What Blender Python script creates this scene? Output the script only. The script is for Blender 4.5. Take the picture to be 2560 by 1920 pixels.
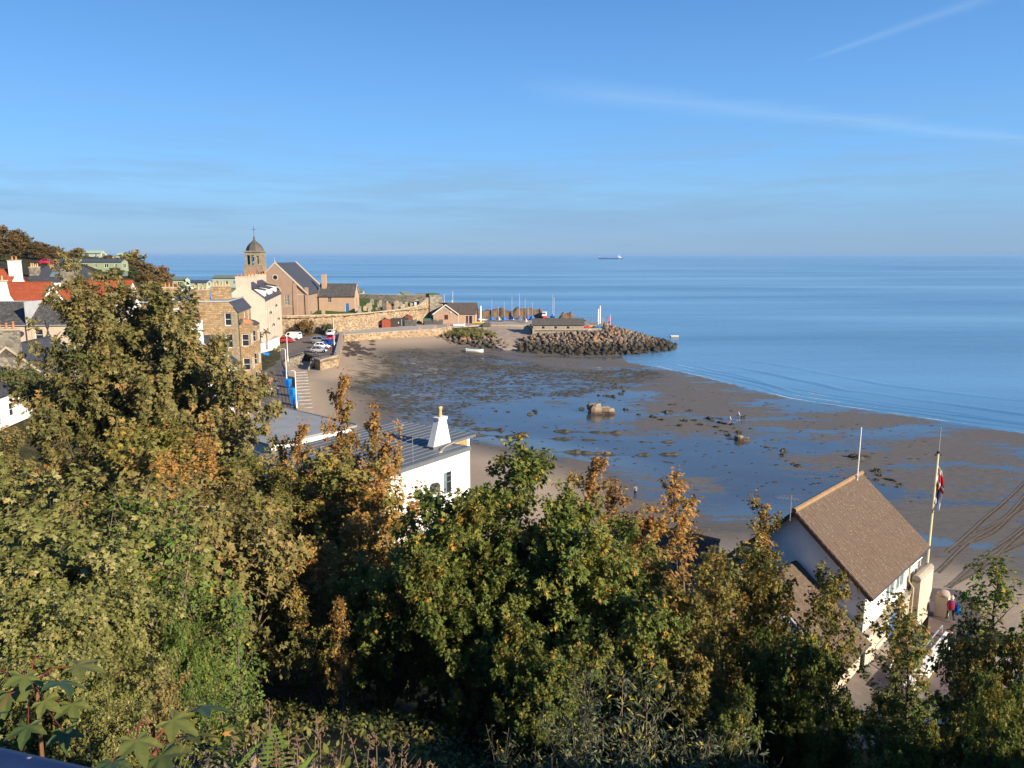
import bpy, math, random
import numpy as np
from mathutils import Vector, Matrix
for o in list(bpy.data.objects): bpy.data.objects.remove(o)
SC = bpy.context.scene
COL = SC.collection
R = math.radians
# ---------------------------------------------------------------- camera
FPX, PITCH, CAMH = 1849.0, R(9.88), 27.0
cd = bpy.data.cameras.new('camera'); cam = bpy.data.objects.new('camera', cd); COL.objects.link(cam)
cd.sensor_width = 36.0; cd.lens = 36.0 * FPX / 2560.0; cd.clip_start = 0.05; cd.clip_end = 60000
cam.location = (0, 0, CAMH); cam.rotation_euler = (R(90) - PITCH, 0, 0)
SC.camera = cam
# ---------------------------------------------------------------- light
SUN_EL = R(21.0)
SUN_AZ = math.atan2(0.80, -0.60)          # clockwise from +Y
S = Vector((math.sin(SUN_AZ) * math.cos(SUN_EL), math.cos(SUN_AZ) * math.cos(SUN_EL), math.sin(SUN_EL)))
sd = bpy.data.lights.new('sun', 'SUN'); sun = bpy.data.objects.new('sun', sd); COL.objects.link(sun)
sd.energy = 5.0; sd.angle = R(0.53); sd.color = (1.0, 0.86, 0.68)
sun.rotation_euler = S.to_track_quat('Z', 'Y').to_euler(); sun.location = (60, -60, 80)
VS = SC.view_settings
VS.view_transform = 'Standard'; VS.look = 'None'; VS.gamma = 1.0; VS.use_curve_mapping = False
VS.exposure = 0.92
SC.cycles.max_bounces = 6; SC.cycles.diffuse_bounces = 2; SC.cycles.glossy_bounces = 3
SC.cycles.transmission_bounces = 3; SC.cycles.transparent_max_bounces = 4; SC.cycles.volume_bounces = 1
SC.cycles.use_denoising = True
SC.cycles.caustics_reflective = False; SC.cycles.caustics_refractive = False
# ---------------------------------------------------------------- sky
PC_, PS_ = math.cos(PITCH), math.sin(PITCH)
def ray(u, v):
    x = (u - 1280) / FPX; y = (v - 960) / FPX
    return Vector((x, PC_ - y * PS_, -PS_ - y * PC_))
def G(u, v, z):                            # point seen at photo pixel (u, v) that stands at height z
    d = ray(u, v); t = (z - CAMH) / d.z
    return Vector((d.x * t, d.y * t, z))
def D(u, v, Y):                            # the same for a known distance Y
    d = ray(u, v); t = Y / d.y
    return Vector((d.x * t, Y, CAMH + d.z * t))
W = bpy.data.worlds.new('World'); SC.world = W; W.use_nodes = True
nt = W.node_tree; nt.nodes.clear()
def nd(t, kind, **kw):
    n = t.nodes.new(kind)
    for k, v in kw.items():
        if k in n.inputs.keys(): n.inputs[k].default_value = v
        else: setattr(n, k, v)
    return n
def lk(t, a, b): t.links.new(a, b)
def mth(t, op, a, b=None, c=None, clamp=False):
    n = t.nodes.new('ShaderNodeMath'); n.operation = op; n.use_clamp = clamp
    for i, q in enumerate((a, b, c)):
        if q is None: continue
        if hasattr(q, 'links'): t.links.new(q, n.inputs[i])
        else: n.inputs[i].default_value = q
    return n.outputs[0]
def mixc(t, fac, a, b, mode='MIX'):
    n = t.nodes.new('ShaderNodeMix'); n.data_type = 'RGBA'; n.blend_type = mode
    for i, q in ((0, fac), (6, a), (7, b)):
        if hasattr(q, 'links'): t.links.new(q, n.inputs[i])
        elif isinstance(q, (int, float)): n.inputs[i].default_value = q
        else: n.inputs[i].default_value = (*q, 1) if len(q) == 3 else q
    return n.outputs[2]
def ramp(t, fac, stops, interp='LINEAR'):
    n = t.nodes.new('ShaderNodeValToRGB'); cr = n.color_ramp; cr.interpolation = interp
    while len(cr.elements) > 1: cr.elements.remove(cr.elements[-1])
    for i, (p, c) in enumerate(stops):
        e = cr.elements[0] if i == 0 else cr.elements.new(p)
        e.position = p
        e.color = (c, c, c, 1) if isinstance(c, (int, float)) else (*c, 1)
    if fac is not None: t.links.new(fac, n.inputs[0])
    return n.outputs[0]
sky = nd(nt, 'ShaderNodeTexSky'); sky.sky_type = 'NISHITA'; sky.sun_disc = False
sky.sun_elevation = SUN_EL; sky.sun_rotation = SUN_AZ; sky.altitude = 30
sky.air_density = 1.0; sky.dust_density = 0.0; sky.ozone_density = 6.0
tc = nd(nt, 'ShaderNodeTexCoord')
sep = nd(nt, 'ShaderNodeSeparateXYZ'); lk(nt, tc.outputs['Generated'], sep.inputs[0])
col = sky.outputs[0]
# deepen the blue overhead, keep a soft grey-blue layer of sea haze along the horizon all the way round
col = mixc(nt, 1.0, col, (0.72, 0.86, 1.0), 'MULTIPLY')
nzm = nd(nt, 'ShaderNodeMapping'); nzm.inputs['Scale'].default_value = (2.0, 2.0, 22.0)
lk(nt, tc.outputs['Generated'], nzm.inputs[0])
nz = nd(nt, 'ShaderNodeTexNoise', Scale=2.2, Detail=5.0, Roughness=0.6); lk(nt, nzm.outputs[0], nz.inputs[0])
grad = ramp(nt, sep.outputs[2], [(0.0, (1.30, 2.15, 3.50)), (0.03, (1.42, 2.38, 3.85)), (0.08, (1.55, 3.05, 4.86)), (0.13, (1.27, 2.95, 5.40)), (0.2, (1.0, 2.52, 5.05)), (0.3, (0.68, 1.91, 4.17)), (0.6, (0.30, 1.05, 3.0)), (1.0, (0.14, 0.55, 1.9))])
col = mixc(nt, 0.8, col, grad)
# thin smoky layers and two old vapour trails
lay = ramp(nt, nz.outputs[0], [(0.44, 0.0), (0.66, 1.0)])
elev = ramp(nt, sep.outputs[2], [(0.0, 0.3), (0.05, 1.0), (0.10, 0.9), (0.20, 0.0)])
col = mixc(nt, mth(nt, 'MULTIPLY', mth(nt, 'MULTIPLY', lay, elev), 0.55), col, (1.55, 2.55, 3.75))
def trail(col, p0, p1, w0, w1, amt):
    a = ray(*p0).normalized(); b = ray(*p1).normalized(); n = a.cross(b).normalized()
    t = (b - a).normalized(); L = (b - a).length
    def dot(v, off=0.0):
        d = nt.nodes.new('ShaderNodeVectorMath'); d.operation = 'DOT_PRODUCT'
        lk(nt, tc.outputs['Generated'], d.inputs[0]); d.inputs[1].default_value = v
        return d.outputs['Value']
    along = mth(nt, 'DIVIDE', mth(nt, 'SUBTRACT', dot(t), a.dot(t)), L)
    wob = mth(nt, 'MULTIPLY', mth(nt, 'SUBTRACT', nz.outputs[0], 0.5), w0 * 0.9)
    dist = mth(nt, 'ABSOLUTE', mth(nt, 'ADD', dot(n), wob))
    width = mth(nt, 'ADD', mth(nt, 'MULTIPLY', mth(nt, 'SUBTRACT', 1.0, along), w0), mth(nt, 'MULTIPLY', along, w1))
    m = mth(nt, 'SUBTRACT', 1.0, mth(nt, 'DIVIDE', dist, width), clamp=True)
    m = mth(nt, 'POWER', m, 1.3)
    ends = ramp(nt, along, [(0.0, 0.0), (0.22, 1.0), (0.9, 1.0), (1.0, 0.55)])
    front = mth(nt, 'GREATER_THAN', sep.outputs[1], 0.0)
    f = mth(nt, 'MULTIPLY', mth(nt, 'MULTIPLY', mth(nt, 'MULTIPLY', m, ends), front), amt)
    return mixc(nt, f, col, (3.4, 4.6, 5.6))
col = trail(col, (1250, 205), (2700, 362), 0.024, 0.008, 0.17)
col = trail(col, (2000, 158), (2480, -10), 0.003, 0.010, 0.13)
bg = nd(nt, 'ShaderNodeBackground', Strength=0.0945); lk(nt, col, bg.inputs[0])
wo = nd(nt, 'ShaderNodeOutputWorld'); lk(nt, bg.outputs[0], wo.inputs[0])
# ---------------------------------------------------------------- helpers
rnd = random.Random(7)
class MB:
    """collects faces, then links them as one mesh object"""
    def __init__(s): s.v = []; s.f = []; s.m = []
    def face(s, pts, m=0):
        i = len(s.v); s.v += [tuple(p) for p in pts]; s.f.append(tuple(range(i, i + len(pts)))); s.m.append(m); return s
    def mesh(s, vs, fs, m=0):
        i = len(s.v); s.v += [tuple(p) for p in vs]
        for f in fs: s.f.append(tuple(k + i for k in f)); s.m.append(m)
        return s
    def box(s, x0, y0, z0, x1, y1, z1, m=0):
        v = [(x0, y0, z0), (x1, y0, z0), (x1, y1, z0), (x0, y1, z0), (x0, y0, z1), (x1, y0, z1), (x1, y1, z1), (x0, y1, z1)]
        return s.mesh(v, [(3, 2, 1, 0), (4, 5, 6, 7), (0, 1, 5, 4), (1, 2, 6, 5), (2, 3, 7, 6), (3, 0, 4, 7)], m)
    def hexa(s, v8, m=0):
        return s.mesh(v8, [(3, 2, 1, 0), (4, 5, 6, 7), (0, 1, 5, 4), (1, 2, 6, 5), (2, 3, 7, 6), (3, 0, 4, 7)], m)
    def bar(s, a, b, w, h, m=0):
        a = Vector(a); b = Vector(b); d = (b - a).normalized()
        sd = d.cross(Vector((0, 0, 1)))
        if sd.length < 1e-4: sd = Vector((1, 0, 0))
        sd.normalize(); up = sd.cross(d)
        sd *= w / 2; up *= h / 2
        return s.hexa([a - sd - up, a + sd - up, b + sd - up, b - sd - up, a - sd + up, a + sd + up, b + sd + up, b - sd + up], m)
    def tube(s, pts, rad, n=6, m=0):
        pts = [Vector(p) for p in pts]; k = len(pts)
        if not hasattr(rad, '__len__'): rad = [rad] * k
        i0 = len(s.v); ref = Vector((0.31, 0.77, 0.2))
        for j, p in enumerate(pts):
            d = (pts[min(j + 1, k - 1)] - pts[max(j - 1, 0)]).normalized()
            if abs(d.z) > 0.9: ref = Vector((1, 0, 0))
            else: ref = Vector((0, 0, 1))
            x = d.cross(ref).normalized(); y = d.cross(x)
            for q in range(n):
                a = 2 * math.pi * q / n
                s.v.append(tuple(p + (x * math.cos(a) + y * math.sin(a)) * rad[j]))
        for j in range(k - 1):
            for q in range(n):
                a = i0 + j * n + q; b = i0 + j * n + (q + 1) % n
                s.f.append((a, b, b + n, a + n)); s.m.append(m)
        s.f.append(tuple(i0 + q for q in range(n))[::-1]); s.m.append(m)
        s.f.append(tuple(i0 + (k - 1) * n + q for q in range(n))); s.m.append(m)
        return s
    def lathe(s, prof, n=12, c=(0, 0), m=0, sq=None):
        i0 = len(s.v)
        for r, z in prof:
            for q in range(n):
                a = 2 * math.pi * (q + 0.5) / n
                ca, sa = math.cos(a), math.sin(a)
                if sq: k = 1 / max(abs(ca), abs(sa)) * sq + (1 - sq); ca *= k; sa *= k
                s.v.append((c[0] + ca * r, c[1] + sa * r, z))
        for j in range(len(prof) - 1):
            for q in range(n):
                a = i0 + j * n + q; b = i0 + j * n + (q + 1) % n
                s.f.append((a, b, b + n, a + n)); s.m.append(m)
        s.f.append(tuple(i0 + q for q in range(n))[::-1]); s.m.append(m)
        s.f.append(tuple(i0 + (len(prof) - 1) * n + q for q in range(n))); s.m.append(m)
        return s
    def prism(s, poly, z0, z1, m=0):
        n = len(poly); zz0 = z0 if hasattr(z0, '__len__') else [z0] * n; zz1 = z1 if hasattr(z1, '__len__') else [z1] * n
        i = len(s.v); s.v += [(p[0], p[1], zz0[k]) for k, p in enumerate(poly)] + [(p[0], p[1], zz1[k]) for k, p in enumerate(poly)]
        s.f.append(tuple(i + k for k in range(n))[::-1]); s.m.append(m)
        s.f.append(tuple(i + n + k for k in range(n))); s.m.append(m)
        for k in range(n):
            b = (k + 1) % n; s.f.append((i + k, i + b, i + n + b, i + n + k)); s.m.append(m)
        return s
    def extr(s, prof, o, ux, uy, uz, t, m=0):
        """profile (a, b) in plane ux/uz at o, extruded by t along uy"""
        o, ux, uy, uz = map(Vector, (o, ux, uy, uz)); n = len(prof)
        vs = [o + ux * a + uz * b for a, b in prof] + [o + ux * a + uz * b + uy * t for a, b in prof]
        return s.mesh(vs, [tuple(range(n)), tuple(range(2 * n - 1, n - 1, -1))] + [(k, k + n, (k + 1) % n + n, (k + 1) % n) for k in range(n)], m)
    def wall(s, o, ux, Wd, H, ops=(), depth=0.18, m=0):
        o = Vector(o); ux = Vector(ux).normalized(); uz = Vector((0, 0, 1)); n = ux.cross(uz)
        xs = sorted({0.0, Wd} | {q for p in ops for q in (p[0], p[2])}); zs = sorted({0.0, H} | {q for p in ops for q in (p[1], p[3])})
        P = lambda x, z, d=0: o + ux * x + uz * z - n * d
        for i in range(len(xs) - 1):
            for j in range(len(zs) - 1):
                xm, zm = (xs[i] + xs[i + 1]) / 2, (zs[j] + zs[j + 1]) / 2
                if any(p[0] < xm < p[2] and p[1] < zm < p[3] for p in ops): continue
                s.face([P(xs[i], zs[j]), P(xs[i + 1], zs[j]), P(xs[i + 1], zs[j + 1]), P(xs[i], zs[j + 1])], m)
        for p in ops:
            x0, z0, x1, z1 = p[:4]
            for a, b in (((x0, z0), (x1, z0)), ((x1, z0), (x1, z1)), ((x1, z1), (x0, z1)), ((x0, z1), (x0, z0))):
                s.face([P(*a), P(*b), P(*b, depth), P(*a, depth)], m)
        return s
    def data(s, name, mats, smooth=False):
        me = bpy.data.meshes.new(name); me.from_pydata(s.v, [], s.f)
        mats = mats if isinstance(mats, (list, tuple)) else [mats]
        for q in mats: me.materials.append(q)
        if len(mats) > 1: me.polygons.foreach_set('material_index', s.m)
        if smooth: me.shade_smooth()
        me.update(); return me
    def build(s, name, mats, parent=None, smooth=False):
        return put(name, s.data(name, mats, smooth), parent)
def put(name, me, parent=None, loc=None, rot=None, sc=None):
    o = bpy.data.objects.new(name, me); COL.objects.link(o)
    if parent is not None: o.parent = parent
    if loc is not None: o.location = loc
    if rot is not None: o.rotation_euler = rot
    if sc is not None: o.scale = sc if hasattr(sc, '__len__') else (sc, sc, sc)
    return o
def tag(o, label=None, cat=None, group=None, kind=None):
    if label: o['label'] = label
    if cat: o['category'] = cat
    if group: o['group'] = group
    if kind: o['kind'] = kind
    return o
def thing(name, label, cat, loc=(0, 0, 0), rz=0.0, group=None):
    o = bpy.data.objects.new(name, None); COL.objects.link(o); o.location = loc; o.rotation_euler = (0, 0, rz)
    o.empty_display_size = 0.3
    return tag(o, label, cat, group)
def copy_tree(o, parent=None):
    c = o.copy(); COL.objects.link(c); c.parent = parent
    for ch in list(o.children): copy_tree(ch, c)
    return c
def struct(o): o['kind'] = 'structure'; return o
# ---------------------------------------------------------------- materials
MATS = {}
def new_mat(name):
    m = bpy.data.materials.new(name); m.use_nodes = True; t = m.node_tree; t.nodes.clear()
    b = t.nodes.new('ShaderNodeBsdfPrincipled'); o = t.nodes.new('ShaderNodeOutputMaterial'); lk(t, b.outputs[0], o.inputs[0])
    MATS[name] = m; return m, t, b
def coords(t, kind='Object', scale=(1, 1, 1)):
    if kind == 'World':
        g = t.nodes.new('ShaderNodeNewGeometry'); out = g.outputs['Position']
    else:
        g = t.nodes.new('ShaderNodeTexCoord'); out = g.outputs['Object']
    if scale != (1, 1, 1):
        mp = t.nodes.new('ShaderNodeMapping'); mp.inputs['Scale'].default_value = scale; lk(t, out, mp.inputs[0]); out = mp.outputs[0]
    return out
def noise(t, vec, scale, detail=4.0, rough=0.55, out=0):
    n = t.nodes.new('ShaderNodeTexNoise'); n.inputs['Scale'].default_value = scale; n.inputs['Detail'].default_value = detail
    n.inputs['Roughness'].default_value = rough
    if vec is not None: lk(t, vec, n.inputs['Vector'])
    return n.outputs[out]
def bumpn(t, b, h, strength=0.4, dist=0.05):
    n = t.nodes.new('ShaderNodeBump'); n.inputs['Strength'].default_value = strength; n.inputs['Distance'].default_value = dist
    lk(t, h, n.inputs['Height']); lk(t, n.outputs[0], b.inputs['Normal'])
def shade(c, k): return tuple(min(1, q * k) for q in c)
def plain(name, col, rough=0.7, var=0.18, scale=1.5, spec=0.3, metal=0.0, bump=0.0, bscale=30, streak=0.0, coat=0.0):
    if name in MATS: return MATS[name]
    m, t, b = new_mat(name)
    v = coords(t)
    n = noise(t, v, scale, 5, 0.6)
    c = mixc(t, ramp(t, n, [(0.3, 0.0), (0.7, 1.0)]), shade(col, 1 - var), shade(col, 1 + var))
    if streak:
        sv = coords(t, 'Object', (3.0, 3.0, 0.22))
        sn = ramp(t, noise(t, sv, 1.6, 5, 0.65), [(0.42, 0.0), (0.72, 1.0)])
        c = mixc(t, mth(t, 'MULTIPLY', sn, streak), c, shade(col, 0.45))
    lk(t, c, b.inputs['Base Color'])
    b.inputs['Roughness'].default_value = rough; b.inputs['Specular IOR Level'].default_value = spec; b.inputs['Metallic'].default_value = metal
    if coat: b.inputs['Coat Weight'].default_value = coat; b.inputs['Coat Roughness'].default_value = 0.08
    if bump: bumpn(t, b, noise(t, v, bscale, 4), bump, 0.02)
    return m
def rubble(name, cols, mortar, scale, bump=0.6, squash=1.4, mw=0.05, stain=None):
    m, t, b = new_mat(name)
    v = coords(t, 'World', (1, 1, squash))
    w = t.nodes.new('ShaderNodeTexNoise'); w.inputs['Scale'].default_value = scale * 0.8; lk(t, v, w.inputs['Vector'])
    va = t.nodes.new('ShaderNodeVectorMath'); va.operation = 'MULTIPLY_ADD'; lk(t, w.outputs[1], va.inputs[0]); va.inputs[1].default_value = (0.5 / scale,) * 3; lk(t, v, va.inputs[2])
    vo = t.nodes.new('ShaderNodeTexVoronoi'); vo.inputs['Scale'].default_value = scale; lk(t, va.outputs[0], vo.inputs['Vector'])
    ve = t.nodes.new('ShaderNodeTexVoronoi'); ve.feature = 'DISTANCE_TO_EDGE'; ve.inputs['Scale'].default_value = scale; lk(t, va.outputs[0], ve.inputs['Vector'])
    sp = t.nodes.new('ShaderNodeSeparateColor'); lk(t, vo.outputs['Color'], sp.inputs[0])
    k = len(cols)
    cc = ramp(t, sp.outputs[0], [(i / k, c) for i, c in enumerate(cols)], 'CONSTANT')
    cc = mixc(t, mth(t, 'MULTIPLY', noise(t, v, scale * 3, 4), 0.5), cc, shade(cols[0], 0.5))
    em = ramp(t, ve.outputs['Distance'], [(0.0, 0.0), (mw, 1.0)])
    cc = mixc(t, em, mortar, cc)
    lg = ramp(t, noise(t, v, 0.35, 4), [(0.4, 0.0), (0.7, 1.0)])
    cc = mixc(t, mth(t, 'MULTIPLY', lg, 0.45), cc, stain or shade(mortar, 0.55))
    lk(t, cc, b.inputs['Base Color']); b.inputs['Roughness'].default_value = 0.9; b.inputs['Specular IOR Level'].default_value = 0.15
    bumpn(t, b, em, bump, 0.08)
    return m
def coursed(name, c1, c2, mortar, bw, bh, mortar_w=0.012, bump=0.5, warp=0.03, zk=1.0, lichen=None, rough=0.85, spec=0.2):
    """courses of stone, slate or tile: brick cells over (x + y, z) of the object"""
    m, t, b = new_mat(name)
    v = coords(t); sx = t.nodes.new('ShaderNodeSeparateXYZ'); lk(t, v, sx.inputs[0])
    cb = t.nodes.new('ShaderNodeCombineXYZ'); lk(t, mth(t, 'ADD', sx.outputs[0], sx.outputs[1]), cb.inputs[0]); lk(t, mth(t, 'MULTIPLY', sx.outputs[2], zk), cb.inputs[1])
    w = t.nodes.new('ShaderNodeTexNoise'); w.inputs['Scale'].default_value = 1.5; lk(t, v, w.inputs['Vector'])
    va = t.nodes.new('ShaderNodeVectorMath'); va.operation = 'MULTIPLY_ADD'; lk(t, w.outputs[1], va.inputs[0]); va.inputs[1].default_value = (warp,) * 3; lk(t, cb.outputs[0], va.inputs[2])
    br = t.nodes.new('ShaderNodeTexBrick'); lk(t, va.outputs[0], br.inputs['Vector'])
    br.inputs['Color1'].default_value = (*c1, 1); br.inputs['Color2'].default_value = (*c2, 1); br.inputs['Mortar'].default_value = (*mortar, 1)
    br.inputs['Scale'].default_value = 1.0; br.inputs['Mortar Size'].default_value = mortar_w; br.inputs['Brick Width'].default_value = bw; br.inputs['Row Height'].default_value = bh
    br.inputs['Mortar Smooth'].default_value = 0.3; br.squash = 0.7; br.squash_frequency = 3
    c = mixc(t, ramp(t, noise(t, v, 1.1, 6, 0.65), [(0.35, 0.0), (0.75, 0.55)]), br.outputs[0], shade(mortar, 0.8))
    if lichen: c = mixc(t, ramp(t, noise(t, v, 2.6, 6, 0.7), [(0.52, 0.0), (0.68, 0.8)]), c, lichen)
    lk(t, c, b.inputs['Base Color']); b.inputs['Roughness'].default_value = rough; b.inputs['Specular IOR Level'].default_value = spec
    h = mth(t, 'ADD', mth(t, 'SUBTRACT', 1.0, br.outputs[1]), mth(t, 'MULTIPLY', noise(t, v, 9, 4), 0.5))
    bumpn(t, b, h, bump, 0.04)
    return m
WHITE = plain('white_harl', (0.74, 0.73, 0.70), 0.9, 0.07, 0.8, 0.1, bump=0.3, bscale=25, streak=0.22)
OFFW = plain('offwhite_paint', (0.78, 0.76, 0.71), 0.8, 0.06, 1.0, 0.2, streak=0.12)
CREAM = plain('cream_harl', (0.54, 0.46, 0.36), 0.9, 0.07, 0.6, 0.1, bump=0.25, bscale=20, streak=0.14)
CREAM2 = plain('tan_render', (0.56, 0.45, 0.32), 0.9, 0.07, 0.6, 0.1, bump=0.25, bscale=20, streak=0.16)
HARL = plain('brown_harl', (0.33, 0.23, 0.165), 0.95, 0.08, 0.5, 0.1, bump=0.3, bscale=18, streak=0.30)
HARL2 = plain('brown_roughcast', (0.42, 0.29, 0.20), 0.95, 0.08, 0.5, 0.1, bump=0.3, bscale=18, streak=0.15)
PALEST = plain('pale_dressed_stone', (0.46, 0.39, 0.29), 0.9, 0.16, 2.0, 0.1, bump=0.3, bscale=12)
SANDST = coursed('coursed_sandstone', (0.50, 0.35, 0.185), (0.28, 0.185, 0.10), (0.22, 0.15, 0.09), 0.62, 0.30, 0.03, 0.7, 0.12, lichen=(0.30, 0.25, 0.16))
TOWERST = coursed('weathered_ashlar', (0.36, 0.31, 0.21), (0.26, 0.22, 0.15), (0.16, 0.14, 0.10), 0.9, 0.45, 0.012, 0.4, 0.03, lichen=(0.12, 0.11, 0.08))
SLATE = coursed('slate_roof', (0.085, 0.085, 0.095), (0.05, 0.052, 0.06), (0.03, 0.03, 0.035), 0.36, 0.2, 0.01, 0.4, 0.01, 1.4, rough=0.6, spec=0.35)
SLATE_L = coursed('lichened_slate_roof', (0.11, 0.105, 0.10), (0.055, 0.055, 0.055), (0.03, 0.03, 0.03), 0.4, 0.24, 0.012, 0.6, 0.02, 1.4, lichen=(0.22, 0.205, 0.16), rough=0.75)
SLATE_B = coursed('brownish_tile_roof', (0.13, 0.105, 0.085), (0.10, 0.08, 0.065), (0.05, 0.04, 0.035), 0.33, 0.28, 0.012, 0.4, 0.01, 1.3)
PANTILE = coursed('red_pantile_roof', (0.46, 0.115, 0.045), (0.36, 0.085, 0.035), (0.2, 0.04, 0.02), 0.24, 0.3, 0.02, 0.6, 0.0, 1.3)
TILE = plain('brown_concrete_tile', (0.225, 0.125, 0.075), 0.85, 0.25, 2.2, 0.25, bump=0.4, bscale=30)
TILE2 = plain('old_brown_tile', (0.12, 0.075, 0.055), 0.85, 0.25, 2.2, 0.25, bump=0.4, bscale=30)
RUB_TAN = rubble('tan_rubble_wall', [(0.30, 0.21, 0.13), (0.46, 0.33, 0.20), (0.36, 0.24, 0.14), (0.20, 0.15, 0.11), (0.50, 0.40, 0.26)], (0.40, 0.32, 0.22), 1.9, 0.6, 1.5, 0.05, (0.17, 0.14, 0.09))
RUB_SEA = rubble('sea_wall_rubble', [(0.42, 0.29, 0.17), (0.55, 0.42, 0.26), (0.30, 0.20, 0.12), (0.17, 0.13, 0.10), (0.48, 0.33, 0.19)], (0.52, 0.41, 0.27), 1.7, 0.8, 1.4, 0.07, (0.22, 0.16, 0.10))
RUB_GREY = rubble('grey_rubble_wall', [(0.30, 0.27, 0.21), (0.20, 0.18, 0.14), (0.37, 0.32, 0.24), (0.14, 0.13, 0.11)], (0.30, 0.27, 0.21), 2.0, 0.6, 1.4, 0.05)
ASPH = plain('asphalt', (0.15, 0.125, 0.105), 0.9, 0.15, 0.5, 0.2, bump=0.3, bscale=60)
CONC = plain('concrete', (0.36, 0.31, 0.25), 0.9, 0.15, 1.0, 0.15, bump=0.3, bscale=30, streak=0.15)
CONC_D = plain('stained_concrete', (0.22, 0.19, 0.16), 0.9, 0.25, 1.0, 0.15, bump=0.3, bscale=30, streak=0.4)
PVC = plain('white_upvc', (0.80, 0.80, 0.79), 0.35, 0.03, 1, 0.4)
LEAD = plain('lead_flashing', (0.38, 0.40, 0.41), 0.55, 0.12, 1, 0.4)
WHITEP = plain('white_gloss_paint', (0.78, 0.78, 0.76), 0.4, 0.05, 1, 0.4)
GALV = plain('galvanised_steel', (0.42, 0.43, 0.43), 0.45, 0.12, 4, 0.5, 0.6)
DARK = plain('dark_metal', (0.035, 0.035, 0.04), 0.5, 0.2, 3, 0.4)
BLACK = plain('black_rubber', (0.02, 0.02, 0.02), 0.8, 0.2, 3, 0.2)
TERRA = plain('terracotta', (0.46, 0.20, 0.09), 0.8, 0.2, 2, 0.2)
TERRAY = plain('buff_terracotta', (0.56, 0.36, 0.17), 0.8, 0.2, 2, 0.2)
BLUED = plain('blue_door_paint', (0.02, 0.13, 0.34), 0.5, 0.08, 2, 0.4)
CYANP = plain('bright_blue_plastic', (0.0, 0.19, 0.68), 0.45, 0.08, 2, 0.4)
BLUEP = plain('dark_blue_plastic', (0.015, 0.06, 0.30), 0.5, 0.08, 2, 0.4)
GREENP = plain('green_painted_metal', (0.02, 0.16, 0.11), 0.6, 0.12, 2, 0.3)
CARAV = plain('pale_green_cladding', (0.36, 0.45, 0.33), 0.6, 0.04, 1, 0.3)
CARAV2 = plain('sage_green_cladding', (0.27, 0.325, 0.19), 0.6, 0.05, 1, 0.3)
SHEETD = plain('dark_roof_sheet', (0.06, 0.08, 0.10), 0.6, 0.15, 1, 0.3)
SHEETG = plain('grey_green_roof_sheet', (0.14, 0.18, 0.15), 0.6, 0.12, 1, 0.3)
ZINC = plain('grey_standing_seam_metal', (0.115, 0.13, 0.145), 0.6, 0.10, 0.8, 0.3, 0.0)
FELT = plain('grey_flat_roof', (0.27, 0.28, 0.28), 0.8, 0.10, 0.5, 0.2)
WOODR = plain('red_brown_timber', (0.26, 0.06, 0.03), 0.7, 0.15, 3, 0.2)
WOODT = plain('tan_timber', (0.42, 0.24, 0.10), 0.7, 0.2, 3, 0.2)
WOODG = plain('grey_boards', (0.36, 0.31, 0.235), 0.85, 0.12, 2, 0.15, streak=0.4)
RED = plain('red_plastic', (0.60, 0.03, 0.03), 0.5, 0.1, 2, 0.3)
YELLOW = plain('yellow_plastic', (0.80, 0.45, 0.03), 0.5, 0.1, 2, 0.3)
TARP_B = plain('blue_tarpaulin', (0.03, 0.16, 0.50), 0.6, 0.18, 3, 0.3, bump=0.4, bscale=6)
TARP_G = plain('grey_tarpaulin', (0.48, 0.48, 0.46), 0.7, 0.12, 3, 0.2, bump=0.4, bscale=6)
GRP = plain('white_hull', (0.78, 0.77, 0.74), 0.35, 0.05, 2, 0.4)
SHELL = plain('mast_alloy', (0.62, 0.63, 0.63), 0.4, 0.05, 2, 0.5, 0.3)
SKIN = plain('skin', (0.50, 0.29, 0.20), 0.6, 0.06, 5, 0.3)
HAIRD = plain('dark_hair', (0.03, 0.02, 0.015), 0.7, 0.2, 20, 0.3)
HAIRB = plain('brown_hair', (0.14, 0.07, 0.03), 0.7, 0.2, 20, 0.3)
NET = plain('grey_creel_netting', (0.14, 0.135, 0.12), 0.9, 0.4, 8, 0.1)
def glass(name, col=(0.02, 0.025, 0.03), rough=0.05):
    m, t, b = new_mat(name)
    c = mixc(t, noise(t, coords(t), 0.9, 2), shade(col, 0.6), shade(col, 1.5)); lk(t, c, b.inputs['Base Color'])
    b.inputs['Roughness'].default_value = rough; b.inputs['Specular IOR Level'].default_value = 0.6
    return m
GLASS = glass('window_glass'); GLASS_B = glass('pale_window_glass', (0.13, 0.18, 0.20), 0.08); GLASS_C = glass('car_glass', (0.012, 0.014, 0.016), 0.04)
# ---------------------------------------------------------------- terrain functions
BEACH_IN = [(170, 10), (90, 30), (60, 36), (37, 42), (33, 47), (31, 50), (22, 53), (12, 53), (2, 59), (-1.2, 65), (-1.2, 77), (-6, 84), (-16, 90), (-26, 98), (-29.5, 102), (-32.5, 108),
            (-37.3, 124), (-43, 140), (-46.8, 150), (-47.6, 155.6), (-46.2, 163.5), (-43, 162.5), (-42, 155), (-39.6, 152), (-37, 157.5), (-40.5, 175), (-45.6, 199), (-46, 203), (-23, 219.5)]
LAND = BEACH_IN + [(-19, 227), (-6, 234.5), (5.5, 234.5), (6, 219.2), (23, 219.2), (29, 224), (30, 240), (18, 262), (-18, 266), (-45, 276),
                   (-110, 330), (-200, 385), (-420, 430), (-420, -140), (170, -140)]
WLINE = [(30, 186), (34.5, 180), (42, 167), (52.7, 139.4), (64, 126.5), (79, 111), (120, 72), (200, 5)]
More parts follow.
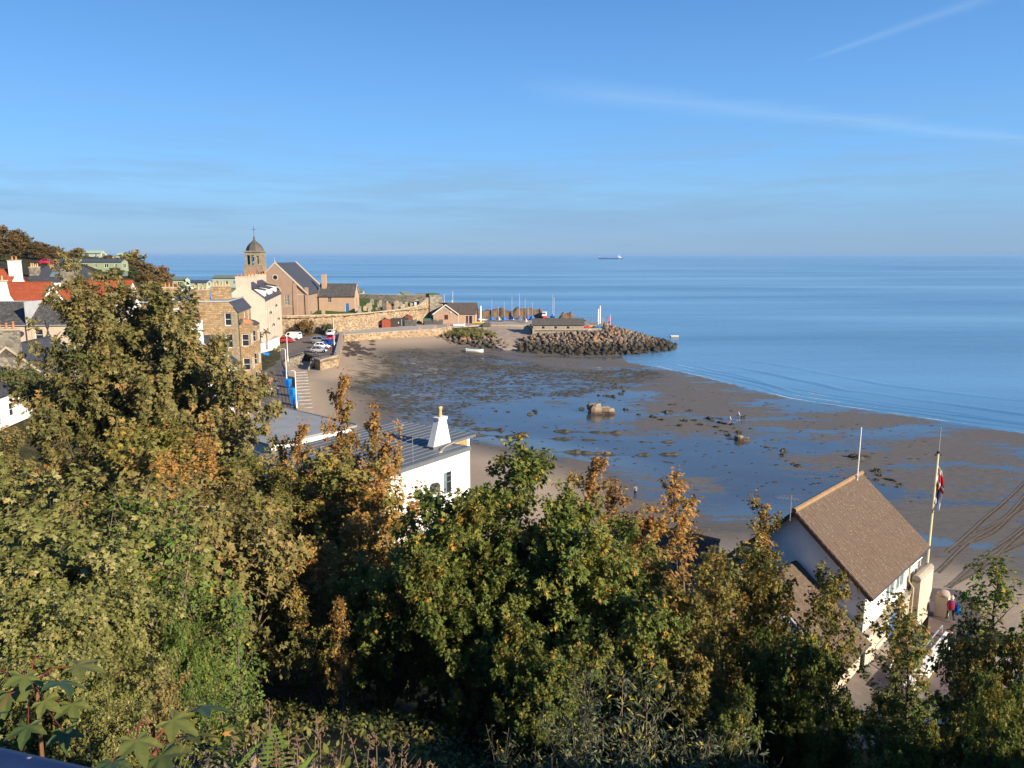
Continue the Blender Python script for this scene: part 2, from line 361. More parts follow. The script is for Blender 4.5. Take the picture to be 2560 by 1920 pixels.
def seg_dist(X, Y, P, closed=False):
    d = np.full(X.shape, 1e9); n = len(P)
    for i in range(n if closed else n - 1):
        (ax, ay), (bx, by) = P[i][:2], P[(i + 1) % n][:2]
        dx, dy = bx - ax, by - ay; L = dx * dx + dy * dy
        t = np.clip(((X - ax) * dx + (Y - ay) * dy) / L, 0, 1)
        d = np.minimum(d, np.hypot(X - ax - t * dx, Y - ay - t * dy))
    return d
def inside(X, Y, P):
    r = np.zeros(X.shape, bool); n = len(P)
    for i in range(n):
        (ax, ay), (bx, by) = P[i][:2], P[(i + 1) % n][:2]
        c = ((ay > Y) != (by > Y)) & (X < (bx - ax) * (Y - ay) / (by - ay + 1e-12) + ax)
        r ^= c
    return r
def smooth(x): x = np.clip(x, 0, 1); return x * x * (3 - 2 * x)
def vnoise(X, Y, sc, seed=0):
    X = np.asarray(X, float) / sc; Y = np.asarray(Y, float) / sc
    xi = np.floor(X).astype(np.int64); yi = np.floor(Y).astype(np.int64); fx = X - xi; fy = Y - yi
    def h(a, b):
        q = (a * 374761393 + b * 668265263 + seed * 974711) & 0xffffffff; q = ((q ^ (q >> 13)) * 1274126177) & 0xffffffff
        return ((q ^ (q >> 16)) & 0xffff) / 65535.0
    fx = fx * fx * (3 - 2 * fx); fy = fy * fy * (3 - 2 * fy)
    return (h(xi, yi) * (1 - fx) + h(xi + 1, yi) * fx) * (1 - fy) + (h(xi, yi + 1) * (1 - fx) + h(xi + 1, yi + 1) * fx) * fy
def sea_dist(X, Y): return seg_dist(X, Y, WLINE)
def beach_z(X, Y):
    X = np.asarray(X, float); Y = np.asarray(Y, float)
    d = sea_dist(X, Y); P = [(a, b) for a, b in WLINE] + [(400, 5), (400, 400), (30, 400)]
    d = np.where(inside(X, Y, P), -d, d)
    e = seg_dist(X, Y, BEACH_IN); e = np.where(inside(X, Y, LAND), 0, e)
    z = np.clip(d, -200, 90) * 0.0075 + 2.9 * np.clip(1 - e / 26, 0, 1) ** 1.7
    z = z + (vnoise(X, Y, 9, 1) - 0.5) * 0.10 + (vnoise(X, Y, 3, 2) - 0.5) * 0.03
    return np.where(d < 0, d * 0.02 - 0.03, np.maximum(z, 0.02))
def foot(X): return np.where(X > 0, 35 - 0.16 * X, 35 - 0.42 * np.maximum(X, -45))
def land_z(X, Y):
    X = np.asarray(X, float); Y = np.asarray(Y, float)
    ins = inside(X, Y, LAND); s = seg_dist(X, Y, LAND, True)
    right = smooth((X + 40) / 14) * smooth((112 - Y) / 10)
    plate = 5.22 * (1 - right) + (3.1 + np.minimum(s, 6) * 0.10) * right
    x0 = -47 - 0.33 * np.clip(Y - 150, 0, 140)
    rise = np.clip((x0 - X) * 0.30, 0, 16.5) * smooth((Y - 60) / 20) * smooth((300 - Y) / 40)
    rise = rise + np.clip((-95 - X) * 0.10, 0, 6) * smooth((Y - 60) / 30) * smooth((310 - Y) / 60)
    rise = rise * (1 - 0.5 * smooth((Y - 222) / 16) * smooth((X + 142) / 12))
    k = 0.60 + 0.36 * smooth((X + 3.0) / 4.5)                       # how steeply the bank drops below the camera
    z8 = 25.35 - k * 7.5
    t = np.clip((Y - 8.5) / (foot(X) - 8.5), 0, 1)
    hill = np.where(Y < 1.0, 25.35, np.where(Y < 8.5, 25.35 - k * (Y - 1.0), plate + (z8 - plate) * (1 - t) ** 1.1)) - plate
    z = plate + np.maximum(hill, rise) + (vnoise(X, Y, 5, 3) - 0.5) * 0.25 * (np.maximum(hill, rise) > 0.8)
    soft = right > 0.5
    return np.where(ins & ((s > 1.2) | soft), z, -2.6)
def TZ(x, y): return float(land_z(np.array([x]), np.array([y]))[0])
def BZ(x, y): return float(beach_z(np.array([x]), np.array([y]))[0])
def sheet(name, xs, ys, fz, mat, attrs=None, mask=None):
    X, Y = np.meshgrid(xs, ys); Z = fz(X, Y); n, m = X.shape
    me = bpy.data.meshes.new(name)
    co = np.stack([X, Y, Z], -1).reshape(-1, 3); idx = np.arange(n * m).reshape(n, m)
    q = np.stack([idx[:-1, :-1], idx[:-1, 1:], idx[1:, 1:], idx[1:, :-1]], -1).reshape(-1, 4)
    if mask is not None:
        keep = mask(X, Y).reshape(-1); q = q[keep[q].any(1)]
    me.vertices.add(len(co)); me.vertices.foreach_set('co', co.ravel()); k = len(q)
    me.loops.add(k * 4); me.loops.foreach_set('vertex_index', q.ravel()); me.polygons.add(k)
    me.polygons.foreach_set('loop_start', np.arange(k) * 4); me.polygons.foreach_set('loop_total', np.full(k, 4))
    me.update(calc_edges=True); me.validate()
    for an, fn in (attrs or {}).items():
        a = me.attributes.new(an, 'FLOAT', 'POINT'); a.data.foreach_set('value', fn(X, Y).ravel().astype(np.float32))
    me.materials.append(mat); me.shade_smooth()
    return put(name, me)
# ---------------------------------------------------------------- sea
m, t, b = new_mat('sea_water')
v = coords(t, 'World')
big = noise(t, coords(t, 'World', (0.0016, 0.009, 1)), 1.0, 5, 0.6)
calm = ramp(t, big, [(0.36, 0.0), (0.62, 1.0)])
c = mixc(t, calm, (0.050, 0.150, 0.260), (0.110, 0.270, 0.420)); lk(t, c, b.inputs['Base Color'])
lk(t, mth(t, 'ADD', mth(t, 'MULTIPLY', calm, -0.10), 0.24), b.inputs['Roughness']); b.inputs['IOR'].default_value = 1.33
h = mth(t, 'ADD', noise(t, coords(t, 'World', (0.22, 0.5, 1)), 1.0, 6, 0.65), mth(t, 'MULTIPLY', noise(t, coords(t, 'World', (0.02, 0.06, 1)), 1.0, 4, 0.6), 3.0))
bn = t.nodes.new('ShaderNodeBump'); bn.inputs['Distance'].default_value = 1.0
lk(t, mth(t, 'ADD', mth(t, 'MULTIPLY', calm, -0.12), 0.20), bn.inputs['Strength']); lk(t, h, bn.inputs['Height']); lk(t, bn.outputs[0], b.inputs['Normal'])
SEA_M = m
mb = MB(); N = 96; rr = [0, 150, 400, 1000, 3000, 8000, 20000, 38000]
i0 = 0
for r in rr[1:]:
    for k in range(N):
        a = 2 * math.pi * k / N; mb.v.append((60 + r * math.cos(a), 260 + r * math.sin(a), 0.0))
mb.f.append(tuple(range(N))); mb.m.append(0)
for j in range(len(rr) - 2):
    for k in range(N):
        a = j * N + k; b2 = j * N + (k + 1) % N; mb.f.append((a, a + N, b2 + N, b2)); mb.m.append(0)
SEA = mb.build('sea', SEA_M); struct(SEA)
def offs_line(P, off):
    out = []
    for i, p in enumerate(P):
        a = Vector(P[max(i - 1, 0)]); b2 = Vector(P[min(i + 1, len(P) - 1)]); d = (b2 - a).normalized()
        out.append(Vector(p) + Vector((-d.y, d.x)) * off)
    return out
def dense(P, step):
    out = []
    for a, b2 in zip(P[:-1], P[1:]):
        a = Vector(a); b2 = Vector(b2); n = max(1, int((b2 - a).length / step))
        out += [a.lerp(b2, k / n) for k in range(n)]
    return out + [Vector(P[-1])]
# small swell lines running in along the beach
for off, hh, wd, sd_ in ((3.0, 0.16, 1.1, 1), (6.5, 0.24, 1.5, 2), (8.6, 0.15, 1.2, 5), (17.0, 0.22, 2.2, 3), (30, 0.18, 2.6, 4)):
    Lp = dense(offs_line(WLINE[1:-1], off), 1.2); mb = MB(); prof = [(-1, -0.06), (-0.6, 0.25), (-0.15, 0.9), (0.1, 1), (0.4, 0.55), (1, -0.06)]
    n = len(Lp); k = len(prof)
    for i, p in enumerate(Lp):
        d = (Lp[min(i + 1, n - 1)] - Lp[max(i - 1, 0)]).normalized(); nn = Vector((-d.y, d.x))
        am = (0.15 + 0.85 * float(vnoise(p.x, p.y, 14, sd_))) * min(1, i / 12, (n - 1 - i) / 12); wob = (float(vnoise(p.x, p.y, 9, sd_ + 9)) - 0.5) * 2.4
        for a, z in prof:
            q = p + nn * (a * wd + wob); mb.v.append((q.x, q.y, z * hh * am if z > 0 else z))
    for i in range(n - 1):
        for j in range(k - 1):
            a = i * k + j; mb.f.append((a, a + 1, a + k + 1, a + k)); mb.m.append(0)
    mb.build('wave', SEA_M, SEA, True)
# thin broken lines of foam where the swash ends
FOAM = plain('foam', (.72, .76, .78), .8, .1, 2)
for off, wd0, sd_ in ((0.5, .22, 31), (3.6, .14, 32), (7.4, .12, 33)):
    Lp = dense(offs_line(WLINE[1:-1], off), .7); mb = MB(); n = len(Lp)
    for i in range(n - 1):
        p, q = Lp[i], Lp[i + 1]; k = float(vnoise(p.x, p.y, 6, sd_)) * .6 + float(vnoise(p.x, p.y, 2, sd_ + 1)) * .4
        if k < .5: continue
        d = (q - p).normalized(); nn = Vector((-d.y, d.x)); wob = (float(vnoise(p.x, p.y, 9, sd_ + 9)) - .5) * 1.6; wob2 = (float(vnoise(q.x, q.y, 9, sd_ + 9)) - .5) * 1.6; w = wd0 * (k - .4) * 4
        mb.face([(*(p + nn * wob), .03), (*(q + nn * wob2), .03), (*(q + nn * (wob2 + w)), .03), (*(p + nn * (wob + w)), .03)])
    tag(mb.build('foam', FOAM, SEA), kind='stuff')
# ---------------------------------------------------------------- beach
m, t, b = new_mat('tidal_sand')
def attr(t, n): a = t.nodes.new('ShaderNodeAttribute'); a.attribute_name = n; return a.outputs['Fac']
dry = attr(t, 'dry'); weed = attr(t, 'weed'); pool = attr(t, 'pool')
n1 = noise(t, coords(t, 'World', (0.045, 0.11, 1)), 1.0, 7, 0.62)
n2 = noise(t, coords(t, 'World', (0.35, 0.9, 1)), 1.0, 6, 0.65)
film = mth(t, 'ADD', mth(t, 'MULTIPLY', n1, 1.0), mth(t, 'MULTIPLY', mth(t, 'SUBTRACT', n2, 0.5), 0.34))
film = mth(t, 'ADD', film, mth(t, 'MULTIPLY', mth(t, 'SUBTRACT', pool, 0.35), 0.22))
film = ramp(t, film, [(0.435, 0.0), (0.50, 1.0)])
film = mth(t, 'MULTIPLY', film, mth(t, 'SUBTRACT', 1.0, ramp(t, dry, [(0.12, 0.0), (0.34, 1.0)])), clamp=True)
fine = noise(t, coords(t, 'World'), 2.2, 8, 0.7)
wetc = mixc(t, fine, (0.108, 0.090, 0.066), (0.200, 0.168, 0.126))
rp_ = noise(t, coords(t, 'World', (0.9, 3.4, 1)), 1.0, 6, 0.7)
wetc = mixc(t, ramp(t, rp_, [(0.45, 0.0), (0.62, 0.55)]), wetc, (0.085, 0.072, 0.056))
dryc = mixc(t, fine, (0.285, 0.222, 0.155), (0.40, 0.315, 0.225))
sc_ = mixc(t, ramp(t, dry, [(0.30, 0.0), (0.80, 1.0)]), wetc, dryc)
wm = mth(t, 'MULTIPLY', weed, ramp(t, noise(t, coords(t, 'World', (0.4, 0.8, 1)), 1.0, 8, 0.7), [(0.44, 0.0), (0.58, 1.0)]))
sc_ = mixc(t, wm, sc_, mixc(t, fine, (0.018, 0.018, 0.010), (0.060, 0.055, 0.028)))
sc_ = mixc(t, mth(t, 'MULTIPLY', film, mth(t, 'SUBTRACT', 0.8, mth(t, 'MULTIPLY', wm, 0.7))), sc_, (0.034, 0.040, 0.046))
lk(t, sc_, b.inputs['Base Color'])
fw = mth(t, 'MULTIPLY', film, mth(t, 'SUBTRACT', 1.0, mth(t, 'MULTIPLY', wm, 0.8)))
lk(t, mth(t, 'SUBTRACT', mth(t, 'ADD', 0.52, mth(t, 'MULTIPLY', dry, 0.4)), mth(t, 'MULTIPLY', fw, 0.42)), b.inputs['Roughness'])
b.inputs['IOR'].default_value = 1.34
lk(t, mth(t, 'ADD', mth(t, 'MULTIPLY', fw, 0.95), 0.25), b.inputs['Specular IOR Level'])
rip = mth(t, 'ADD', noise(t, coords(t, 'World', (1.2, 3.0, 1)), 1.0, 5, 0.7), mth(t, 'MULTIPLY', wm, 0.8))
bn = t.nodes.new('ShaderNodeBump'); bn.inputs['Distance'].default_value = 0.12
lk(t, mth(t, 'SUBTRACT', 0.55, mth(t, 'MULTIPLY', fw, 0.47)), bn.inputs['Strength']); lk(t, rip, bn.inputs['Height']); lk(t, bn.outputs[0], b.inputs['Normal'])
SAND = m
WEEDP = [G(u, v, 0.4) for u, v in ((905, 985), (930, 905), (1040, 885), (1200, 885), (1330, 912), (1450, 930), (1600, 922), (1640, 935), (1560, 962), (1430, 985), (1250, 990), (1120, 1020), (1150, 1062), (1050, 1060), (980, 1030))]
WEEDP = [(p.x, p.y) for p in WEEDP]
POOLP = [(p.x, p.y) for p in [G(u, v, 0.4) for u, v in ((900, 905), (1100, 930), (1350, 935), (1560, 985), (1350, 1080), (1700, 1110), (1950, 1120), (2150, 1230), (1980, 1290), (1560, 1200), (1250, 1160), (1150, 1110), (960, 1010))]]
def a_dry(X, Y):
    e = seg_dist(X, Y, BEACH_IN); e = np.where(inside(X, Y, LAND), 0, e)
    return np.clip(1.05 - e / (15 + 6 * vnoise(X, Y, 12, 5)), 0, 1)
def a_weed(X, Y): return np.where(inside(X, Y, WEEDP), 1, np.clip(1 - seg_dist(X, Y, WEEDP, True) / 5.0, 0, 1)) * (0.55 + 0.45 * vnoise(X, Y, 7, 8))
def a_pool(X, Y):
    d = seg_dist(X, Y, POOLP, True); d = np.where(inside(X, Y, POOLP), d, -d)
    return np.clip(0.5 + d / 22, 0, 1)
BEACH = struct(sheet('beach', np.arange(-62, 175, 1.1), np.arange(20, 262, 1.1), beach_z, SAND, {'dry': a_dry, 'weed': a_weed, 'pool': a_pool}))
# ---------------------------------------------------------------- ground
m, t, b = new_mat('scrubby_ground')
v = coords(t, 'World'); n = noise(t, v, 0.9, 7, 0.7)
c = ramp(t, n, [(0.3, (0.022, 0.022, 0.010)), (0.5, (0.045, 0.045, 0.018)), (0.62, (0.085, 0.070, 0.040)), (0.75, (0.05, 0.06, 0.02))])
lk(t, c, b.inputs['Base Color']); b.inputs['Roughness'].default_value = 1; b.inputs['Specular IOR Level'].default_value = 0.1
bumpn(t, b, noise(t, v, 5, 6, 0.7), 0.8, 0.3)
SCRUB = m
xs = np.concatenate([np.arange(-420, -130, 6), np.arange(-130, 45, 1.0), np.arange(45, 171, 4)])
ys = np.concatenate([np.arange(-140, -4, 6), np.arange(-4, 40, 0.7), np.arange(40, 280, 1.25), np.arange(280, 440, 8)])
GROUND = struct(sheet('ground', xs, ys, land_z, SCRUB, mask=lambda X, Y: land_z(X, Y) > -2.5))
# ---------------------------------------------------------------- road, car park, promenade
def flat(name, pts, z, mat, th=0.08):
    poly = [(p[0], p[1]) for p in pts]
    a = sum(poly[i][0] * poly[(i + 1) % len(poly)][1] - poly[(i + 1) % len(poly)][0] * poly[i][1] for i in range(len(poly)))
    if a < 0: poly = poly[::-1]
    return struct(MB().prism(poly, z - th - 0.3, z).build(name, mat))
RZ = 5.32
road_r = [G(u, v, RZ) for u, v in ((737, 1032), (726, 975), (712, 930), (703, 908), (716, 893), (758, 880), (795, 894))]
road_l = [G(u, v, RZ) for u, v in ((650, 1032), (653, 985), (651, 945), (652, 905), (664, 894), (702, 876), (702, 862))]
park = [G(u, v, RZ) for u, v in ((835, 886), (846, 862), (852, 837), (765, 834), (728, 846))]
ROAD = flat('road', road_r + park + road_l[::-1], RZ, ASPH)
flat('road', [(-36, 96), (-30, 102), tuple(road_r[0])[:2], tuple(road_l[0])[:2], (-42, 98)], RZ - 0.01, ASPH)
PROM = flat('promenade', [(-52, 205.5), (-46.4, 203.6), (-23, 220), (-19, 227.5), (-6.4, 235), (5, 235), (6.4, 219.8), (22.8, 219.8), (28.5, 224.6), (29.5, 239.5), (17.5, 261), (-17, 265), (-26, 258), (-26, 246), (-30, 239.6), (-36, 233.5), (-42, 225.5), (-47, 216.5)], RZ - 0.02, CONC)
# kerb along the landward side of the road
mb = MB()
for a, b2 in zip(road_l[:-1], road_l[1:]): mb.bar(a + Vector((-0.1, 0, 0.0)), b2 + Vector((-0.1, 0, 0.0)), 0.25, 0.24)
struct(mb.build('kerb', PALEST))
# ---------------------------------------------------------------- masonry walls as ribbons
def ribbon_wall(name, path, tops, bots, th, mat, label, cat, cope=None, parent=None):
    """wall along path (list of xy); outer face on the right-hand side of travel"""
    root = thing(name, label, cat, (0, 0, 0)) if label else parent
    P = [Vector((p[0], p[1])) for p in path]; n = len(P); mb = MB(); nrm = []
    for i in range(n):
        d = (P[min(i + 1, n - 1)] - P[max(i - 1, 0)]).normalized(); nrm.append(Vector((-d.y, d.x)))
    A = [(P[i].x, P[i].y) for i in range(n)]; B = [(P[i] + nrm[i] * th) for i in range(n)]
    for i in range(n - 1):
        j = i + 1
        mb.hexa([(A[i][0], A[i][1], bots[i]), (A[j][0], A[j][1], bots[j]), (B[j].x, B[j].y, bots[j]), (B[i].x, B[i].y, bots[i]),
                 (A[i][0], A[i][1], tops[i]), (A[j][0], A[j][1], tops[j]), (B[j].x, B[j].y, tops[j]), (B[i].x, B[i].y, tops[i])])
    mb.build('masonry', mat, root)
    if cope:
        mc = MB()
        for i in range(n - 1):
            j = i + 1; o = 0.07
            a = P[i] - nrm[i] * o; b2 = P[j] - nrm[j] * o; c2 = P[j] + nrm[j] * (th + o); d2 = P[i] + nrm[i] * (th + o)
            mc.hexa([(a.x, a.y, tops[i] + .004), (b2.x, b2.y, tops[j] + .004), (c2.x, c2.y, tops[j] + .004), (d2.x, d2.y, tops[i] + .004),
                     (a.x, a.y, tops[i] + .16), (b2.x, b2.y, tops[j] + .16), (c2.x, c2.y, tops[j] + .16), (d2.x, d2.y, tops[i] + .16)])
        mc.build('coping', cope, root)
    return root
# churchyard retaining wall
CW = [(-70, 203.5), (-62, 204.5), (-54, 209), (-46, 215.5), (-41, 224), (-35, 232), (-29.8, 238), (-27.4, 242), (-26.8, 245)]
CWT = [10.4, 10.4, 10.3, 10.1, 10.0, 10.2, 11.0, 12.8, 14.0]
ribbon_wall('retaining_wall', CW, CWT, [4.6] * 9, 0.8, RUB_TAN, 'long curved rubble retaining wall holding up the churchyard above the car park', 'wall', PALEST)
m, t, b = new_mat('churchyard_grass')
v = coords(t, 'World'); c = ramp(t, noise(t, v, 0.8, 6, 0.7), [(0.3, (0.035, 0.065, 0.012)), (0.55, (0.075, 0.115, 0.022)), (0.75, (0.13, 0.125, 0.04))])
lk(t, c, b.inputs['Base Color']); b.inputs['Roughness'].default_value = 1; b.inputs['Specular IOR Level'].default_value = 0.1; bumpn(t, b, noise(t, v, 7, 6, 0.7), 0.7, 0.15)
GRASS = m
def cy_z(X, Y):
    d = seg_dist(np.asarray(X, float), np.asarray(Y, float), CW); return 9.85 + np.clip(d, 0, 40) * 0.075 + (vnoise(X, Y, 4, 6) - 0.5) * 0.3
CYP = [(p[0], p[1]) for p in CW] + [(-27, 262), (-45, 268), (-95, 268), (-95, 203)]
CHURCHYARD = struct(sheet('churchyard', np.arange(-95, -25, 0.9), np.arange(203, 270, 0.9), cy_z, GRASS, mask=lambda X, Y: inside(X, Y, CYP)))

# sea walls of the road and of the promenade
w1 = [G(u, v, RZ) for u, v in ((747, 1040), (739, 1010), (729, 965), (716, 928), (706, 907), (717, 896), (760, 883))]
ribbon_wall('sea_wall', [(p.x, p.y) for p in w1], [RZ - .02] * 7, [1.5] * 7, 0.7, RUB_GREY, 'low rubble sea wall below the road beside the blue bins', 'wall')
w2 = [G(u, v, RZ) for u, v in ((782, 897), (800, 903), (845, 893), (852, 866), (857, 839), (862, 834))]
w2 = [(p.x, p.y) for p in w2]
ribbon_wall('sea_wall', w2, [RZ + .1, RZ + .1, RZ + .35, RZ + .5, RZ + .5, RZ + .3], [1.2] * 6, 0.8, RUB_SEA, 'bulging rubble sea wall of the car park corner with patched stones', 'wall', CONC)
w3 = [(-46.3, 203.2), (-39, 208.4), (-31, 214), (-22.6, 219.7), (-18.4, 227.3)]
ribbon_wall('sea_wall', w3, [RZ] * 5, [1.0] * 5, 0.8, RUB_SEA, 'tan rubble sea wall below the promenade railing, behind the beach', 'wall', CONC)
# fill between car park and its sea wall
flat('pavement', [w2[0], w2[1], w2[2], w2[3], w2[4], w2[5], (-48.5, 204.5), tuple(park[2])[:2], tuple(park[1])[:2], tuple(park[0])[:2], tuple(road_r[-1])[:2]], RZ - 0.015, CONC)
flat('pavement', [(p.x, p.y) for p in w1] + [tuple(p)[:2] for p in road_r[5::-1]], RZ - 0.02, CONC)
# yard retaining wall and slipway
yw = [(-8.5, 234.0), (-5, 234.2), (1, 234.2), (6.1, 234.2), (6.1, 219.4)]
r_ = ribbon_wall('yard_wall', yw, [5.4] * 5, [1.5] * 5, 0.5, CONC, 'concrete retaining wall of the boat yard above the slipway', 'wall', CONC_D)
p0 = G(1200, 832, 3.2)
SLIP = MB().mesh([(-14, 229, 4.4), (-7.5, 233.8, 5.0), (5.8, 233.8, 4.6), (5.8, 219, 3.4), (4.6, 209.5, 0.5), (-2.5, 209.5, 0.5), (-10, 221, 2.6)] + [(-14, 229, -1), (-7.5, 233.8, -1), (5.8, 233.8, -1), (5.8, 219, -1), (4.6, 209.5, -1), (-2.5, 209.5, -1), (-10, 221, -1)],
    [(0, 6, 1), (6, 3, 1), (1, 3, 2), (6, 5, 3), (5, 4, 3)] + [(k, (k + 1) % 7, (k + 1) % 7 + 7, k + 7) for k in range(7)]).build('slipway', plain('slipway_concrete', (0.34, 0.27, 0.20), 0.9, 0.25, 0.7, 0.15, bump=0.4, bscale=12))
struct(SLIP)
# ---------------------------------------------------------------- building pieces
def window(root, o, ux, op, frame=PVC, pane=GLASS, cols=1, rows=2, sill=True, name='window', fw=0.07, dep=0.10, sm=None):
    o = Vector(o); ux = Vector(ux).normalized(); uz = Vector((0, 0, 1)); n = ux.cross(uz)
    x0, z0, x1, z1 = op[:4]
    def bx(mb, a, b, c, d, p0, p1):
        q = [o + ux * i + uz * j - n * k for k in (p1, p0) for i, j in ((a, b), (c, b), (c, d), (a, d))]; mb.hexa(q)
    mb = MB(); bx(mb, x0, z0, x0 + fw, z1, dep, dep + .06); bx(mb, x1 - fw, z0, x1, z1, dep, dep + .06)
    bx(mb, x0 + fw, z0, x1 - fw, z0 + fw, dep, dep + .06); bx(mb, x0 + fw, z1 - fw, x1 - fw, z1, dep, dep + .06)
    for k in range(1, cols): xm = x0 + (x1 - x0) * k / cols; bx(mb, xm - fw * .6, z0 + fw, xm + fw * .6, z1 - fw, dep + .004, dep + .055)
    for k in range(1, rows): zm = z0 + (z1 - z0) * k / rows; bx(mb, x0 + fw, zm - fw * .4, x1 - fw, zm + fw * .4, dep + .008, dep + .05)
    f = mb.build(name, frame, root)
    g = MB(); q = dep + .035; g.face([o + ux * a + uz * b - n * q for a, b in ((x0, z0), (x1, z0), (x1, z1), (x0, z1))]); g.build('pane', pane, f)
    if sill: s = MB(); bx(s, x0 - .06, z0 - .09, x1 + .06, z0 - .003, -.08, .05); s.build('sill', sm or frame, f)
    return f
def door(root, o, ux, op, mat, frame=PVC):
    o = Vector(o); ux = Vector(ux).normalized(); uz = Vector((0, 0, 1)); n = ux.cross(uz); x0, z0, x1, z1 = op[:4]
    def bx(mb, a, b, c, d, p0, p1): mb.hexa([o + ux * i + uz * j - n * k for k in (p1, p0) for i, j in ((a, b), (c, b), (c, d), (a, d))])
    mb = MB(); bx(mb, x0 + .06, z0, x1 - .06, z1 - .06, .10, .15); d = mb.build('door', mat, root)
    fr = MB(); bx(fr, x0, z0, x0 + .06, z1, .05, .16); bx(fr, x1 - .06, z0, x1, z1, .05, .16); bx(fr, x0 + .06, z1 - .06, x1 - .06, z1, .05, .16); fr.build('frame', frame, d)
    h = MB(); bx(h, x1 - .2, z0 + .95, x1 - .16, z0 + 1.1, .05, .10); h.build('handle', DARK, d)
    return d
def gabled(root, L, Wd, ze, zr, wm, rm, front=(), back=(), left=(), right=(), oh=0.25, th=0.14, zb=0.0, verge=None, win=None, fascia=None):
    """walls and roof; ridge along local x; front faces local -y"""
    mb = MB(); X, Y, Z = Vector((1, 0, 0)), Vector((0, 1, 0)), Vector((0, 0, 1))
    mb.wall((0, 0, zb), X, L, ze - zb, front); mb.wall((L, Wd, zb), -X, L, ze - zb, back)
    mb.wall((L, 0, zb), Y, Wd, ze - zb, right); mb.wall((0, Wd, zb), -Y, Wd, ze - zb, left)
    mb.face([(L, 0, ze), (L, Wd, ze), (L, Wd / 2, zr)]); mb.face([(0, Wd, ze), (0, 0, ze), (0, Wd / 2, zr)])
    mb.build('wall', wm, root)
    kw = win or {}
    for ops, o, ux in ((front, (0, 0, zb), X), (back, (L, Wd, zb), -X), (right, (L, 0, zb), Y), (left, (0, Wd, zb), -Y)):
        for op in ops:
            if len(op) > 4 and op[4] == 'door': door(root, o, ux, op, op[5])
            else: window(root, o, ux, op, **kw)
    sl = (zr - ze) / (Wd / 2); e = oh * sl
    for sgn, y0 in ((1, -oh), (-1, Wd + oh)):
        r = MB(); a = (-oh, y0, ze - e); b = (L + oh, y0, ze - e); c = (L + oh, Wd / 2, zr); d = (-oh, Wd / 2, zr)
        up = lambda p, k: (p[0], p[1], p[2] + k)
        r.hexa([up(a, .02), up(b, .02), up(c, .02), up(d, .02), up(a, th), up(b, th), up(c, th + .02), up(d, th + .02)]); r.build('roof', rm, root)
    rg = MB().bar((-oh - .01, Wd / 2, zr + th + .02), (L + oh + .01, Wd / 2, zr + th + .02), 0.3, 0.1); rg.build('ridge', fascia or rm, root)
    if verge:
        for x in (-oh - .02, L + oh - .06):
            v = MB()
            for y0 in (-oh, Wd + oh):
                a = Vector((x, y0, ze - e)); b = Vector((x, Wd / 2, zr))
                v.hexa([a + Vector((0, 0, -.14)), a + Vector((.08, 0, -.14)), b + Vector((.08, 0, -.14)), b + Vector((0, 0, -.14)), a + Vector((0, 0, th + .03)), a + Vector((.08, 0, th + .03)), b + Vector((.08, 0, th + .05)), b + Vector((0, 0, th + .05))])
            v.build('bargeboard', verge, root)
    g = MB(); g.tube([(-oh, -oh - .06, ze - e + .02), (L + oh, -oh - .06, ze - e + .02)], 0.06, 6); g.build('gutter', DARK if not fascia else fascia, root)
def chimney(root, x, y, z0, w, d, h, pots, mat, pot=TERRAY, cope=PALEST, along='x', ph=0.7):
    c = MB().box(x - w / 2, y - d / 2, z0, x + w / 2, y + d / 2, z0 + h).build('chimney', mat, root)
    MB().box(x - w / 2 - .07, y - d / 2 - .07, z0 + h + .002, x + w / 2 + .07, y + d / 2 + .07, z0 + h + .16).build('cope', cope, c)
    me = MB().lathe([(0.17, 0), (0.15, .1), (0.13, ph * .85), (0.17, ph * .9), (0.17, ph)], 8).data('chimney_pot', pot, True)
    for k in range(pots):
        f = ((k + .5) / pots - .5) * ((w if along == 'x' else d) - .1)
        put('chimney_pot', me, c, (x + (f if along == 'x' else 0), y + (0 if along == 'x' else f), z0 + h + .155), sc=(1, 1, rnd.uniform(.75, 1.2)))
    return c
def dish(root, p, nrm, r=0.35, mat=DARK):
    nrm = Vector(nrm).normalized(); p = Vector(p); q = nrm.to_track_quat('Z', 'Y').to_matrix(); mb = MB(); n = 10
    vs = [p + q @ Vector((0, 0, 0))] + [p + q @ Vector((math.cos(a) * r, math.sin(a) * r, .10)) for a in [2 * math.pi * k / n for k in range(n)]] + [p + q @ Vector((0, 0, -.03))] + [p + q @ Vector((math.cos(a) * r * 1.03, math.sin(a) * r * 1.03, .08)) for a in [2 * math.pi * k / n for k in range(n)]]
    mb.mesh(vs, [(0, k + 1, (k + 1) % n + 1) for k in range(n)] + [(n + 1, n + 2 + (k + 1) % n, n + 2 + k) for k in range(n)])
    mb.tube([p, p - nrm * .25], .025, 5); mb.tube([p + q @ Vector((0, -r * .9, .08)), p + nrm * .38], .015, 4)
    return mb.build('satellite_dish', mat, root)
X_, Y_, Z_ = Vector((1, 0, 0)), Vector((0, 1, 0)), Vector((0, 0, 1))
# ---------------------------------------------------------------- church
ch = thing('church', 'brown harled church with steep slate roof and domed bell tower', 'church', (-66.0, 208.2, 9.9), R(2))
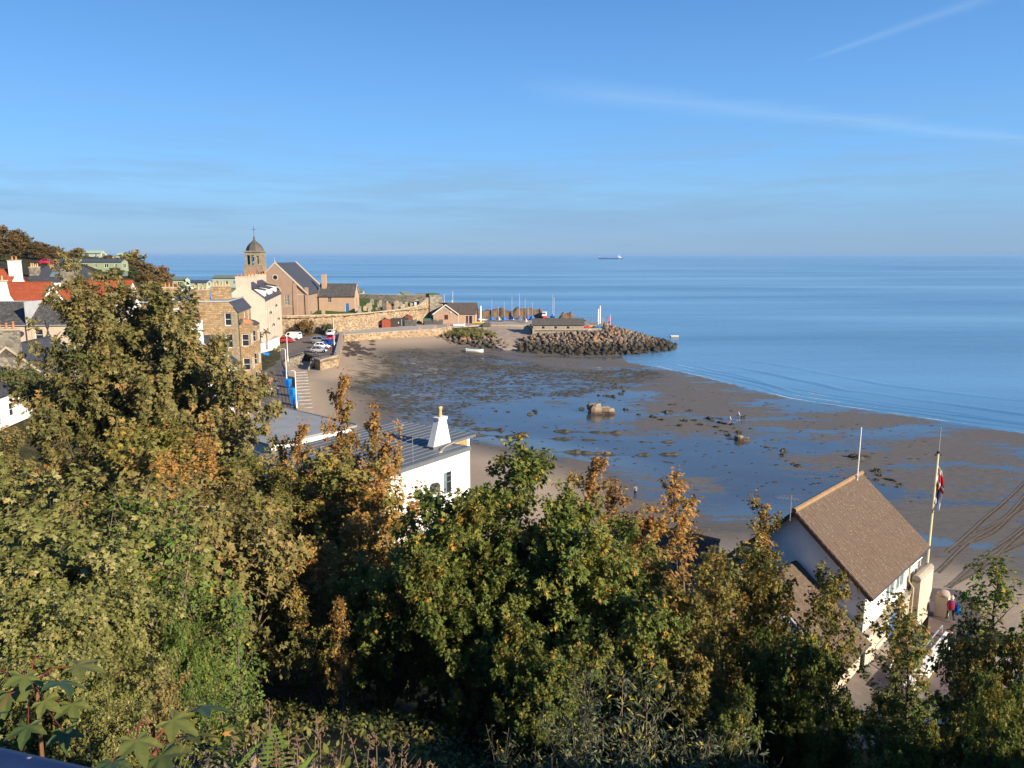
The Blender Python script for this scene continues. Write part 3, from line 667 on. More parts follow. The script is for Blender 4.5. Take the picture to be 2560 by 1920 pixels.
# nave: local x across (-8..8), y back
nv = MB(); HW, EH, RH, LN = 8.4, 6.4, 14.8, 23.0
PB = 4.7                                                # proud centre bay
nv.wall((-HW, .5, 0), X_, 2 * HW, EH, ()); nv.face([(-HW, .5, EH), (HW, .5, EH), (0, .5, RH)])
yb = lambda x: RH - abs(x) * (RH - EH) / HW
ops = [(PB + 2.0 - .0, 3.6, PB + 3.2, 6.4)]
nv.wall((-PB, 0, 0), X_, 2 * PB, yb(PB), [(-1.1 + PB, 4.2, 1.1 + PB, 7.2), (2.2 + PB, 3.3, 3.5 + PB, 6.1), (-3.5 + PB, 3.3, -2.2 + PB, 6.1)], 0.3)
nv.face([(-PB, 0, yb(PB)), (PB, 0, yb(PB)), (0, 0, RH + .05)])
nv.face([(-PB, 0, 0), (-PB, .5, 0), (-PB, .5, yb(PB)), (-PB, 0, yb(PB))]); nv.face([(PB, 0, 0), (PB, .5, 0), (PB, .5, yb(PB)), (PB, 0, yb(PB))])
nv.wall((HW, .5, 0), Y_, LN, EH, [(a, 1.4, a + .8, 4.8) for a in (6.0, 10.5, 15.0)], .25); nv.wall((-HW, LN + .5, 0), -Y_, LN, EH, ())
nv.wall((HW, LN + .5, 0), -X_, 2 * HW, EH, ()); nv.face([(HW, LN + .5, EH), (-HW, LN + .5, EH), (0, LN + .5, RH)])
nv.build('wall', HARL, ch)
for a in (6.0, 10.5, 15.0): window(ch, (HW, .5, 0), Y_, (a, 1.4, a + .8, 4.8), PALEST, GLASS, 2, 4, True, fw=.06, dep=.15)
window(ch, (-PB, 0, 0), X_, (2.2 + PB, 3.3, 3.5 + PB, 6.1), PALEST, GLASS_B, 2, 3, True, dep=.12, fw=.1)
window(ch, (-PB, 0, 0), X_, (-3.5 + PB, 3.3, -2.2 + PB, 6.1), PALEST, GLASS_B, 2, 3, True, dep=.12, fw=.1)
aw = window(ch, (-PB, 0, 0), X_, (-1.1 + PB, 4.2, 1.1 + PB, 7.2), PALEST, GLASS, 3, 3, True, dep=.2, fw=.1)
arc = [(1.1 * math.cos(a), 1.1 * math.sin(a)) for a in [math.pi * k / 10 for k in range(11)]]
MB().face([(x, -.012, 7.2 + z) for x, z in arc]).build('pane', GLASS, aw)
am = MB()
for k in range(10):
    a0, a1 = math.pi * k / 10, math.pi * (k + 1) / 10
    am.hexa([(r * math.cos(a), y, 7.2 + r * math.sin(a)) for y in (0.02, -.10) for r, a in ((1.1, a0), (1.4, a0), (1.4, a1), (1.1, a1))])
am.build('arch', PALEST, aw)
oc = MB()
for k in range(12):
    a0, a1 = 2 * math.pi * k / 12, 2 * math.pi * (k + 1) / 12
    oc.hexa([(r * math.cos(a), y, 11.0 + r * math.sin(a)) for y in (0.02, -.12) for r, a in ((.62, a0), (.9, a0), (.9, a1), (.62, a1))])
ow = oc.build('round_window', PALEST, ch); MB().face([(.63 * math.cos(2 * math.pi * k / 12), -.02, 11 + .63 * math.sin(2 * math.pi * k / 12)) for k in range(12)]).build('pane', GLASS, ow)
st = MB().box(-PB - .01, -.07, 2.9, PB + .01, -.004, 3.08); st.box(PB + .002, .43, 6.1, HW + .02, .498, 6.3); st.build('string_course', PALEST, ch)
bt = MB().hexa([(PB + .003, -.35, 0), (PB + 1.0, -.35, 0), (PB + 1.0, .497, 0), (PB + .003, .497, 0), (PB + .003, -.1, 9.6), (PB + 1.0, -.1, 9.3), (PB + 1.0, .497, 9.3), (PB + .003, .497, 9.6)]); bt.build('buttress', HARL, ch)
MB().box(HW - .5, .2, 0, HW + .35, 1.1, 8.2).build('buttress', HARL, ch)
for sg in (-1, 1):
    r = MB(); r.hexa([(sg * (HW + .35), 0.9, EH - .36), (sg * (HW + .35), LN + .2, EH - .36), (0, LN + .2, RH - .02), (0, 0.9, RH - .02), (sg * (HW + .35), 0.9, EH - .16), (sg * (HW + .35), LN + .2, EH - .16), (0, LN + .2, RH + .2), (0, 0.9, RH + .2)])
    r.build('roof', SLATE, ch)
    for y in (-.08, LN + .2):
        s2 = MB().hexa([(sg * (HW + .3), y, EH - .2), (sg * (HW + .3), y + .98, EH - .2), (0, y + .98, RH), (0, y, RH), (sg * (HW + .3), y, EH + .2), (sg * (HW + .3), y + .98, EH + .2), (0, y + .98, RH + .4), (0, y, RH + .4)]); s2.build('skew', PALEST, ch)
fn = MB().lathe([(.12, RH + .38), (.22, RH + .6), (.08, RH + .75), (.03, RH + 1.7)], 6, (0, .3)); fn.build('finial', PALEST, ch)
MB().tube([(HW + .05, .9, 0), (HW + .05, .9, EH)], .06, 6).build('downpipe', DARK, ch)
# bell tower
tx, ty = -7.6, 8.0; TWH = 2.4; tw_ = MB(); Z1, Z2 = 14.2, 18.0
tw_.box(tx - TWH, ty - TWH, 0, tx + TWH, ty + TWH, Z1)
tb = tw_.build('tower', HARL, ch)
q_ = MB()
for sx in (-1, 1): q_.box(tx + sx * TWH - .28, ty - TWH - .05, 0, tx + sx * TWH + .28, ty - TWH + .5, Z1 - .002)
q_.build('quoins', TOWERST, tb)
be = MB(); w2_ = TWH - .12
def belf(o, ux): be.wall(o, ux, 2 * w2_, Z2 - Z1, [(.6, .25, 1.45, 2.9), (1.75, .25, 2.6, 2.9), (3.2, .5, 3.9, 2.7)], .5)
belf((tx - w2_, ty - w2_, Z1), X_); belf((tx + w2_, ty - w2_, Z1), Y_); belf((tx + w2_, ty + w2_, Z1), -X_); belf((tx - w2_, ty + w2_, Z1), -Y_)
bb = be.build('belfry', TOWERST, tb)
MB().box(tx - w2_ + .5, ty - w2_ + .5, Z1 + .003, tx + w2_ - .5, ty + w2_ - .5, Z1 + .2).build('floor', TOWERST, bb)
MB().lathe([(.55, 0), (.5, .15), (.36, .35), (.3, .7), (.12, .9)], 10, (0, 0)).build('bell', DARK, bb).location = (tx - .4, ty, Z1 + 1.3)
MB().box(tx - 1.7, ty - .1, Z1 + 2.2, tx + 1.7, ty + .1, Z1 + 2.45).build('beam', DARK, bb)
MB().box(tx + w2_ - 1.35, ty - w2_ + .35, Z1 + .5, tx + w2_ - .6, ty - w2_ + .49, Z1 + 2.7).build('louvre', TOWERST, bb)
MB().box(tx - TWH - .1, ty - TWH - .1, Z1 - .12, tx + TWH + .1, ty + TWH + .1, Z1 + .12).build('string_course', TOWERST, tb); co = MB().box(tx - TWH - .25, ty - TWH - .25, Z2 + .002, tx + TWH + .25, ty + TWH + .25, Z2 + .32); co.build('cornice', TOWERST, tb)
dm = MB().lathe([(2.55, Z2 + .322), (2.42, Z2 + .5), (2.28, Z2 + 1.0), (2.0, Z2 + 1.6), (1.55, Z2 + 2.2), (1.0, Z2 + 2.65), (.65, Z2 + 2.95), (.32, Z2 + 3.4), (.2, Z2 + 4.2), (.12, Z2 + 4.5)], 8, (tx, ty), 0, .25)
dme = dm.build('dome', plain('lead_dome', (0.10, 0.085, 0.07), 0.6, 0.3, 1.2, 0.3, streak=0.3), tb)
MB().tube([(tx, ty, Z2 + 4.4), (tx, ty, Z2 + 7.2)], .06, 6).bar((tx - .55, ty, Z2 + 6.3), (tx + .55, ty, Z2 + 6.3), .07, .1).build('cross', DARK, dme)
# hall beside the church
hl = thing('church_hall', 'low brown church hall with mottled slate roof and blue door', 'hall', (-57.6, 221.5, 10.4), R(0))
gabled(hl, 10.6, 7.0, 4.6, 8.0, HARL2, SLATE_L, front=[(2.7, 2.8, 3.7, 4.2), (7.8, 0, 8.9, 2.5, 'door', BLUED)], right=[(2.6, 1.0, 4.2, 4.0)], win=dict(frame=PALEST, cols=2, rows=2), verge=PALEST)
chimney(hl, 1.2, 2.5, 5.6, 1.4, 0.9, 5.0, 3, HARL2, TERRA, PALEST, ph=.45)
# ---------------------------------------------------------------- cream tenement
te = thing('tenement', 'tall cream terrace with dormers and chimney pots above the car park', 'house', (-56.6, 170.0, 4.6), math.atan2(34, -6.8) )
# local x runs along the sea front away from the camera, local y to the left (inland)
LT_, WT_, ET_ = 34.5, 9.0, 12.2
opsF = []
for k in range(8):
    for z in (1.0, 4.4, 8.0):
        opsF.append((1.8 + k * 4.1, z, 2.7 + k * 4.1, z + 1.9))
mbw = MB(); mbw.wall((0, 0, 0), X_, LT_, ET_, opsF); mbw.wall((LT_, WT_, 0), -X_, LT_, ET_, ()); mbw.wall((LT_, 0, 0), Y_, WT_, ET_, ()); mbw.wall((0, WT_, 0), -Y_, WT_, ET_, ())
mbw.face([(LT_, 0, ET_), (LT_, WT_, ET_), (LT_, WT_ / 2, ET_ + 3.6)]); mbw.face([(0, WT_, ET_), (0, 0, ET_), (0, WT_ / 2, ET_ + 3.6)]); mbw.build('wall', CREAM, te)
for op in opsF: window(te, (0, 0, 0), X_, op, PVC, GLASS, 1, 2, True, sm=PALEST)
for y0 in (0, WT_):
    sg = 1 if y0 == 0 else -1
    r = MB().hexa([(.3, y0 - sg * .3, ET_ - .2), (LT_ - .3, y0 - sg * .3, ET_ - .2), (LT_ - .3, WT_ / 2, ET_ + 3.5), (.3, WT_ / 2, ET_ + 3.5), (.3, y0 - sg * .3, ET_), (LT_ - .3, y0 - sg * .3, ET_), (LT_ - .3, WT_ / 2, ET_ + 3.75), (.3, WT_ / 2, ET_ + 3.75)]); r.build('roof', SLATE, te)
for x in (.02, LT_ - .3):
    for y0 in (0, WT_):
        MB().hexa([(x - .05, y0, ET_ - .1), (x + .28, y0, ET_ - .1), (x + .28, WT_ / 2, ET_ + 3.5), (x - .05, WT_ / 2, ET_ + 3.5), (x - .05, y0, ET_ + .22), (x + .28, y0, ET_ + .22), (x + .28, WT_ / 2, ET_ + 3.85), (x - .05, WT_ / 2, ET_ + 3.85)]).build('skew', CREAM, te)
for x in (4.5, 13.0, 17.5, 27.0):
    d = MB(); d.wall((x, .5, ET_ + .15), X_, 2.6, 1.9, [(.35, .3, 2.25, 1.6)], .1); d.face([(x, .5, ET_ + .3), (x, .5, ET_ + 2.05), (x, 3.2, ET_ + 2.5)]); d.face([(x + 2.6, .5, ET_ + .3), (x + 2.6, .5, ET_ + 2.05), (x + 2.6, 3.2, ET_ + 2.5)])
    dd = d.build('dormer', OFFW, te); MB().hexa([(x - .15, .3, ET_ + 2.06), (x + 2.75, .3, ET_ + 2.06), (x + 2.75, 3.6, ET_ + 2.9), (x - .15, 3.6, ET_ + 2.9), (x - .15, .3, ET_ + 2.2), (x + 2.75, .3, ET_ + 2.2), (x + 2.75, 3.6, ET_ + 3.04), (x - .15, 3.6, ET_ + 3.04)]).build('dormer_roof', SLATE, dd)
    window(dd, (x, .5, ET_ + .15), X_, (.35, .3, 2.25, 1.6), PVC, GLASS, 2, 1, False, dep=.04)
BEI = plain('beige_chimney_render', (.50, .43, .34), .9, .1, 1, .1, streak=.25)
chimney(te, .55, WT_ / 2, ET_ + 2.2, 1.0, 3.2, 3.1, 4, BEI, TERRA, BEI, 'y')
chimney(te, LT_ - .6, 6.0, ET_ + 1.6, 1.0, 5.0, 3.4, 8, BEI, TERRA, BEI, 'y')
chimney(te, LT_ * .5, WT_ / 2 + 1, ET_ + 2.6, 1.0, 3.4, 2.2, 4, BEI, TERRA, BEI, 'y')
for x in (3.9, 9, 15.4, 21, 26.5): MB().tube([(x + .1, -.1, .2), (x + .1, -.1, ET_ - .2)], .055, 5).build('downpipe', PALEST, te)
for x, z in ((7.2, 8.9), (11.8, 5.6), (19.3, 9.8), (23.4, 6.1)): dish(te, (x, -.35, z), (-.5, -1, .3), .36)
# ---------------------------------------------------------------- sandstone house
sh = thing('stone_house', 'tall coursed sandstone house with lead topped roof and sea facing bays', 'house', (-58.6, 117.1, 3.9), R(10))
LS, WS, HS = 14.4, 13.0, 14.0
o1 = [(12.5, 11.9, 13.45, 13.9), (12.5, 8.3, 13.45, 10.5), (12.5, 4.3, 13.45, 6.4), (6.2, 8.3, 7.1, 10.4), (6.2, 4.3, 7.1, 6.4)]
o2 = [(10.0, 12.0, 11.0, 13.6), (10.0, 8.3, 11.0, 10.4), (10.0, 4.3, 11.0, 6.4), (6.3, 12.0, 7.3, 13.6)]
mw = MB(); mw.wall((0, 0, 0), X_, LS, HS, o1); mw.wall((LS, 0, 0), Y_, WS, HS, o2); mw.wall((LS, WS, 0), -X_, LS, HS, ()); mw.wall((0, WS, 0), -Y_, WS, HS, ())
mw.face([(0, 0, HS), (LS, 0, HS), (LS - 1.2, 0, HS + 1.7), (0, 0, HS + 1.7)]); mw.build('wall', SANDST, sh)
for op in o1: window(sh, (0, 0, 0), X_, op, PVC, GLASS, 1, 2, True, sm=PALEST)
for op in o2: window(sh, (LS, 0, 0), Y_, op, PVC, GLASS, 1, 2, True, sm=PALEST)
MB().mesh([(LS + .25, -.02, HS - .1), (LS + .25, WS, HS - .1), (LS - 1.2, WS, HS + 1.72), (LS - 1.2, -.02, HS + 1.72), (LS - 1.5, -.02, HS + 1.5), (LS - 1.5, WS, HS + 1.5)], [(0, 1, 2, 3), (3, 2, 5, 4)]).build('roof', SLATE, sh)
MB().box(0, 0.02, HS + 1.3, LS - 1.3, WS, HS + 1.66).build('roof', FELT, sh)
pp = MB().box(-.05, -.12, HS + 1.702, LS - 1.15, .35, HS + 1.9); pp.box(LS - 1.3, .352, HS + 1.74, LS - 1.0, WS, HS + 1.9); pp.build('flashing', LEAD, sh)
qn = MB()
for k in range(28):
    z = k * .5; w = .55 if k % 2 else .35; qn.box(LS - w, -.035, z, LS + .035, w if not k % 2 else .35, z + .48)
qn.build('quoins', TOWERST, sh)
for z0, z1 in ((11.5, 14.3), (7.9, 10.9), (3.9, 6.8)): MB().box(12.2, -.03, z0, 12.48, -.004, z1).box(13.47, -.03, z0, 13.75, -.004, z1).build('window_margin', TOWERST, sh)
chimney(sh, 8.9, .9, HS + 1.66, 2.5, 1.0, 1.9, 4, SANDST, TERRAY, PALEST)
chimney(sh, 10.3, 9.5, HS + 1.6, 3.2, 1.0, 2.2, 6, SANDST, TERRAY, PALEST)
chimney(sh, 2.0, 10.5, HS + 1.6, 2.6, 1.0, 2.0, 4, SANDST, TERRA, PALEST)
lan = MB(); cx, cy, hh, rr_ = 5.9, 6.0, HS + 1.66, 2.3
pk = Vector((cx, cy, hh + 2.5)); cn = [Vector((cx + sx * rr_, cy + sy * 2.0, hh + .3)) for sx, sy in ((-1, -1), (1, -1), (1, 1), (-1, 1))]
for k in range(4):
    a, b = cn[k], cn[(k + 1) % 4]; lan.tube([a, pk], .09, 5); lan.tube([a, b], .09, 5)
    for f in (.25, .5, .75): lan.tube([a.lerp(b, f), a.lerp(b, f).lerp(pk, 1 - abs(f - .5) * 2 if f != .5 else 1)], .06, 4)
lr = lan.build('roof_lantern', WHITEP, sh)
gm = MB()
for k in range(4): gm.face([cn[k], cn[(k + 1) % 4], pk])
gm.build('pane', GLASS_B, lr)
for by, bz in ((1.6, 12.0), (8.4, 11.2)):                # bays on the sea side
    b_ = MB(); x0, x1 = LS, LS + 1.6; opz = [(z, z + 2.0) for z in (1.0, 4.3, 8.3) if z + 2.2 < bz]
    bo = [(.25, a, 1.35, b) for a, b in opz]
    b_.wall((x0, by, 0), X_, 1.6, bz, bo, .12); b_.wall((x1, by, 0), Y_, 3.0, bz, [(.5, a, 1.3, b) for a, b in opz] + [(1.7, a, 2.5, b) for a, b in opz], .12); b_.wall((x1, by + 3, 0), -X_, 1.6, bz, ())
    bp = b_.build('bay', SANDST, sh)
    for op in bo: window(bp, (x0, by, 0), X_, op, PVC, GLASS, 1, 2, False, dep=.05)
    for a, b in opz: window(bp, (x1, by, 0), Y_, (.5, a, 1.3, b), PVC, GLASS, 1, 2, False, dep=.05); window(bp, (x1, by, 0), Y_, (1.7, a, 2.5, b), PVC, GLASS, 1, 2, False, dep=.05)
    MB().hexa([(x0, by - .15, bz + .003), (x1 + .15, by - .15, bz + .003), (x1 + .15, by + 3.15, bz + .003), (x0, by + 3.15, bz + .003), (x0, by + .2, bz + .8), (x1 - .6, by + .4, bz + .6), (x1 - .6, by + 2.6, bz + .6), (x0, by + 2.8, bz + .8)]).build('bay_roof', TERRA if bz > 11.5 else SLATE, bp)
MB().tube([(LS + .12, .3, 0), (LS + .12, .3, HS)], .06, 5).build('downpipe', DARK, sh)
dish(sh, (LS + .4, .9, HS - 1.5), (.6, -1, .2), .4)
# ---------------------------------------------------------------- white cottages in front of it
wc = thing('white_cottage', 'white gabled cottage with slate dormer in front of the sandstone house', 'house', (-37.4, 99.0, 4.4), R(109))
gabled(wc, 8.0, 10.6, 7.6, 12.3, WHITE, SLATE, left=[(5.8, 3.8, 6.9, 5.6), (2.6, 3.8, 3.7, 5.6)], front=[(1.8, 1.2, 2.8, 3.0), (5, 1.2, 6, 3.0)], verge=LEAD, oh=.2)
chimney(wc, .5, 5.3, 10.6, .9, 3.0, 3.3, 3, WHITE, TERRA, OFFW, 'y')
dm_ = MB(); x0, x1, y0 = 2.2, 5.2, .9; dz = 8.3
dm_.wall((x0, y0, dz), X_, 3.0, 2.2, [(.3, .4, 2.7, 2.0)], .1); dm_.wall((x0, 4.2, dz), -Y_, 3.3, 2.2, ()); dm_.wall((x1, y0, dz), Y_, 3.3, 2.2, ())
dd = dm_.build('dormer', plain('dormer_cheek', (0.34, 0.33, 0.31), .8, .1), wc); window(dd, (x0, y0, dz), X_, (.3, .4, 2.7, 2.0), PVC, GLASS, 3, 1, False, dep=.03)
MB().mesh([(x0 - .2, y0 - .2, dz + 2.2), (x1 + .2, y0 - .2, dz + 2.2), (x1 + .2, 4.6, dz + 2.2), (x0 - .2, 4.6, dz + 2.2), (x0 + 1.5, 2.2, dz + 3.5), (x0 + 1.5, 4.8, dz + 3.5)], [(0, 1, 4), (1, 2, 5, 4), (0, 4, 5, 3), (3, 2, 1, 0)]).build('dormer_roof', SLATE, dd)
wl = MB(); wl.wall((-2.9, -1.3, 0), X_, 6.0, 4.2, [(1.0, 1.2, 1.9, 2.9), (3.4, 1.2, 4.3, 2.9)]); wl.wall((-2.9, 3.6, 0), -Y_, 4.9, 4.2, [(1.0, 1.2, 2.0, 2.9)]); wl.wall((3.1, -1.3, 0), Y_, 1.3, 4.2); wl.face([(-2.9, 3.6, 4.2), (-2.9, -1.3, 4.2), (-2.9, 3.6, 7.4)])
wlp = wl.build('wing', WHITE, wc); window(wlp, (-2.9, -1.3, 0), X_, (1.0, 1.2, 1.9, 2.9)); window(wlp, (-2.9, -1.3, 0), X_, (3.4, 1.2, 4.3, 2.9)); window(wlp, (-2.9, 3.6, 0), -Y_, (1.0, 1.2, 2.0, 2.9))
MB().hexa([(-3.05, -1.6, 3.99), (3.2, -1.6, 3.99), (3.2, 3.7, 7.46), (-3.05, 3.7, 7.46), (-3.05, -1.6, 4.14), (3.2, -1.6, 4.14), (3.2, 3.7, 7.6), (-3.05, 3.7, 7.6)]).build('wing_roof', SLATE, wlp)
w2r = thing('white_house', 'white house with tall block chimney half hidden behind the big tree', 'house', (-56.2, 110.5, 6.0), R(8))
gabled(w2r, 6.4, 6.5, 8.6, 10.6, WHITE, SLATE, front=[(4.9, 5.5, 5.7, 7.2), (1.2, 5.5, 2.0, 7.2)], oh=.15)
chimney(w2r, 4.6, .45, 8.0, 2.7, .9, 5.0, 1, WHITE, TERRA, OFFW)
# ---------------------------------------------------------------- houses further left
hs = thing('slate_roofed_house', 'beige rendered house with grey slate roof and white windows', 'house', (-79.5, 104.5, 12.0), R(3))
f_ = [(6.6, 3.0, 7.5, 4.6), (7.75, 3.0, 8.65, 4.6), (6.9, 0.3, 7.8, 1.9), (8.05, 0.3, 8.95, 1.9), (1.4, 3.0, 3.2, 4.6), (1.4, .3, 3.2, 1.9), (11.5, 3.0, 12.6, 4.6)]
gabled(hs, 16.5, 8.0, 5.3, 8.2, CREAM2, SLATE_L, front=f_, win=dict(rows=2, cols=1), fascia=LEAD, oh=.2)
for x in (5.1, 10.4): MB().tube([(x, -.1, 0), (x, -.1, 5.2)], .06, 5).build('downpipe', DARK, hs)
dish(hs, (9.8, -.35, 4.0), (.4, -1, .2), .38)
MB().box(10.6, -.3, 5.0, 10.72, 4.1, 8.5).build('party_skew', LEAD, hs)
hr = thing('pantiled_house', 'white house with red pantiled roof and broad white chimney gable', 'house', (-91.5, 126.5, 14.0), R(4))
gabled(hr, 10.5, 8.5, 4.6, 8.2, WHITE, PANTILE, front=[(8.5, 2.2, 9.5, 3.8)], fascia=PANTILE)
cg = MB().extr([(-.0, 0), (6.2, 0), (6.2, 3.6), (4.6, 6.2), (4.3, 8.6), (2.3, 8.6), (2.0, 6.2), (0, 3.6)], (1.2, -1.4, 0), X_, Y_, Z_, 1.5); cgp = cg.build('chimney_gable', WHITE, hr)
MB().box(3.3, -1.5, 8.602, 5.7, .2, 8.85).build('cope', PALEST, cgp)
for k in range(3): put('chimney_pot', MB().lathe([(.18, 0), (.15, .1), (.14, .7), (.18, .75)], 8).data('chimney_pot', TERRAY, True), cgp, (3.8 + k * .7, -.6, 8.85))
hr2 = thing('pantiled_house', 'white gabled house with red pantiles at the left picture edge', 'house', (-99.0, 131, 15.0), R(2))
gabled(hr2, 9.5, 8.0, 5.2, 9.4, WHITE, PANTILE, front=[(6.2, 2.0, 7.2, 3.6)], fascia=PANTILE)
chimney(hr2, 9.3, 4, 7.0, 1.0, 2.4, 4.0, 2, WHITE, TERRA, PALEST, 'y')
hr3 = thing('pantiled_house', 'small red pantiled house behind the top of the big tree', 'house', (-84.5, 138, 14.5), R(8))
gabled(hr3, 12.0, 8.0, 4.2, 7.6, WHITE, PANTILE, front=[(4, 1.8, 5, 3.3), (8, 1.8, 9, 3.3)], fascia=PANTILE)
chimney(hr3, .6, 4, 6.2, 1.6, 2.2, 3.6, 3, RUB_GREY, TERRAY, PALEST, 'y')
hd = thing('hipped_house', 'dark slate hipped house with bluish skylight below the red car', 'house', (-104, 158, 17.0), R(5))
mh = MB(); Lh, Wh, Eh, Rh = 14.0, 9.0, 4.4, 7.8
for o, ux, Wd_ in (((0, 0, 0), X_, Lh), ((Lh, 0, 0), Y_, Wh), ((Lh, Wh, 0), -X_, Lh), ((0, Wh, 0), -Y_, Wh)): mh.wall(o, ux, Wd_, Eh, [(3, 1.4, 4.1, 3.0), (8.5, 1.4, 9.6, 3.0)] if Wd_ == Lh and ux == X_ else ())
mh.build('wall', OFFW, hd); window(hd, (0, 0, 0), X_, (3, 1.4, 4.1, 3.0)); window(hd, (0, 0, 0), X_, (8.5, 1.4, 9.6, 3.0))
MB().mesh([(-.3, -.3, Eh), (Lh + .3, -.3, Eh), (Lh + .3, Wh + .3, Eh), (-.3, Wh + .3, Eh), (3.5, Wh / 2, Rh), (Lh - 3.5, Wh / 2, Rh)], [(0, 1, 5, 4), (1, 2, 5), (2, 3, 4, 5), (3, 0, 4), (3, 2, 1, 0)]).build('roof', SLATE, hd)
MB().hexa([(5.4, .9, 5.4), (6.8, .9, 5.4), (6.8, 2.2, 6.35), (5.4, 2.2, 6.35), (5.4, .9, 5.55), (6.8, .9, 5.55), (6.8, 2.2, 6.5), (5.4, 2.2, 6.5)]).build('skylight', GLASS_B, hd)
chimney(hd, 2.0, 2.0, 4.4, 1.8, 1.0, 3.0, 4, RUB_GREY, TERRAY, PALEST)
wg = thing('white_gable_house', 'white gabled cottage with terracotta potted chimney at lower left', 'house', (-55.2, 74.0, 8.2), R(98))
gabled(wg, 12.0, 9.0, 3.6, 7.2, WHITE, SLATE, verge=LEAD, oh=.15, front=[(3, 1, 4, 2.5), (7, 1, 8, 2.5)])
chimney(wg, .5, 4.5, 5.4, 1.0, 2.3, 3.4, 2, WHITE, TERRA, PALEST, 'y', 1.0)
dish(wg, (1.4, 3.0, 8.2), (-.6, -1, .3), .4, GALV)
ss = thing('stone_gabled_house', 'old stone gabled cottage with slate roof and potted chimney behind the white gable', 'house', (-56.2, 88.0, 8.6), R(98))
gabled(ss, 11.0, 8.0, 4.2, 7.6, RUB_GREY, SLATE, verge=PALEST, oh=.15, front=[(3, 1, 4, 2.5)])
chimney(ss, .5, 4.0, 6.4, 1.0, 2.4, 3.2, 3, RUB_GREY, TERRA, PALEST, 'y', .8)
gz = thing('gazebo', 'octagonal conservatory with pale green glazed conical roof and dark finial', 'gazebo', (-62.3, 99.0, 10.6), 0)
MB().lathe([(2.3, 0), (2.3, 2.6)], 8).build('wall', GLASS_B, gz)
MB().lathe([(2.5, 2.602), (1.6, 3.5), (.8, 4.6), (.15, 5.9)], 8).build('roof', plain('pale_green_glazing', (.30, .37, .34), .3, .08), gz)
gb_ = MB()
for k in range(8):
    a = 2 * math.pi * (k + .5) / 8; c, s = math.cos(a), math.sin(a); gb_.tube([(2.53 * c, 2.53 * s, 2.62), (1.63 * c, 1.63 * s, 3.53), (.83 * c, .83 * s, 4.63), (.15 * c, .15 * s, 5.95)], .05, 4); gb_.tube([(2.33 * c, 2.33 * s, 0), (2.33 * c, 2.33 * s, 2.6)], .07, 4)
gb_.lathe([(.1, 5.9), (.16, 6.2), (.06, 6.5), (.2, 6.9), (.22, 7.5), (.05, 7.9)], 6); gb_.build('rib', DARK, gz)
# ---------------------------------------------------------------- white seaside house with seamed metal roof
e1 = Vector((.588, .809)); ah = math.atan2(.809, .588)
mh_ = thing('seaside_house', 'white house with flat grey seamed metal roof and tapered chimney', 'house', (-3.71, 64.33, 3.6), ah)
# local x along the seams (e1), local y away to the left; roof 6.4 above
RT = 6.4
mw = MB(); mw.wall((-13.5, .45, -1), X_, 12.6, RT + .9, [(10.3, 3.7, 11.45, 5.75)], .14); mw.wall((-.9, .45, -1), Y_, 2.2, RT + .9); mw.wall((-.9, 2.65, -1), X_, 4.0, RT + .9); mw.wall((3.1, 2.65, -1), Y_, 9.8, RT + .9, [(1.5, 3.5, 5.0, 5.8)]); mw.wall((3.1, 12.45, -1), -X_, 16.6, RT + .9); mw.wall((-13.5, 12.45, -1), -Y_, 12, RT + .9)
mw.build('wall', WHITE, mh_)
wn_ = window(mh_, (-13.5, .45, -1), X_, (10.3, 3.7, 11.45, 5.75), PVC, GLASS, 1, 1, True, dep=.05, sm=WHITE)
MB().box(-3.15, .50, 2.78, -2.72, .515, 4.7).build('curtain', GLASS_B, wn_); MB().box(-2.71, .50, 3.75, -2.12, .51, 3.82).box(-2.71, .50, 4.3, -2.12, .51, 4.35).build('transom', GLASS_B, wn_)
window(mh_, (3.1, 2.65, -1), Y_, (1.5, 3.5, 5.0, 5.8), PVC, GLASS, 3, 1, True)
MB().box(-1.3, .3, 2.2, -.75, .75, 2.35).box(-1.15, .33, -1, -.86, .5, 2.19).build('pilaster', WHITE, mh_)
MB().box(-14, .0, RT - .12, 0, 2.5, RT + .10).box(-14, 2.502, RT - .12, 3.8, 12.9, RT + .10).build('roof_deck', ZINC, mh_)
sp_ = .815
for k in range(16):
    y0 = k * sp_; y1 = min(12.88, y0 + sp_ - .01); xe = -.02 if y1 < 2.55 else 3.78
    if y0 < 2.5 < y1 and y1 - 2.5 < .5: xe = -.02
    p = MB().box(-13.98, y0 + .01, RT + .102, xe, y1, RT + .125); p.box(-13.98, y0 - .012, RT + .126, xe, y0 + .022, RT + .17)
    p.build('roof_panel', ZINC, mh_)
sm_ = MB()
for k in range(1, 16):
    y0 = k * sp_; xe = -.02 if y0 < 2.45 else 3.78; sm_.box(-13.97, y0 - .010, RT + .171, xe, y0 + .020, RT + .182)
sm_.build('seam', plain('pale_seam', (.17, .19, .21), .5), mh_)
MB().box(-14, -.05, RT - .22, .02, -.002, RT + .12).box(.002, -.05, RT - .22, .04, 2.45, RT + .12).box(3.802, 2.5, RT - .22, 3.85, 12.9, RT + .12).build('fascia', ZINC, mh_)
MB().box(.3, 2.56, RT - .75, 2.6, 2.64, RT - .13).build('timber_panel', WOODT, mh_)
chx = MB(); bx0, bx1, by0, by1 = -2.75, -.35, 2.0, 2.75
b0 = [(bx0, by0), (bx1, by0), (bx1, by1), (bx0, by1)]; cxm, cym = -1.35, 2.38
t0_ = [(cxm - .50, cym - .28), (cxm + .50, cym - .28), (cxm + .50, cym + .28), (cxm - .50, cym + .28)]
zc = RT + .16
chx.hexa([(*p, zc) for p in b0] + [(*p, zc + 2.35) for p in t0_])
chp = chx.build('chimney', WHITE, mh_)
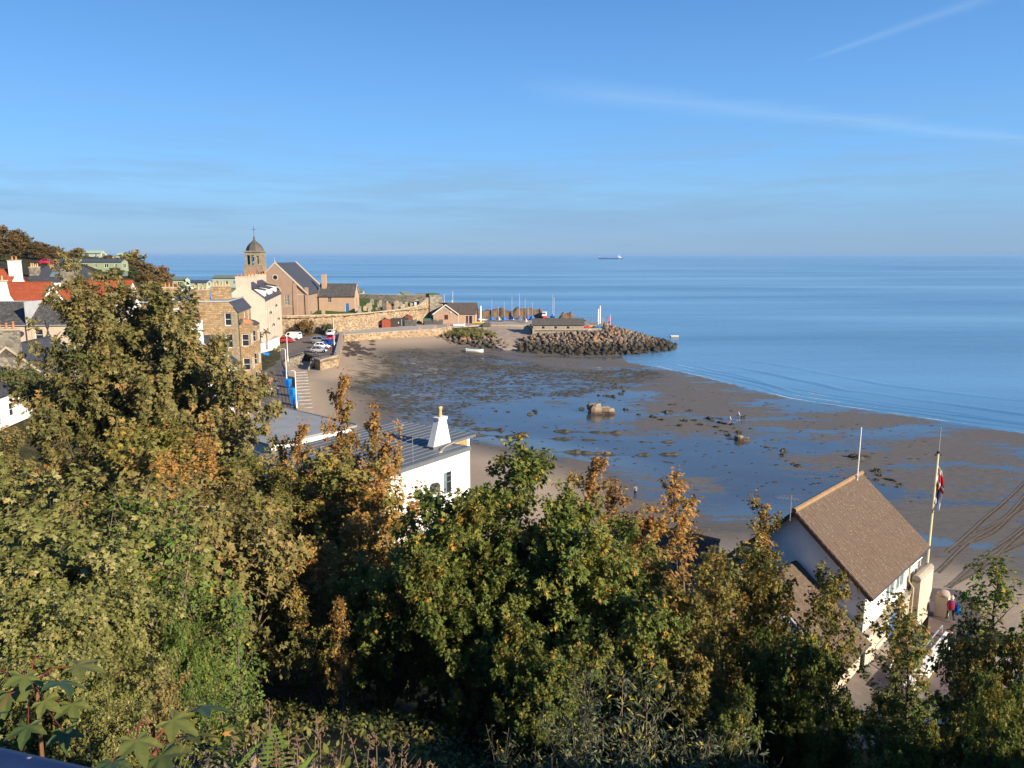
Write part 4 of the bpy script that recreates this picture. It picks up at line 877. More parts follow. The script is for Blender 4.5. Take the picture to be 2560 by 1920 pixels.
MB().box(cxm - .58, cym - .36, zc + 2.352, cxm + .58, cym + .36, zc + 2.62).build('cope', OFFW, chp)
MB().box(bx0 - .12, by0 - .12, RT + .10, bx1 + .12, by1 + .12, RT + .30).build('flashing', ZINC, chp)
MB().lathe([(.2, zc + 2.62), (.17, zc + 2.7), (.16, zc + 3.3), (.21, zc + 3.36), (.21, zc + 3.55)], 10, (cxm, cym)).build('chimney_pot', TERRAY, chp, True)
dish(mh_, (-4.6, .1, 3.9), (-.3, -1, .15), .42, DARK)
MB().tube([(-6.8, .6, RT + .1), (-6.8, .6, RT + 2.3)], .025, 5).bar((-7.5, .6, RT + 2.1), (-6.1, .6, RT + 2.1), .03, .03).bar((-7.3, .25, RT + 2.1), (-7.3, .95, RT + 2.1), .02, .02).bar((-6.9, .3, RT + 2.1), (-6.9, .9, RT + 2.1), .02, .02).bar((-6.4, .35, RT + 2.1), (-6.4, .85, RT + 2.1), .02, .02).build('aerial', GALV, mh_)
MB().tube([(-3.2, .8, RT + .16), (-2.2, 1.0, RT + .45), (-1.0, 1.1, RT + .5), (-.2, 1.3, RT + .2)], .03, 5).box(-3.4, .7, RT + .13, -3.0, .9, RT + .19).build('cable', PALEST, mh_)
# flat grey roof below the road
c0 = G(712, 1020, 8.4); c1 = G(600, 1040, 8.4); c2 = G(790, 1046, 8.4)
an_ = math.atan2(c0.y - c1.y, c0.x - c1.x)
fr = thing('flat_roofed_building', 'low building with wide plain grey roof below the road', 'building', (c0.x, c0.y, 3.8), an_)
fw = MB()
fw.wall((-10.5, -13.6, 0), X_, 10.1, 4.3); fw.wall((-.4, -13.6, 0), Y_, 13.2, 4.3, [(2, 1, 3.4, 2.8), (7, 1, 8.4, 2.8)]); fw.wall((-.4, -.4, 0), -X_, 10.1, 4.3); fw.wall((-10.5, -.4, 0), -Y_, 13.2, 4.3); fw.build('wall', WHITE, fr)
window(fr, (-.4, -13.6, 0), Y_, (2, 1, 3.4, 2.8), cols=2); window(fr, (-.4, -13.6, 0), Y_, (7, 1, 8.4, 2.8), cols=2)
MB().hexa([(-11, -14, 4.302), (0, -14, 4.302), (0, 0, 4.302), (-11, 0, 4.302), (-11, -14, 4.5), (0, -14, 4.5), (0, 0, 4.62), (-11, 0, 4.62)]).build('roof', FELT, fr)
MB().box(-11.02, .002, 4.28, .02, .05, 4.7).box(.002, -14, 4.28, .05, 0, 4.68).build('fascia', GALV, fr)
# old shed with rolled tiles behind the trees
pA = G(1560, 1296, 6.6); pB = G(1800, 1352, 6.6); ab_ = math.atan2(pB.y - pA.y, pB.x - pA.x); Lb = (pB - pA).length
ob = thing('tiled_shed', 'old shed with rolled brown tiles showing between the treetops', 'shed', (pA.x, pA.y, 3.2), ab_)
MB().prism([(-.0, -6), (Lb, -6), (Lb, -.1), (0, -.1)], -1.0, [.6, .6, 3.3, 3.3]).build('wall', CONC_D, ob)
tme = MB(); 
for s0 in range(6):
    a0, a1 = math.pi * s0 / 6, math.pi * (s0 + 1) / 6
    for a, b in ((a0, a1),): tme.mesh([(.11 - .11 * math.cos(a), 0, .085 * math.sin(a)), (.11 - .11 * math.cos(b), 0, .085 * math.sin(b)), (.11 - .11 * math.cos(b), .46, .085 * math.sin(b) - .03), (.11 - .11 * math.cos(a), .46, .085 * math.sin(a) - .03)], [(0, 1, 2, 3)])
tme.mesh([(.22, 0, 0), (.27, 0, .0), (.27, .46, -.03), (.22, .46, -.03)], [(0, 1, 2, 3)])
tme = tme.data('tile', TILE2)
slp = math.atan2(2.7, 5.9); cnt = 0; n_x = int(Lb / .27)
big = MB(); tv = [tuple(v.co) for v in tme.vertices]; tf = [tuple(p.vertices) for p in tme.polygons]
for j in range(15):
    for i in range(n_x):
        s_ = j * .42; loc = Vector((i * .27, -6.05 + s_ * math.cos(slp), .66 + s_ * math.sin(slp) + .012 * j % .02))
        rot = Matrix.Rotation(slp, 4, 'X')
        if j >= 9 and cnt < 300 and 3 < i < n_x - 2: put('tile', tme, ob, loc, (slp, 0, 0)); cnt += 1
        else: big.mesh([loc + rot @ Vector(v) for v in tv], tf)
tag(big.build('tile_field', TILE2, ob), kind='stuff')
MB().tube([(0, -.05, 3.42), (Lb, -.05, 3.42)], .14, 8).build('ridge', TILE, ob)
# ---------------------------------------------------------------- lifeboat station on the right
E0 = G(2178, 1497.5, 8.5); E1 = G(2321, 1367, 8.5); aS = math.atan2(E1.y - E0.y, E1.x - E0.x); LSt = math.hypot(E1.x - E0.x, E1.y - E0.y)
bs = thing('boathouse', 'boathouse with brown tiled roof, white panelled gable and cream wall', 'building', (E0.x, E0.y, 4.0), aS)
EZ, RZ_, HWs, SK = 4.5, 8.56, 4.28, -0.62
def roof_slab(root, q, th, mat, name='roof'):
    n = (Vector(q[1]) - Vector(q[0])).cross(Vector(q[3]) - Vector(q[0])).normalized()
    if n.z < 0: n = -n
    return MB().hexa([Vector(p) for p in q] + [Vector(p) + n * th for p in q]).build(name, mat, root)
qr = [(0, 0, EZ), (LSt, 0, EZ), (LSt + SK, HWs, RZ_), (SK, HWs, RZ_)]; ql = [(LSt, 2 * HWs, EZ), (0, 2 * HWs, EZ), (SK, HWs, RZ_), (LSt + SK, HWs, RZ_)]
roof_slab(bs, qr, .06, TILE2, 'roof_deck'); roof_slab(bs, ql, .06, TILE2, 'roof_deck')
m, t, b = new_mat('speckled_brown_tile')
v = coords(t, 'World'); oi = t.nodes.new('ShaderNodeObjectInfo')
c = mixc(t, noise(t, v, 3.0, 6, .65), (0.090, 0.066, 0.048), (0.172, 0.127, 0.092)); c = mixc(t, mth(t, 'MULTIPLY', oi.outputs['Random'], .35), c, (0.11, 0.07, 0.048))
vo = t.nodes.new('ShaderNodeTexVoronoi'); vo.inputs['Scale'].default_value = 5.5; lk(t, v, vo.inputs['Vector']); c = mixc(t, ramp(t, vo.outputs['Distance'], [(0.10, 0.75), (0.20, 0.0)]), c, (0.44, 0.34, 0.25))
lk(t, c, b.inputs['Base Color']); b.inputs['Roughness'].default_value = .85; b.inputs['Specular IOR Level'].default_value = .2; bumpn(t, b, noise(t, v, 22, 4), .5, .02)
TILES = m
tl = MB().hexa([(0, 0, 0), (.318, 0, 0), (.318, .40, -.012), (0, .40, -.012), (0, 0, .046), (.318, 0, .046), (.318, .40, .016), (0, .40, .016)]); tl.hexa([(.13, .001, .0465), (.19, .001, .0465), (.19, .39, .017), (.13, .39, .017), (.15, .001, .053), (.17, .001, .053), (.17, .39, .024), (.15, .39, .024)])
tl = tl.data('tile', TILES); tvv = [tuple(q.co) for q in tl.vertices]; tff = [tuple(p.vertices) for p in tl.polygons]
def tile_roof(root, q, single, skip=None):
    p0 = Vector(q[0]); ux = Vector(q[1]) - p0; W_ = ux.length; ux.normalize(); vv = Vector(q[3]) - p0; vy = vv - ux * vv.dot(ux); S_ = vy.length; vy.normalize(); nz_ = ux.cross(vy); sk = vv.dot(ux) / S_
    nx = int((W_ + .1) / .325); ny = int(S_ / .345); gx = (W_ + .08) / nx; gy = S_ / ny; M3 = Matrix((ux, vy, nz_)).transposed(); eu = M3.to_euler(); stuff = MB(); cnt = 0
    for j in range(ny):
        for i in range(nx):
            loc = p0 + ux * (i * gx - .04 + sk * j * gy + (.5 * gx * (j % 2) * 0)) + vy * (j * gy - .05) + nz_ * (.066 + rnd.uniform(0, .012))
            if skip and skip((loc - p0).dot(ux), (loc - p0).dot(vy)): continue
            if cnt < single: put('tile', tl, root, loc, eu); cnt += 1
            else: stuff.mesh([loc + M3 @ Vector(a) for a in tvv], tff)
    if stuff.v: tag(stuff.build('tile_field', TILES, root), kind='stuff')
tile_roof(bs, qr, 300)
rt_ = MB(); nrt = 24
for k in range(nrt):
    a = Vector((SK - .1 + (LSt + .2) * k / nrt, HWs, RZ_ + .10)); b2 = a + Vector(((LSt + .2) / nrt + .03, 0, 0)); rt_.tube([a, b2], [.15, .165], 8)
rt_.build('ridge', plain('ochre_ridge_tile', (.27, .175, .095), .85, .2, 2), bs)
# walls: near gable of white panels, right wall, rest
gx0 = .32
gw = MB(); yA, yB = .4, 2 * HWs - .4; zt = lambda y: EZ - .03 + (RZ_ - EZ) * (1 - abs(y - HWs) / HWs)
gw.face([(gx0, yB, -1), (gx0, yA, -1), (gx0, yA, zt(yA)), (gx0 + SK * .9, HWs, RZ_ - .05), (gx0, yB, zt(yB))])
gw.face([(LSt - .4, yA, -1), (LSt - .4, yB, -1), (LSt - .4, yB, zt(yB)), (LSt - .4, HWs, RZ_ - .05), (LSt - .4, yA, zt(yA))]); gw.wall((LSt - .4, yB, -1), -X_, LSt - .72, EZ + 1)
gw.build('gable', plain('grey_white_panel', (.86, .90, .87), .5, .04, 1, .3, streak=.06), bs)
pj = MB()
for y in (1.9, 3.4, 4.9, 6.4): pj.box(gx0 - .012, y - .012, .5, gx0 - .003, y + .012, zt(y) - .3)
pj.build('panel_joint', GALV, bs)
win_ = [(3.6, 2.75, 5.1, 3.85), (5.35, 2.75, 6.9, 3.85)]
uw = MB().wall((gx0, yA, 2.2), X_, LSt - .72, EZ - 2.25, [(a, b_ - 2.2, c2, d_ - 2.2) for a, b_, c2, d_ in win_], .12); uw.build('wall', OFFW, bs)
for a, b_, c2, d_ in win_: window(bs, (gx0, yA, 2.2), X_, (a, b_ - 2.2, c2, d_ - 2.2), PVC, GLASS_B, 2, 1, True, dep=.04)
lw = MB().wall((gx0, yA - .25, -1.5), X_, LSt - .72, 3.55, [(3.9, 1.6, 5.6, 3.3)], .1); lw.wall((gx0, yB, -1.5), -Y_, yB - yA + .25, 3.5); lw.build('lower_wall', CREAM, bs)
MB().box(gx0 - .02, yA - .38, 2.052, LSt - .4, yA - .003, 2.24).build('ledge', CONC, bs)
ns = MB().box(gx0 + 3.92, yA - .2, .12, gx0 + 5.58, yA - .16, 1.78).build('notice_board', plain('blue_notice_board', (.06, .13, .33), .5, .1), bs)
MB().box(gx0 + 5.0, yA - .215, .7, gx0 + 5.5, yA - .202, 1.5).build('poster', plain('red_white_poster', (.7, .35, .3), .6, .6, 5), ns)
MB().tube([(7.75, .28, EZ - .2), (7.75, .28, 2.9), (7.6, -.05, 2.6), (7.6, -.05, -1)], .06, 6).build('downpipe', PALEST, bs)
MB().tube([(-.1, -.07, EZ - .02), (LSt + .05, -.07, EZ - .02)], .07, 6).build('gutter', DARK, bs)
for q, sg in (((0, 0, EZ), 1), ((0, 2 * HWs, EZ), -1)):  # one board each side
    MB().hexa([Vector(q) + Vector((-.07, 0, -.22)), Vector(q) + Vector((.0, 0, -.22)), Vector((SK, HWs, RZ_ - .22)), Vector((SK - .07, HWs, RZ_ - .22)), Vector(q) + Vector((-.07, 0, .09)), Vector(q) + Vector((0, 0, .09)), Vector((SK, HWs, RZ_ + .09)), Vector((SK - .07, HWs, RZ_ + .09))]).build('bargeboard', TILE2 if sg > 0 else DARK, bs)
pa = MB().box(7.9, -.35, -1.5, LSt + .35, .146, 3.05); pa.build('parapet', CREAM, bs)
MB().tube([(7.9, -.10, 3.06), (LSt + .35, -.10, 3.06)], .27, 10).build('parapet_cope', CONC, bs)
MB().box(LSt + .36, -1.35, -1.2, LSt + .86, -.6, 1.3).build('gate_pillar', CREAM, bs); MB().lathe([(.36, 1.302), (.42, 1.4), (.34, 1.58), (.08, 1.66)], 10, (LSt + .61, -.98)).build('pillar_cap', CONC, bs, True)
br = MB()
for x in (8.8, 9.4, 10.0): br.tube([(x, .3, 2.9), (x, .3, 3.7)], .03, 5)
br.tube([(8.2, .3, 3.7), (LSt, .3, 3.7)], .035, 5); br.build('balcony_rail', WHITEP, bs)
# lower wing towards the camera
LW = 10.0; wz, wr = 1.9, 5.4
q1 = [(-LW, -.1, wz), (-.0, -.1, wz), (-.0, HWs, wr), (-LW, HWs, wr)]; q2 = [(0, 2 * HWs, wz), (-LW, 2 * HWs, wz), (-LW, HWs, wr), (0, HWs, wr)]
w_ = MB().wall((-LW + .3, .3, -1.5), X_, LW - .3, wz + 1.5); w_.wall((-LW + .3, 2 * HWs - .3, -1.5), -Y_, 2 * HWs - .6, wz + 1.5); w_.wall((.3, 2 * HWs - .3, -1.5), -X_, LW, wz + 1.5); w_.face([(-LW + .3, 2 * HWs - .3, wz), (-LW + .3, .3, wz), (-LW + .3, HWs, wr - .2)])
wing = w_.build('wing', CREAM, bs); roof_slab(wing, q1, .06, TILE2, 'roof_deck'); roof_slab(wing, q2, .06, TILE2, 'roof_deck')
vel = (-4.6, -3.3, 2.3, 3.75)
tile_roof(bs, q1, 0, lambda x, y: 4.2 < x < 5.6 and 2.2 < y < 3.8)
vy = (Vector(q1[3]) - Vector(q1[0])).normalized(); vn = X_.cross(vy); P_ = lambda x, s, h: Vector(q1[0]) + X_ * x + vy * s + vn * h
vf = MB()
for x0, x1, s0, s1 in ((4.3, 4.45, 2.3, 3.75), (5.35, 5.5, 2.3, 3.75), (4.45, 5.35, 2.3, 2.45), (4.45, 5.35, 3.6, 3.75)): vf.hexa([P_(x, s, h) for h in (.05, .2) for x, s in ((x0, s0), (x1, s0), (x1, s1), (x0, s1))])
vp = vf.build('skylight', GALV, bs); MB().face([P_(x, s, .15) for x, s in ((4.45, 2.45), (5.35, 2.45), (5.35, 3.6), (4.45, 3.6))]).build('pane', GLASS, vp)
MB().tube([(-LW, -.17, wz), (0, -.17, wz)], .07, 6).build('gutter', DARK, wing)
# yard steps with handrails beside the station
sp2 = thing('entrance_steps', 'concrete steps with handrails beside the cream boathouse wall', 'steps', (E0.x, E0.y, 4.0), aS)
for k in range(8): MB().box(2.0 - k * .34, -2.2, -1.9, 2.34 - k * .34, .13, .35 - k * .24).build('step', CONC, sp2)
MB().box(2.342, -2.2, -1.9, 6.5, .13, .35).build('landing', CONC, sp2)
for y in (-2.1, -1.0):
    h = MB(); h.tube([(-.6, y, -.5), (2.2, y, 1.3), (6.4, y, 1.3)], .04, 6)
    for x, z0, z1 in ((-.6, -1.9, -.5), (2.2, .35, 1.3), (4.3, .35, 1.3), (6.4, .35, 1.3)): h.tube([(x, y, z0), (x, y, z1)], .035, 6)
    h.build('handrail', GALV, sp2)
MB().box(-1.2, -2.6, -1.9, 6.6, -2.25, .9).build('side_wall', OFFW, sp2)
# launching slip
sl = [G(u, v, 3.85) for u, v in ((2310, 1650), (2330, 1470), (2400, 1475), (2460, 1530), (2420, 1620), (2500, 1720), (2300, 1800))]
flat('launching_slip', sl, 3.85, plain('damp_slip_concrete', (.13, .095, .085), .7, .2, .8, .3))
flat('launching_slip', [G(2290, 1810, 3.8), G(2420, 1640, 3.8), G(2560, 1640, 3.8), G(2700, 1800, 3.8)], 3.8, CONC)
flat('yard', [G(2000, 1900, 4.22), G(2120, 1680, 4.22), G(2320, 1600, 4.22), G(2320, 1740, 4.22), G(2240, 1900, 4.22)], 4.22, CONC_D)
# flagpole and aerial poles
fb = G(2319, 1393, 7.2); ft = D(2338, 1130, fb.y); f2 = D(2348, 1068, fb.y)
hp = ft.z - fb.z
fl = thing('flagpole', 'cream flagpole beside the boathouse parapet', 'flagpole', fb)
MB().tube([(0, 0, -3.5), (0, 0, hp)], [.11, .07], 8).build('pole', plain('cream_paint', (.70, .62, .38), .5, .06), fl)
MB().tube([(0, 0, hp), (0, 0, hp + f2.z - ft.z)], [.045, .03], 6).build('topmast', GALV, fl); MB().box(-.2, -.05, hp - .25, .2, .05, hp - .12).lathe([(.09, hp - .1), (.11, hp), (.02, hp + .1)], 8).build('truck', DARK, fl)
FR, FW, FN, FY = (plain('flag_red', (.62, .03, .04), .8, .08), plain('flag_white', (.80, .79, .78), .8, .04), plain('flag_navy', (.02, .025, .12), .8, .08), plain('flag_gold', (.75, .30, .03), .8, .2, 8))
fm = MB(); nu, nvv = 14, 26; Hf, Wf = 2.35, 1.0
def fp(i, j):
    x = i / nu; z = j / nvv; sag = x * (.55 + .5 * z)
    return Vector((.06 + x * Wf * .32 * (1 + .3 * math.sin(z * 4)), .22 * math.sin(x * 9 + z * 3) * x + .06 * math.sin(z * 11), hp - .9 - z * Hf - sag * .75))
for i in range(nu):
    for j in range(nvv):
        x, z = (i + .5) / nu, (j + .5) / nvv; cross = abs(x - .5) < .12 or abs(z - .5) < .10; nav = abs(x - .5) < .2 or abs(z - .5) < .16
        q = abs(x - .5) < .2 and abs(z - .5) < .09
        mi = 3 if q else 0 if cross else 2 if nav and (i in (4, 9) or j in (9, 16)) else 1
        if z < .16 or z > .80 or (.40 < z < .46) or (x < .3 and .2 < z < .45) or (x > .72 and .55 < z < .72): mi = 1
        elif .14 < z < .36 and x > .2: mi = 0
        fm.face([fp(i, j), fp(i + 1, j), fp(i + 1, j + 1), fp(i, j + 1)], mi)
fo = fm.build('flag', [FR, FW, FN, FY]); fo.location = fb; fo.rotation_euler = (0, 0, R(-12)); fo.data.shade_smooth()
tag(fo, 'white and red flag with navy lines and gold emblem drooping on the flagpole', 'flag')
ab = G(2143, 1194, 12.66); at_ = D(2138, 1068, ab.y)
ap = thing('aerial_pole', 'thin pale vertical pole rising from the boathouse ridge', 'pole', ab); MB().tube([(0, 0, -.3), (0, 0, at_.z - ab.z)], [.045, .035], 6).build('pole', WHITEP, ap); MB().box(-.08, -.08, -.02, .08, .08, .12).build('bracket', GALV, ap)
an = G(1976, 1285, 12.6); aa = thing('aerial', 'small television aerial at the near end of the boathouse ridge', 'aerial', an); A_ = MB().tube([(0, 0, -.4), (0, 0, 1.1)], .025, 5); A_.build('mast', GALV, aa); A_ = MB().bar((-.7, .2, .9), (.4, -.1, .9), .025, .025)
for k in range(6): A_.bar((-.7 + k * .2, .2 - k * .055 - .3, .9), (-.7 + k * .2, .2 - k * .055 + .3, .9), .015, .015)
A_.build('array', GALV, aa)
# ---------------------------------------------------------------- clubhouse and sheds on the quay
cl = thing('clubhouse', 'tan roughcast clubhouse with brown tiled roof and white bargeboards', 'building', (-25.3, 238.0, 5.28), R(0))
fr_ = MB(); fr_.wall((0, 0, 0), X_, 8.0, 3.1, [(3.5, 1.4, 4.7, 2.8)], .15); fr_.face([(0, 0, 3.1), (8, 0, 3.1), (4, 0, 5.9)]); fr_.wall((8, 0, 0), Y_, 1.2, 3.1); fr_.wall((0, 10, 0), -Y_, 10, 3.1)
fr_.wall((8, 1.2, 0), X_, 5.6, 3.1, [(2.2, 0, 4.4, 2.5)], .15); fr_.wall((13.6, 1.2, 0), Y_, 8.8, 3.1); fr_.face([(13.6, 1.2, 3.1), (13.6, 10, 3.1), (13.6, 5.6, 6.2)]); fr_.wall((13.6, 10, 0), -X_, 13.6, 3.1); fr_.build('wall', HARL2, cl)
window(cl, (0, 0, 0), X_, (3.5, 1.4, 4.7, 2.8), WOODR, GLASS, 2, 1); door(cl, (8, 1.2, 0), X_, (2.2, 0, 3.3, 2.5), plain('dark_red_door', (.12, .035, .03), .5), PVC); door(cl, (8, 1.2, 0), X_, (3.3, 0, 4.4, 2.5), GLASS, PVC)
MB().box(3.5, -.03, 3.9, 4.5, -.003, 4.6).build('plaque', GALV, cl); MB().box(5.4, -.25, 3.6, 5.9, -.003, 3.85).build('lamp', WHITEP, cl)
for q in ([(-.3, -.35, 2.9), (-.3, 6, 2.9), (4, 6, 6.0), (4, -.35, 6.0)], [(8.3, -.35, 2.9), (8.3, 6, 2.9), (4, 6, 6.0), (4, -.35, 6.0)], [(4.2, .9, 2.9), (13.9, .9, 2.9), (13.9, 5.6, 6.32), (4.2, 5.6, 6.32)], [(-.3, 10.3, 2.9), (13.9, 10.3, 2.9), (13.9, 5.6, 6.32), (-.3, 5.6, 6.32)]):
    roof_slab(cl, q, .12, SLATE_B)
for sx, x0 in ((1, -.32), (-1, 8.32)): MB().hexa([(x0, -.42, 2.75), (x0, -.352, 2.75), (4, -.352, 5.9), (4, -.42, 5.9), (x0, -.42, 3.05), (x0, -.352, 3.05), (4, -.352, 6.2), (4, -.42, 6.2)]).build('bargeboard', WHITEP, cl)
MB().tube([(7.9, -.05, 0), (7.9, -.05, 3.0)], .06, 5).tube([(13.5, 1.1, 0), (13.5, 1.1, 3)], .06, 5).tube([(5.6, 6.0, 6.0), (5.6, 6, 7.2)], .12, 6).build('pipe', WHITEP, cl)
ls = thing('long_shed', 'long low grey boarded shed with dark felt roof above the breakwater rocks', 'shed', (6.3, 220.3, 4.1), R(-.5))
gabled(ls, 15.1, 5.0, 2.5, 4.0, WOODG, plain('dark_felt_roof', (.085, .08, .07), .85, .2, 1), front=[(2.6, 1.3, 3.4, 2.0), (6.3, 1.3, 7.1, 2.0), (10.0, 1.3, 10.8, 2.0)], win=dict(frame=DARK, rows=1, cols=2, sill=False), oh=.25, th=.1)
bm_ = MB()
for k in range(50): bm_.box(.02 + k * .302, -.03, .02, .10 + k * .302, -.003, 2.45 if not any(a - .35 < k * .302 < a + .85 for a in (2.6, 6.3, 10.0)) else 1.2)
bm_.build('batten', WOODG, ls); MB().box(-.05, -.08, -1.2, 15.15, -.005, -.005).build('plinth', CONC_D, ls)
lwm = thing('low_wall', 'low stained concrete wall right of the long shed', 'wall', (21.5, 220.6, 4.0)); MB().box(0, 0, -.8, 7.2, .4, 1.5).build('masonry', CONC, lwm); MB().box(-.03, -.05, 1.502, 7.25, .45, 1.6).build('coping', CONC_D, lwm)
for name, u, v, w, d, h, mt, lb in (('shed', 966, 819, 2.6, 2.4, 2.2, WOODR, 'small red brown timber hut at the left of the quayside sheds'), ('shed', 986, 817, 2.4, 2.2, 2.0, plain('dark_brown_timber', (.05, .035, .025), .8), 'dark brown timber hut beside the red one'),
                               ('container', 1004, 816, 4.2, 2.4, 2.3, plain('black_sheet', (.03, .03, .032), .7), 'black store container among the quayside huts'), ('shed', 1022, 813, 2.6, 2.4, 2.6, plain('rust_brown_timber', (.16, .05, .035), .8), 'tall rust brown hut right of the black container')):
    p = G(u, v, RZ); t_ = thing(name, lb, 'shed', (p.x - w / 2, p.y, RZ - .02), R(16))
    if name == 'container': MB().box(0, 0, 0, w, d, h).build('box', mt, t_); MB().box(-.03, -.03, h + .002, w + .03, d + .03, h + .1).build('lid', mt, t_); MB().box(w * .5, -.03, .1, w * .5 + .05, -.002, h - .1).box(w * .2, -.03, .9, w * .3, -.003, 1.4).build('door_bar', WHITEP, t_)
    else:
        gabled(t_, d, w, h, h + .55, mt, SHEETD if 'dark' in lb else TILE2, oh=.12, th=.06, right=()); t_.rotation_euler = (0, 0, R(106)); t_.location = (p.x + w / 2, p.y, RZ - .02)
        MB().box(-.03, w * .32, 0, -.003, w * .68, h - .3).build('door', mt, t_)
gp = G(1068, 811, RZ); gbx = thing('storage_box', 'green metal storage box between the stacked creels', 'box', (gp.x - 1.2, gp.y, RZ - .02), R(10)); MB().box(0, 0, 0, 2.4, 1.6, 1.7).build('box', GREENP, gbx); MB().box(-.04, -.04, 1.702, 2.44, 1.64, 1.8).build('lid', GREENP, gbx); MB().box(1.0, -.02, .5, 1.3, -.003, 1.0).build('notice', WHITEP, gbx)
# stacks of lobster creels
def creel_mesh():
    mb = MB(); w, d, h = .62, .42, .38
    for x in (-w / 2, 0, w / 2):
        pts = [(x, -d / 2, 0), (x, -d / 2, h * .5)] + [(x, -d / 2 * math.cos(a), h * .5 + h * .5 * math.sin(a)) for a in (.6, 1.57, 2.54)] + [(x, d / 2, h * .5), (x, d / 2, 0)]
        mb.tube(pts, .022, 4)
    for y in (-d / 2, 0, d / 2): mb.tube([(-w / 2, y, .02), (w / 2, y, .02)], .02, 4)
    mb.tube([(-w / 2, 0, h), (w / 2, 0, h)], .02, 4); mb.box(-w / 2 + .03, -d / 2 + .05, .03, w / 2 - .03, d / 2 - .05, h * .7)
    return mb.data('creel', NET)
CRE = creel_mesh()
def creel_stack(o, nx, ny, nz, rz, label):
    n = 0
    for k in range(nz):
        for i in range(nx):
            for j in range(ny):
                if rnd.random() < .08 + .22 * (k == nz - 1): continue
                p = Matrix.Rotation(rz, 3, 'Z') @ Vector((i * .66, j * .5, k * .40)) + Vector(o)
                tag(put('lobster_creel', CRE, None, p + Vector((rnd.uniform(-.05, .05), rnd.uniform(-.05, .05), 0)), (0, 0, rz + rnd.uniform(-.15, .15))), label, 'creel', label); n += 1
    return n
creel_stack((-33.0, 228.9, RZ - .02), 6, 2, 5, R(20), 'netted lobster creel in the stack left of the green box')
creel_stack((-27.4, 233.6, RZ - .02), 9, 2, 4, R(8), 'netted lobster creel in the stack before the clubhouse')
creel_stack((-8.9, 231.9, 4.6), 4, 3, 4, R(10), 'netted lobster creel heaped beside the slipway')
# ---------------------------------------------------------------- stone heaps: breakwater and revetment
ROCKM = []
for k, (c1_, c2_) in enumerate((((.13, .10, .075), (.29, .22, .15)), ((.085, .075, .065), (.20, .165, .125)), ((.19, .105, .06), (.34, .205, .115)))):
    m, t, b = new_mat('armour_stone_%s' % 'abc'[k]); v = coords(t, 'World'); g = t.nodes.new('ShaderNodeSeparateXYZ'); lk(t, v, g.inputs[0])
    c = mixc(t, noise(t, v, .9, 6, .65), c1_, c2_)
    tide = ramp(t, mth(t, 'ADD', g.outputs[2], mth(t, 'MULTIPLY', mth(t, 'SUBTRACT', noise(t, v, .12, 4), .5), 3.2)), [(0.0, 1.0), (1.0, 1.0)])
    tm = mth(t, 'ADD', g.outputs[2], mth(t, 'MULTIPLY', mth(t, 'SUBTRACT', noise(t, v, .15, 4), .5), 3.0))
    wet = ramp(t, mth(t, 'DIVIDE', tm, 4.0), [(.38, 1.0), (.80, 0.0)])
    c = mixc(t, mth(t, 'MULTIPLY', wet, .92), c, mixc(t, noise(t, v, 2.2, 5), (.014, .014, .011), (.055, .050, .032)))
    lk(t, c, b.inputs['Base Color']); b.inputs['Roughness'].default_value = .85; b.inputs['Specular IOR Level'].default_value = .2; bumpn(t, b, noise(t, v, 4, 6, .7), .6, .12); ROCKM.append(m)
def rock_data(seed, mat, nm='boulder', sq=.8):
    rg = random.Random(seed); mb = MB(); pts = []
    dirs = [Vector(d).normalized() for d in [(1, 0, 0), (-1, 0, 0), (0, 1, 0), (0, -1, 0), (0, 0, 1), (0, 0, -1)] + [(a, b, c) for a in (-1, 1) for b in (-1, 1) for c in (-1, 1)]]
    import bmesh
    bm = bmesh.new()
    for d in dirs:
        k = rg.uniform(.72, 1.12); bm.verts.new((d.x * k * rg.uniform(.9, 1.2), d.y * k * rg.uniform(.8, 1.0), d.z * k * sq))
    bmesh.ops.convex_hull(bm, input=bm.verts); me = bpy.data.meshes.new(nm); bm.to_mesh(me); bm.free(); me.materials.append(mat); me.shade_flat(); return me
ROCKS = [rock_data(100 + k, ROCKM[(0, 0, 1, 1, 0, 2)[k % 6]]) for k in range(18)]
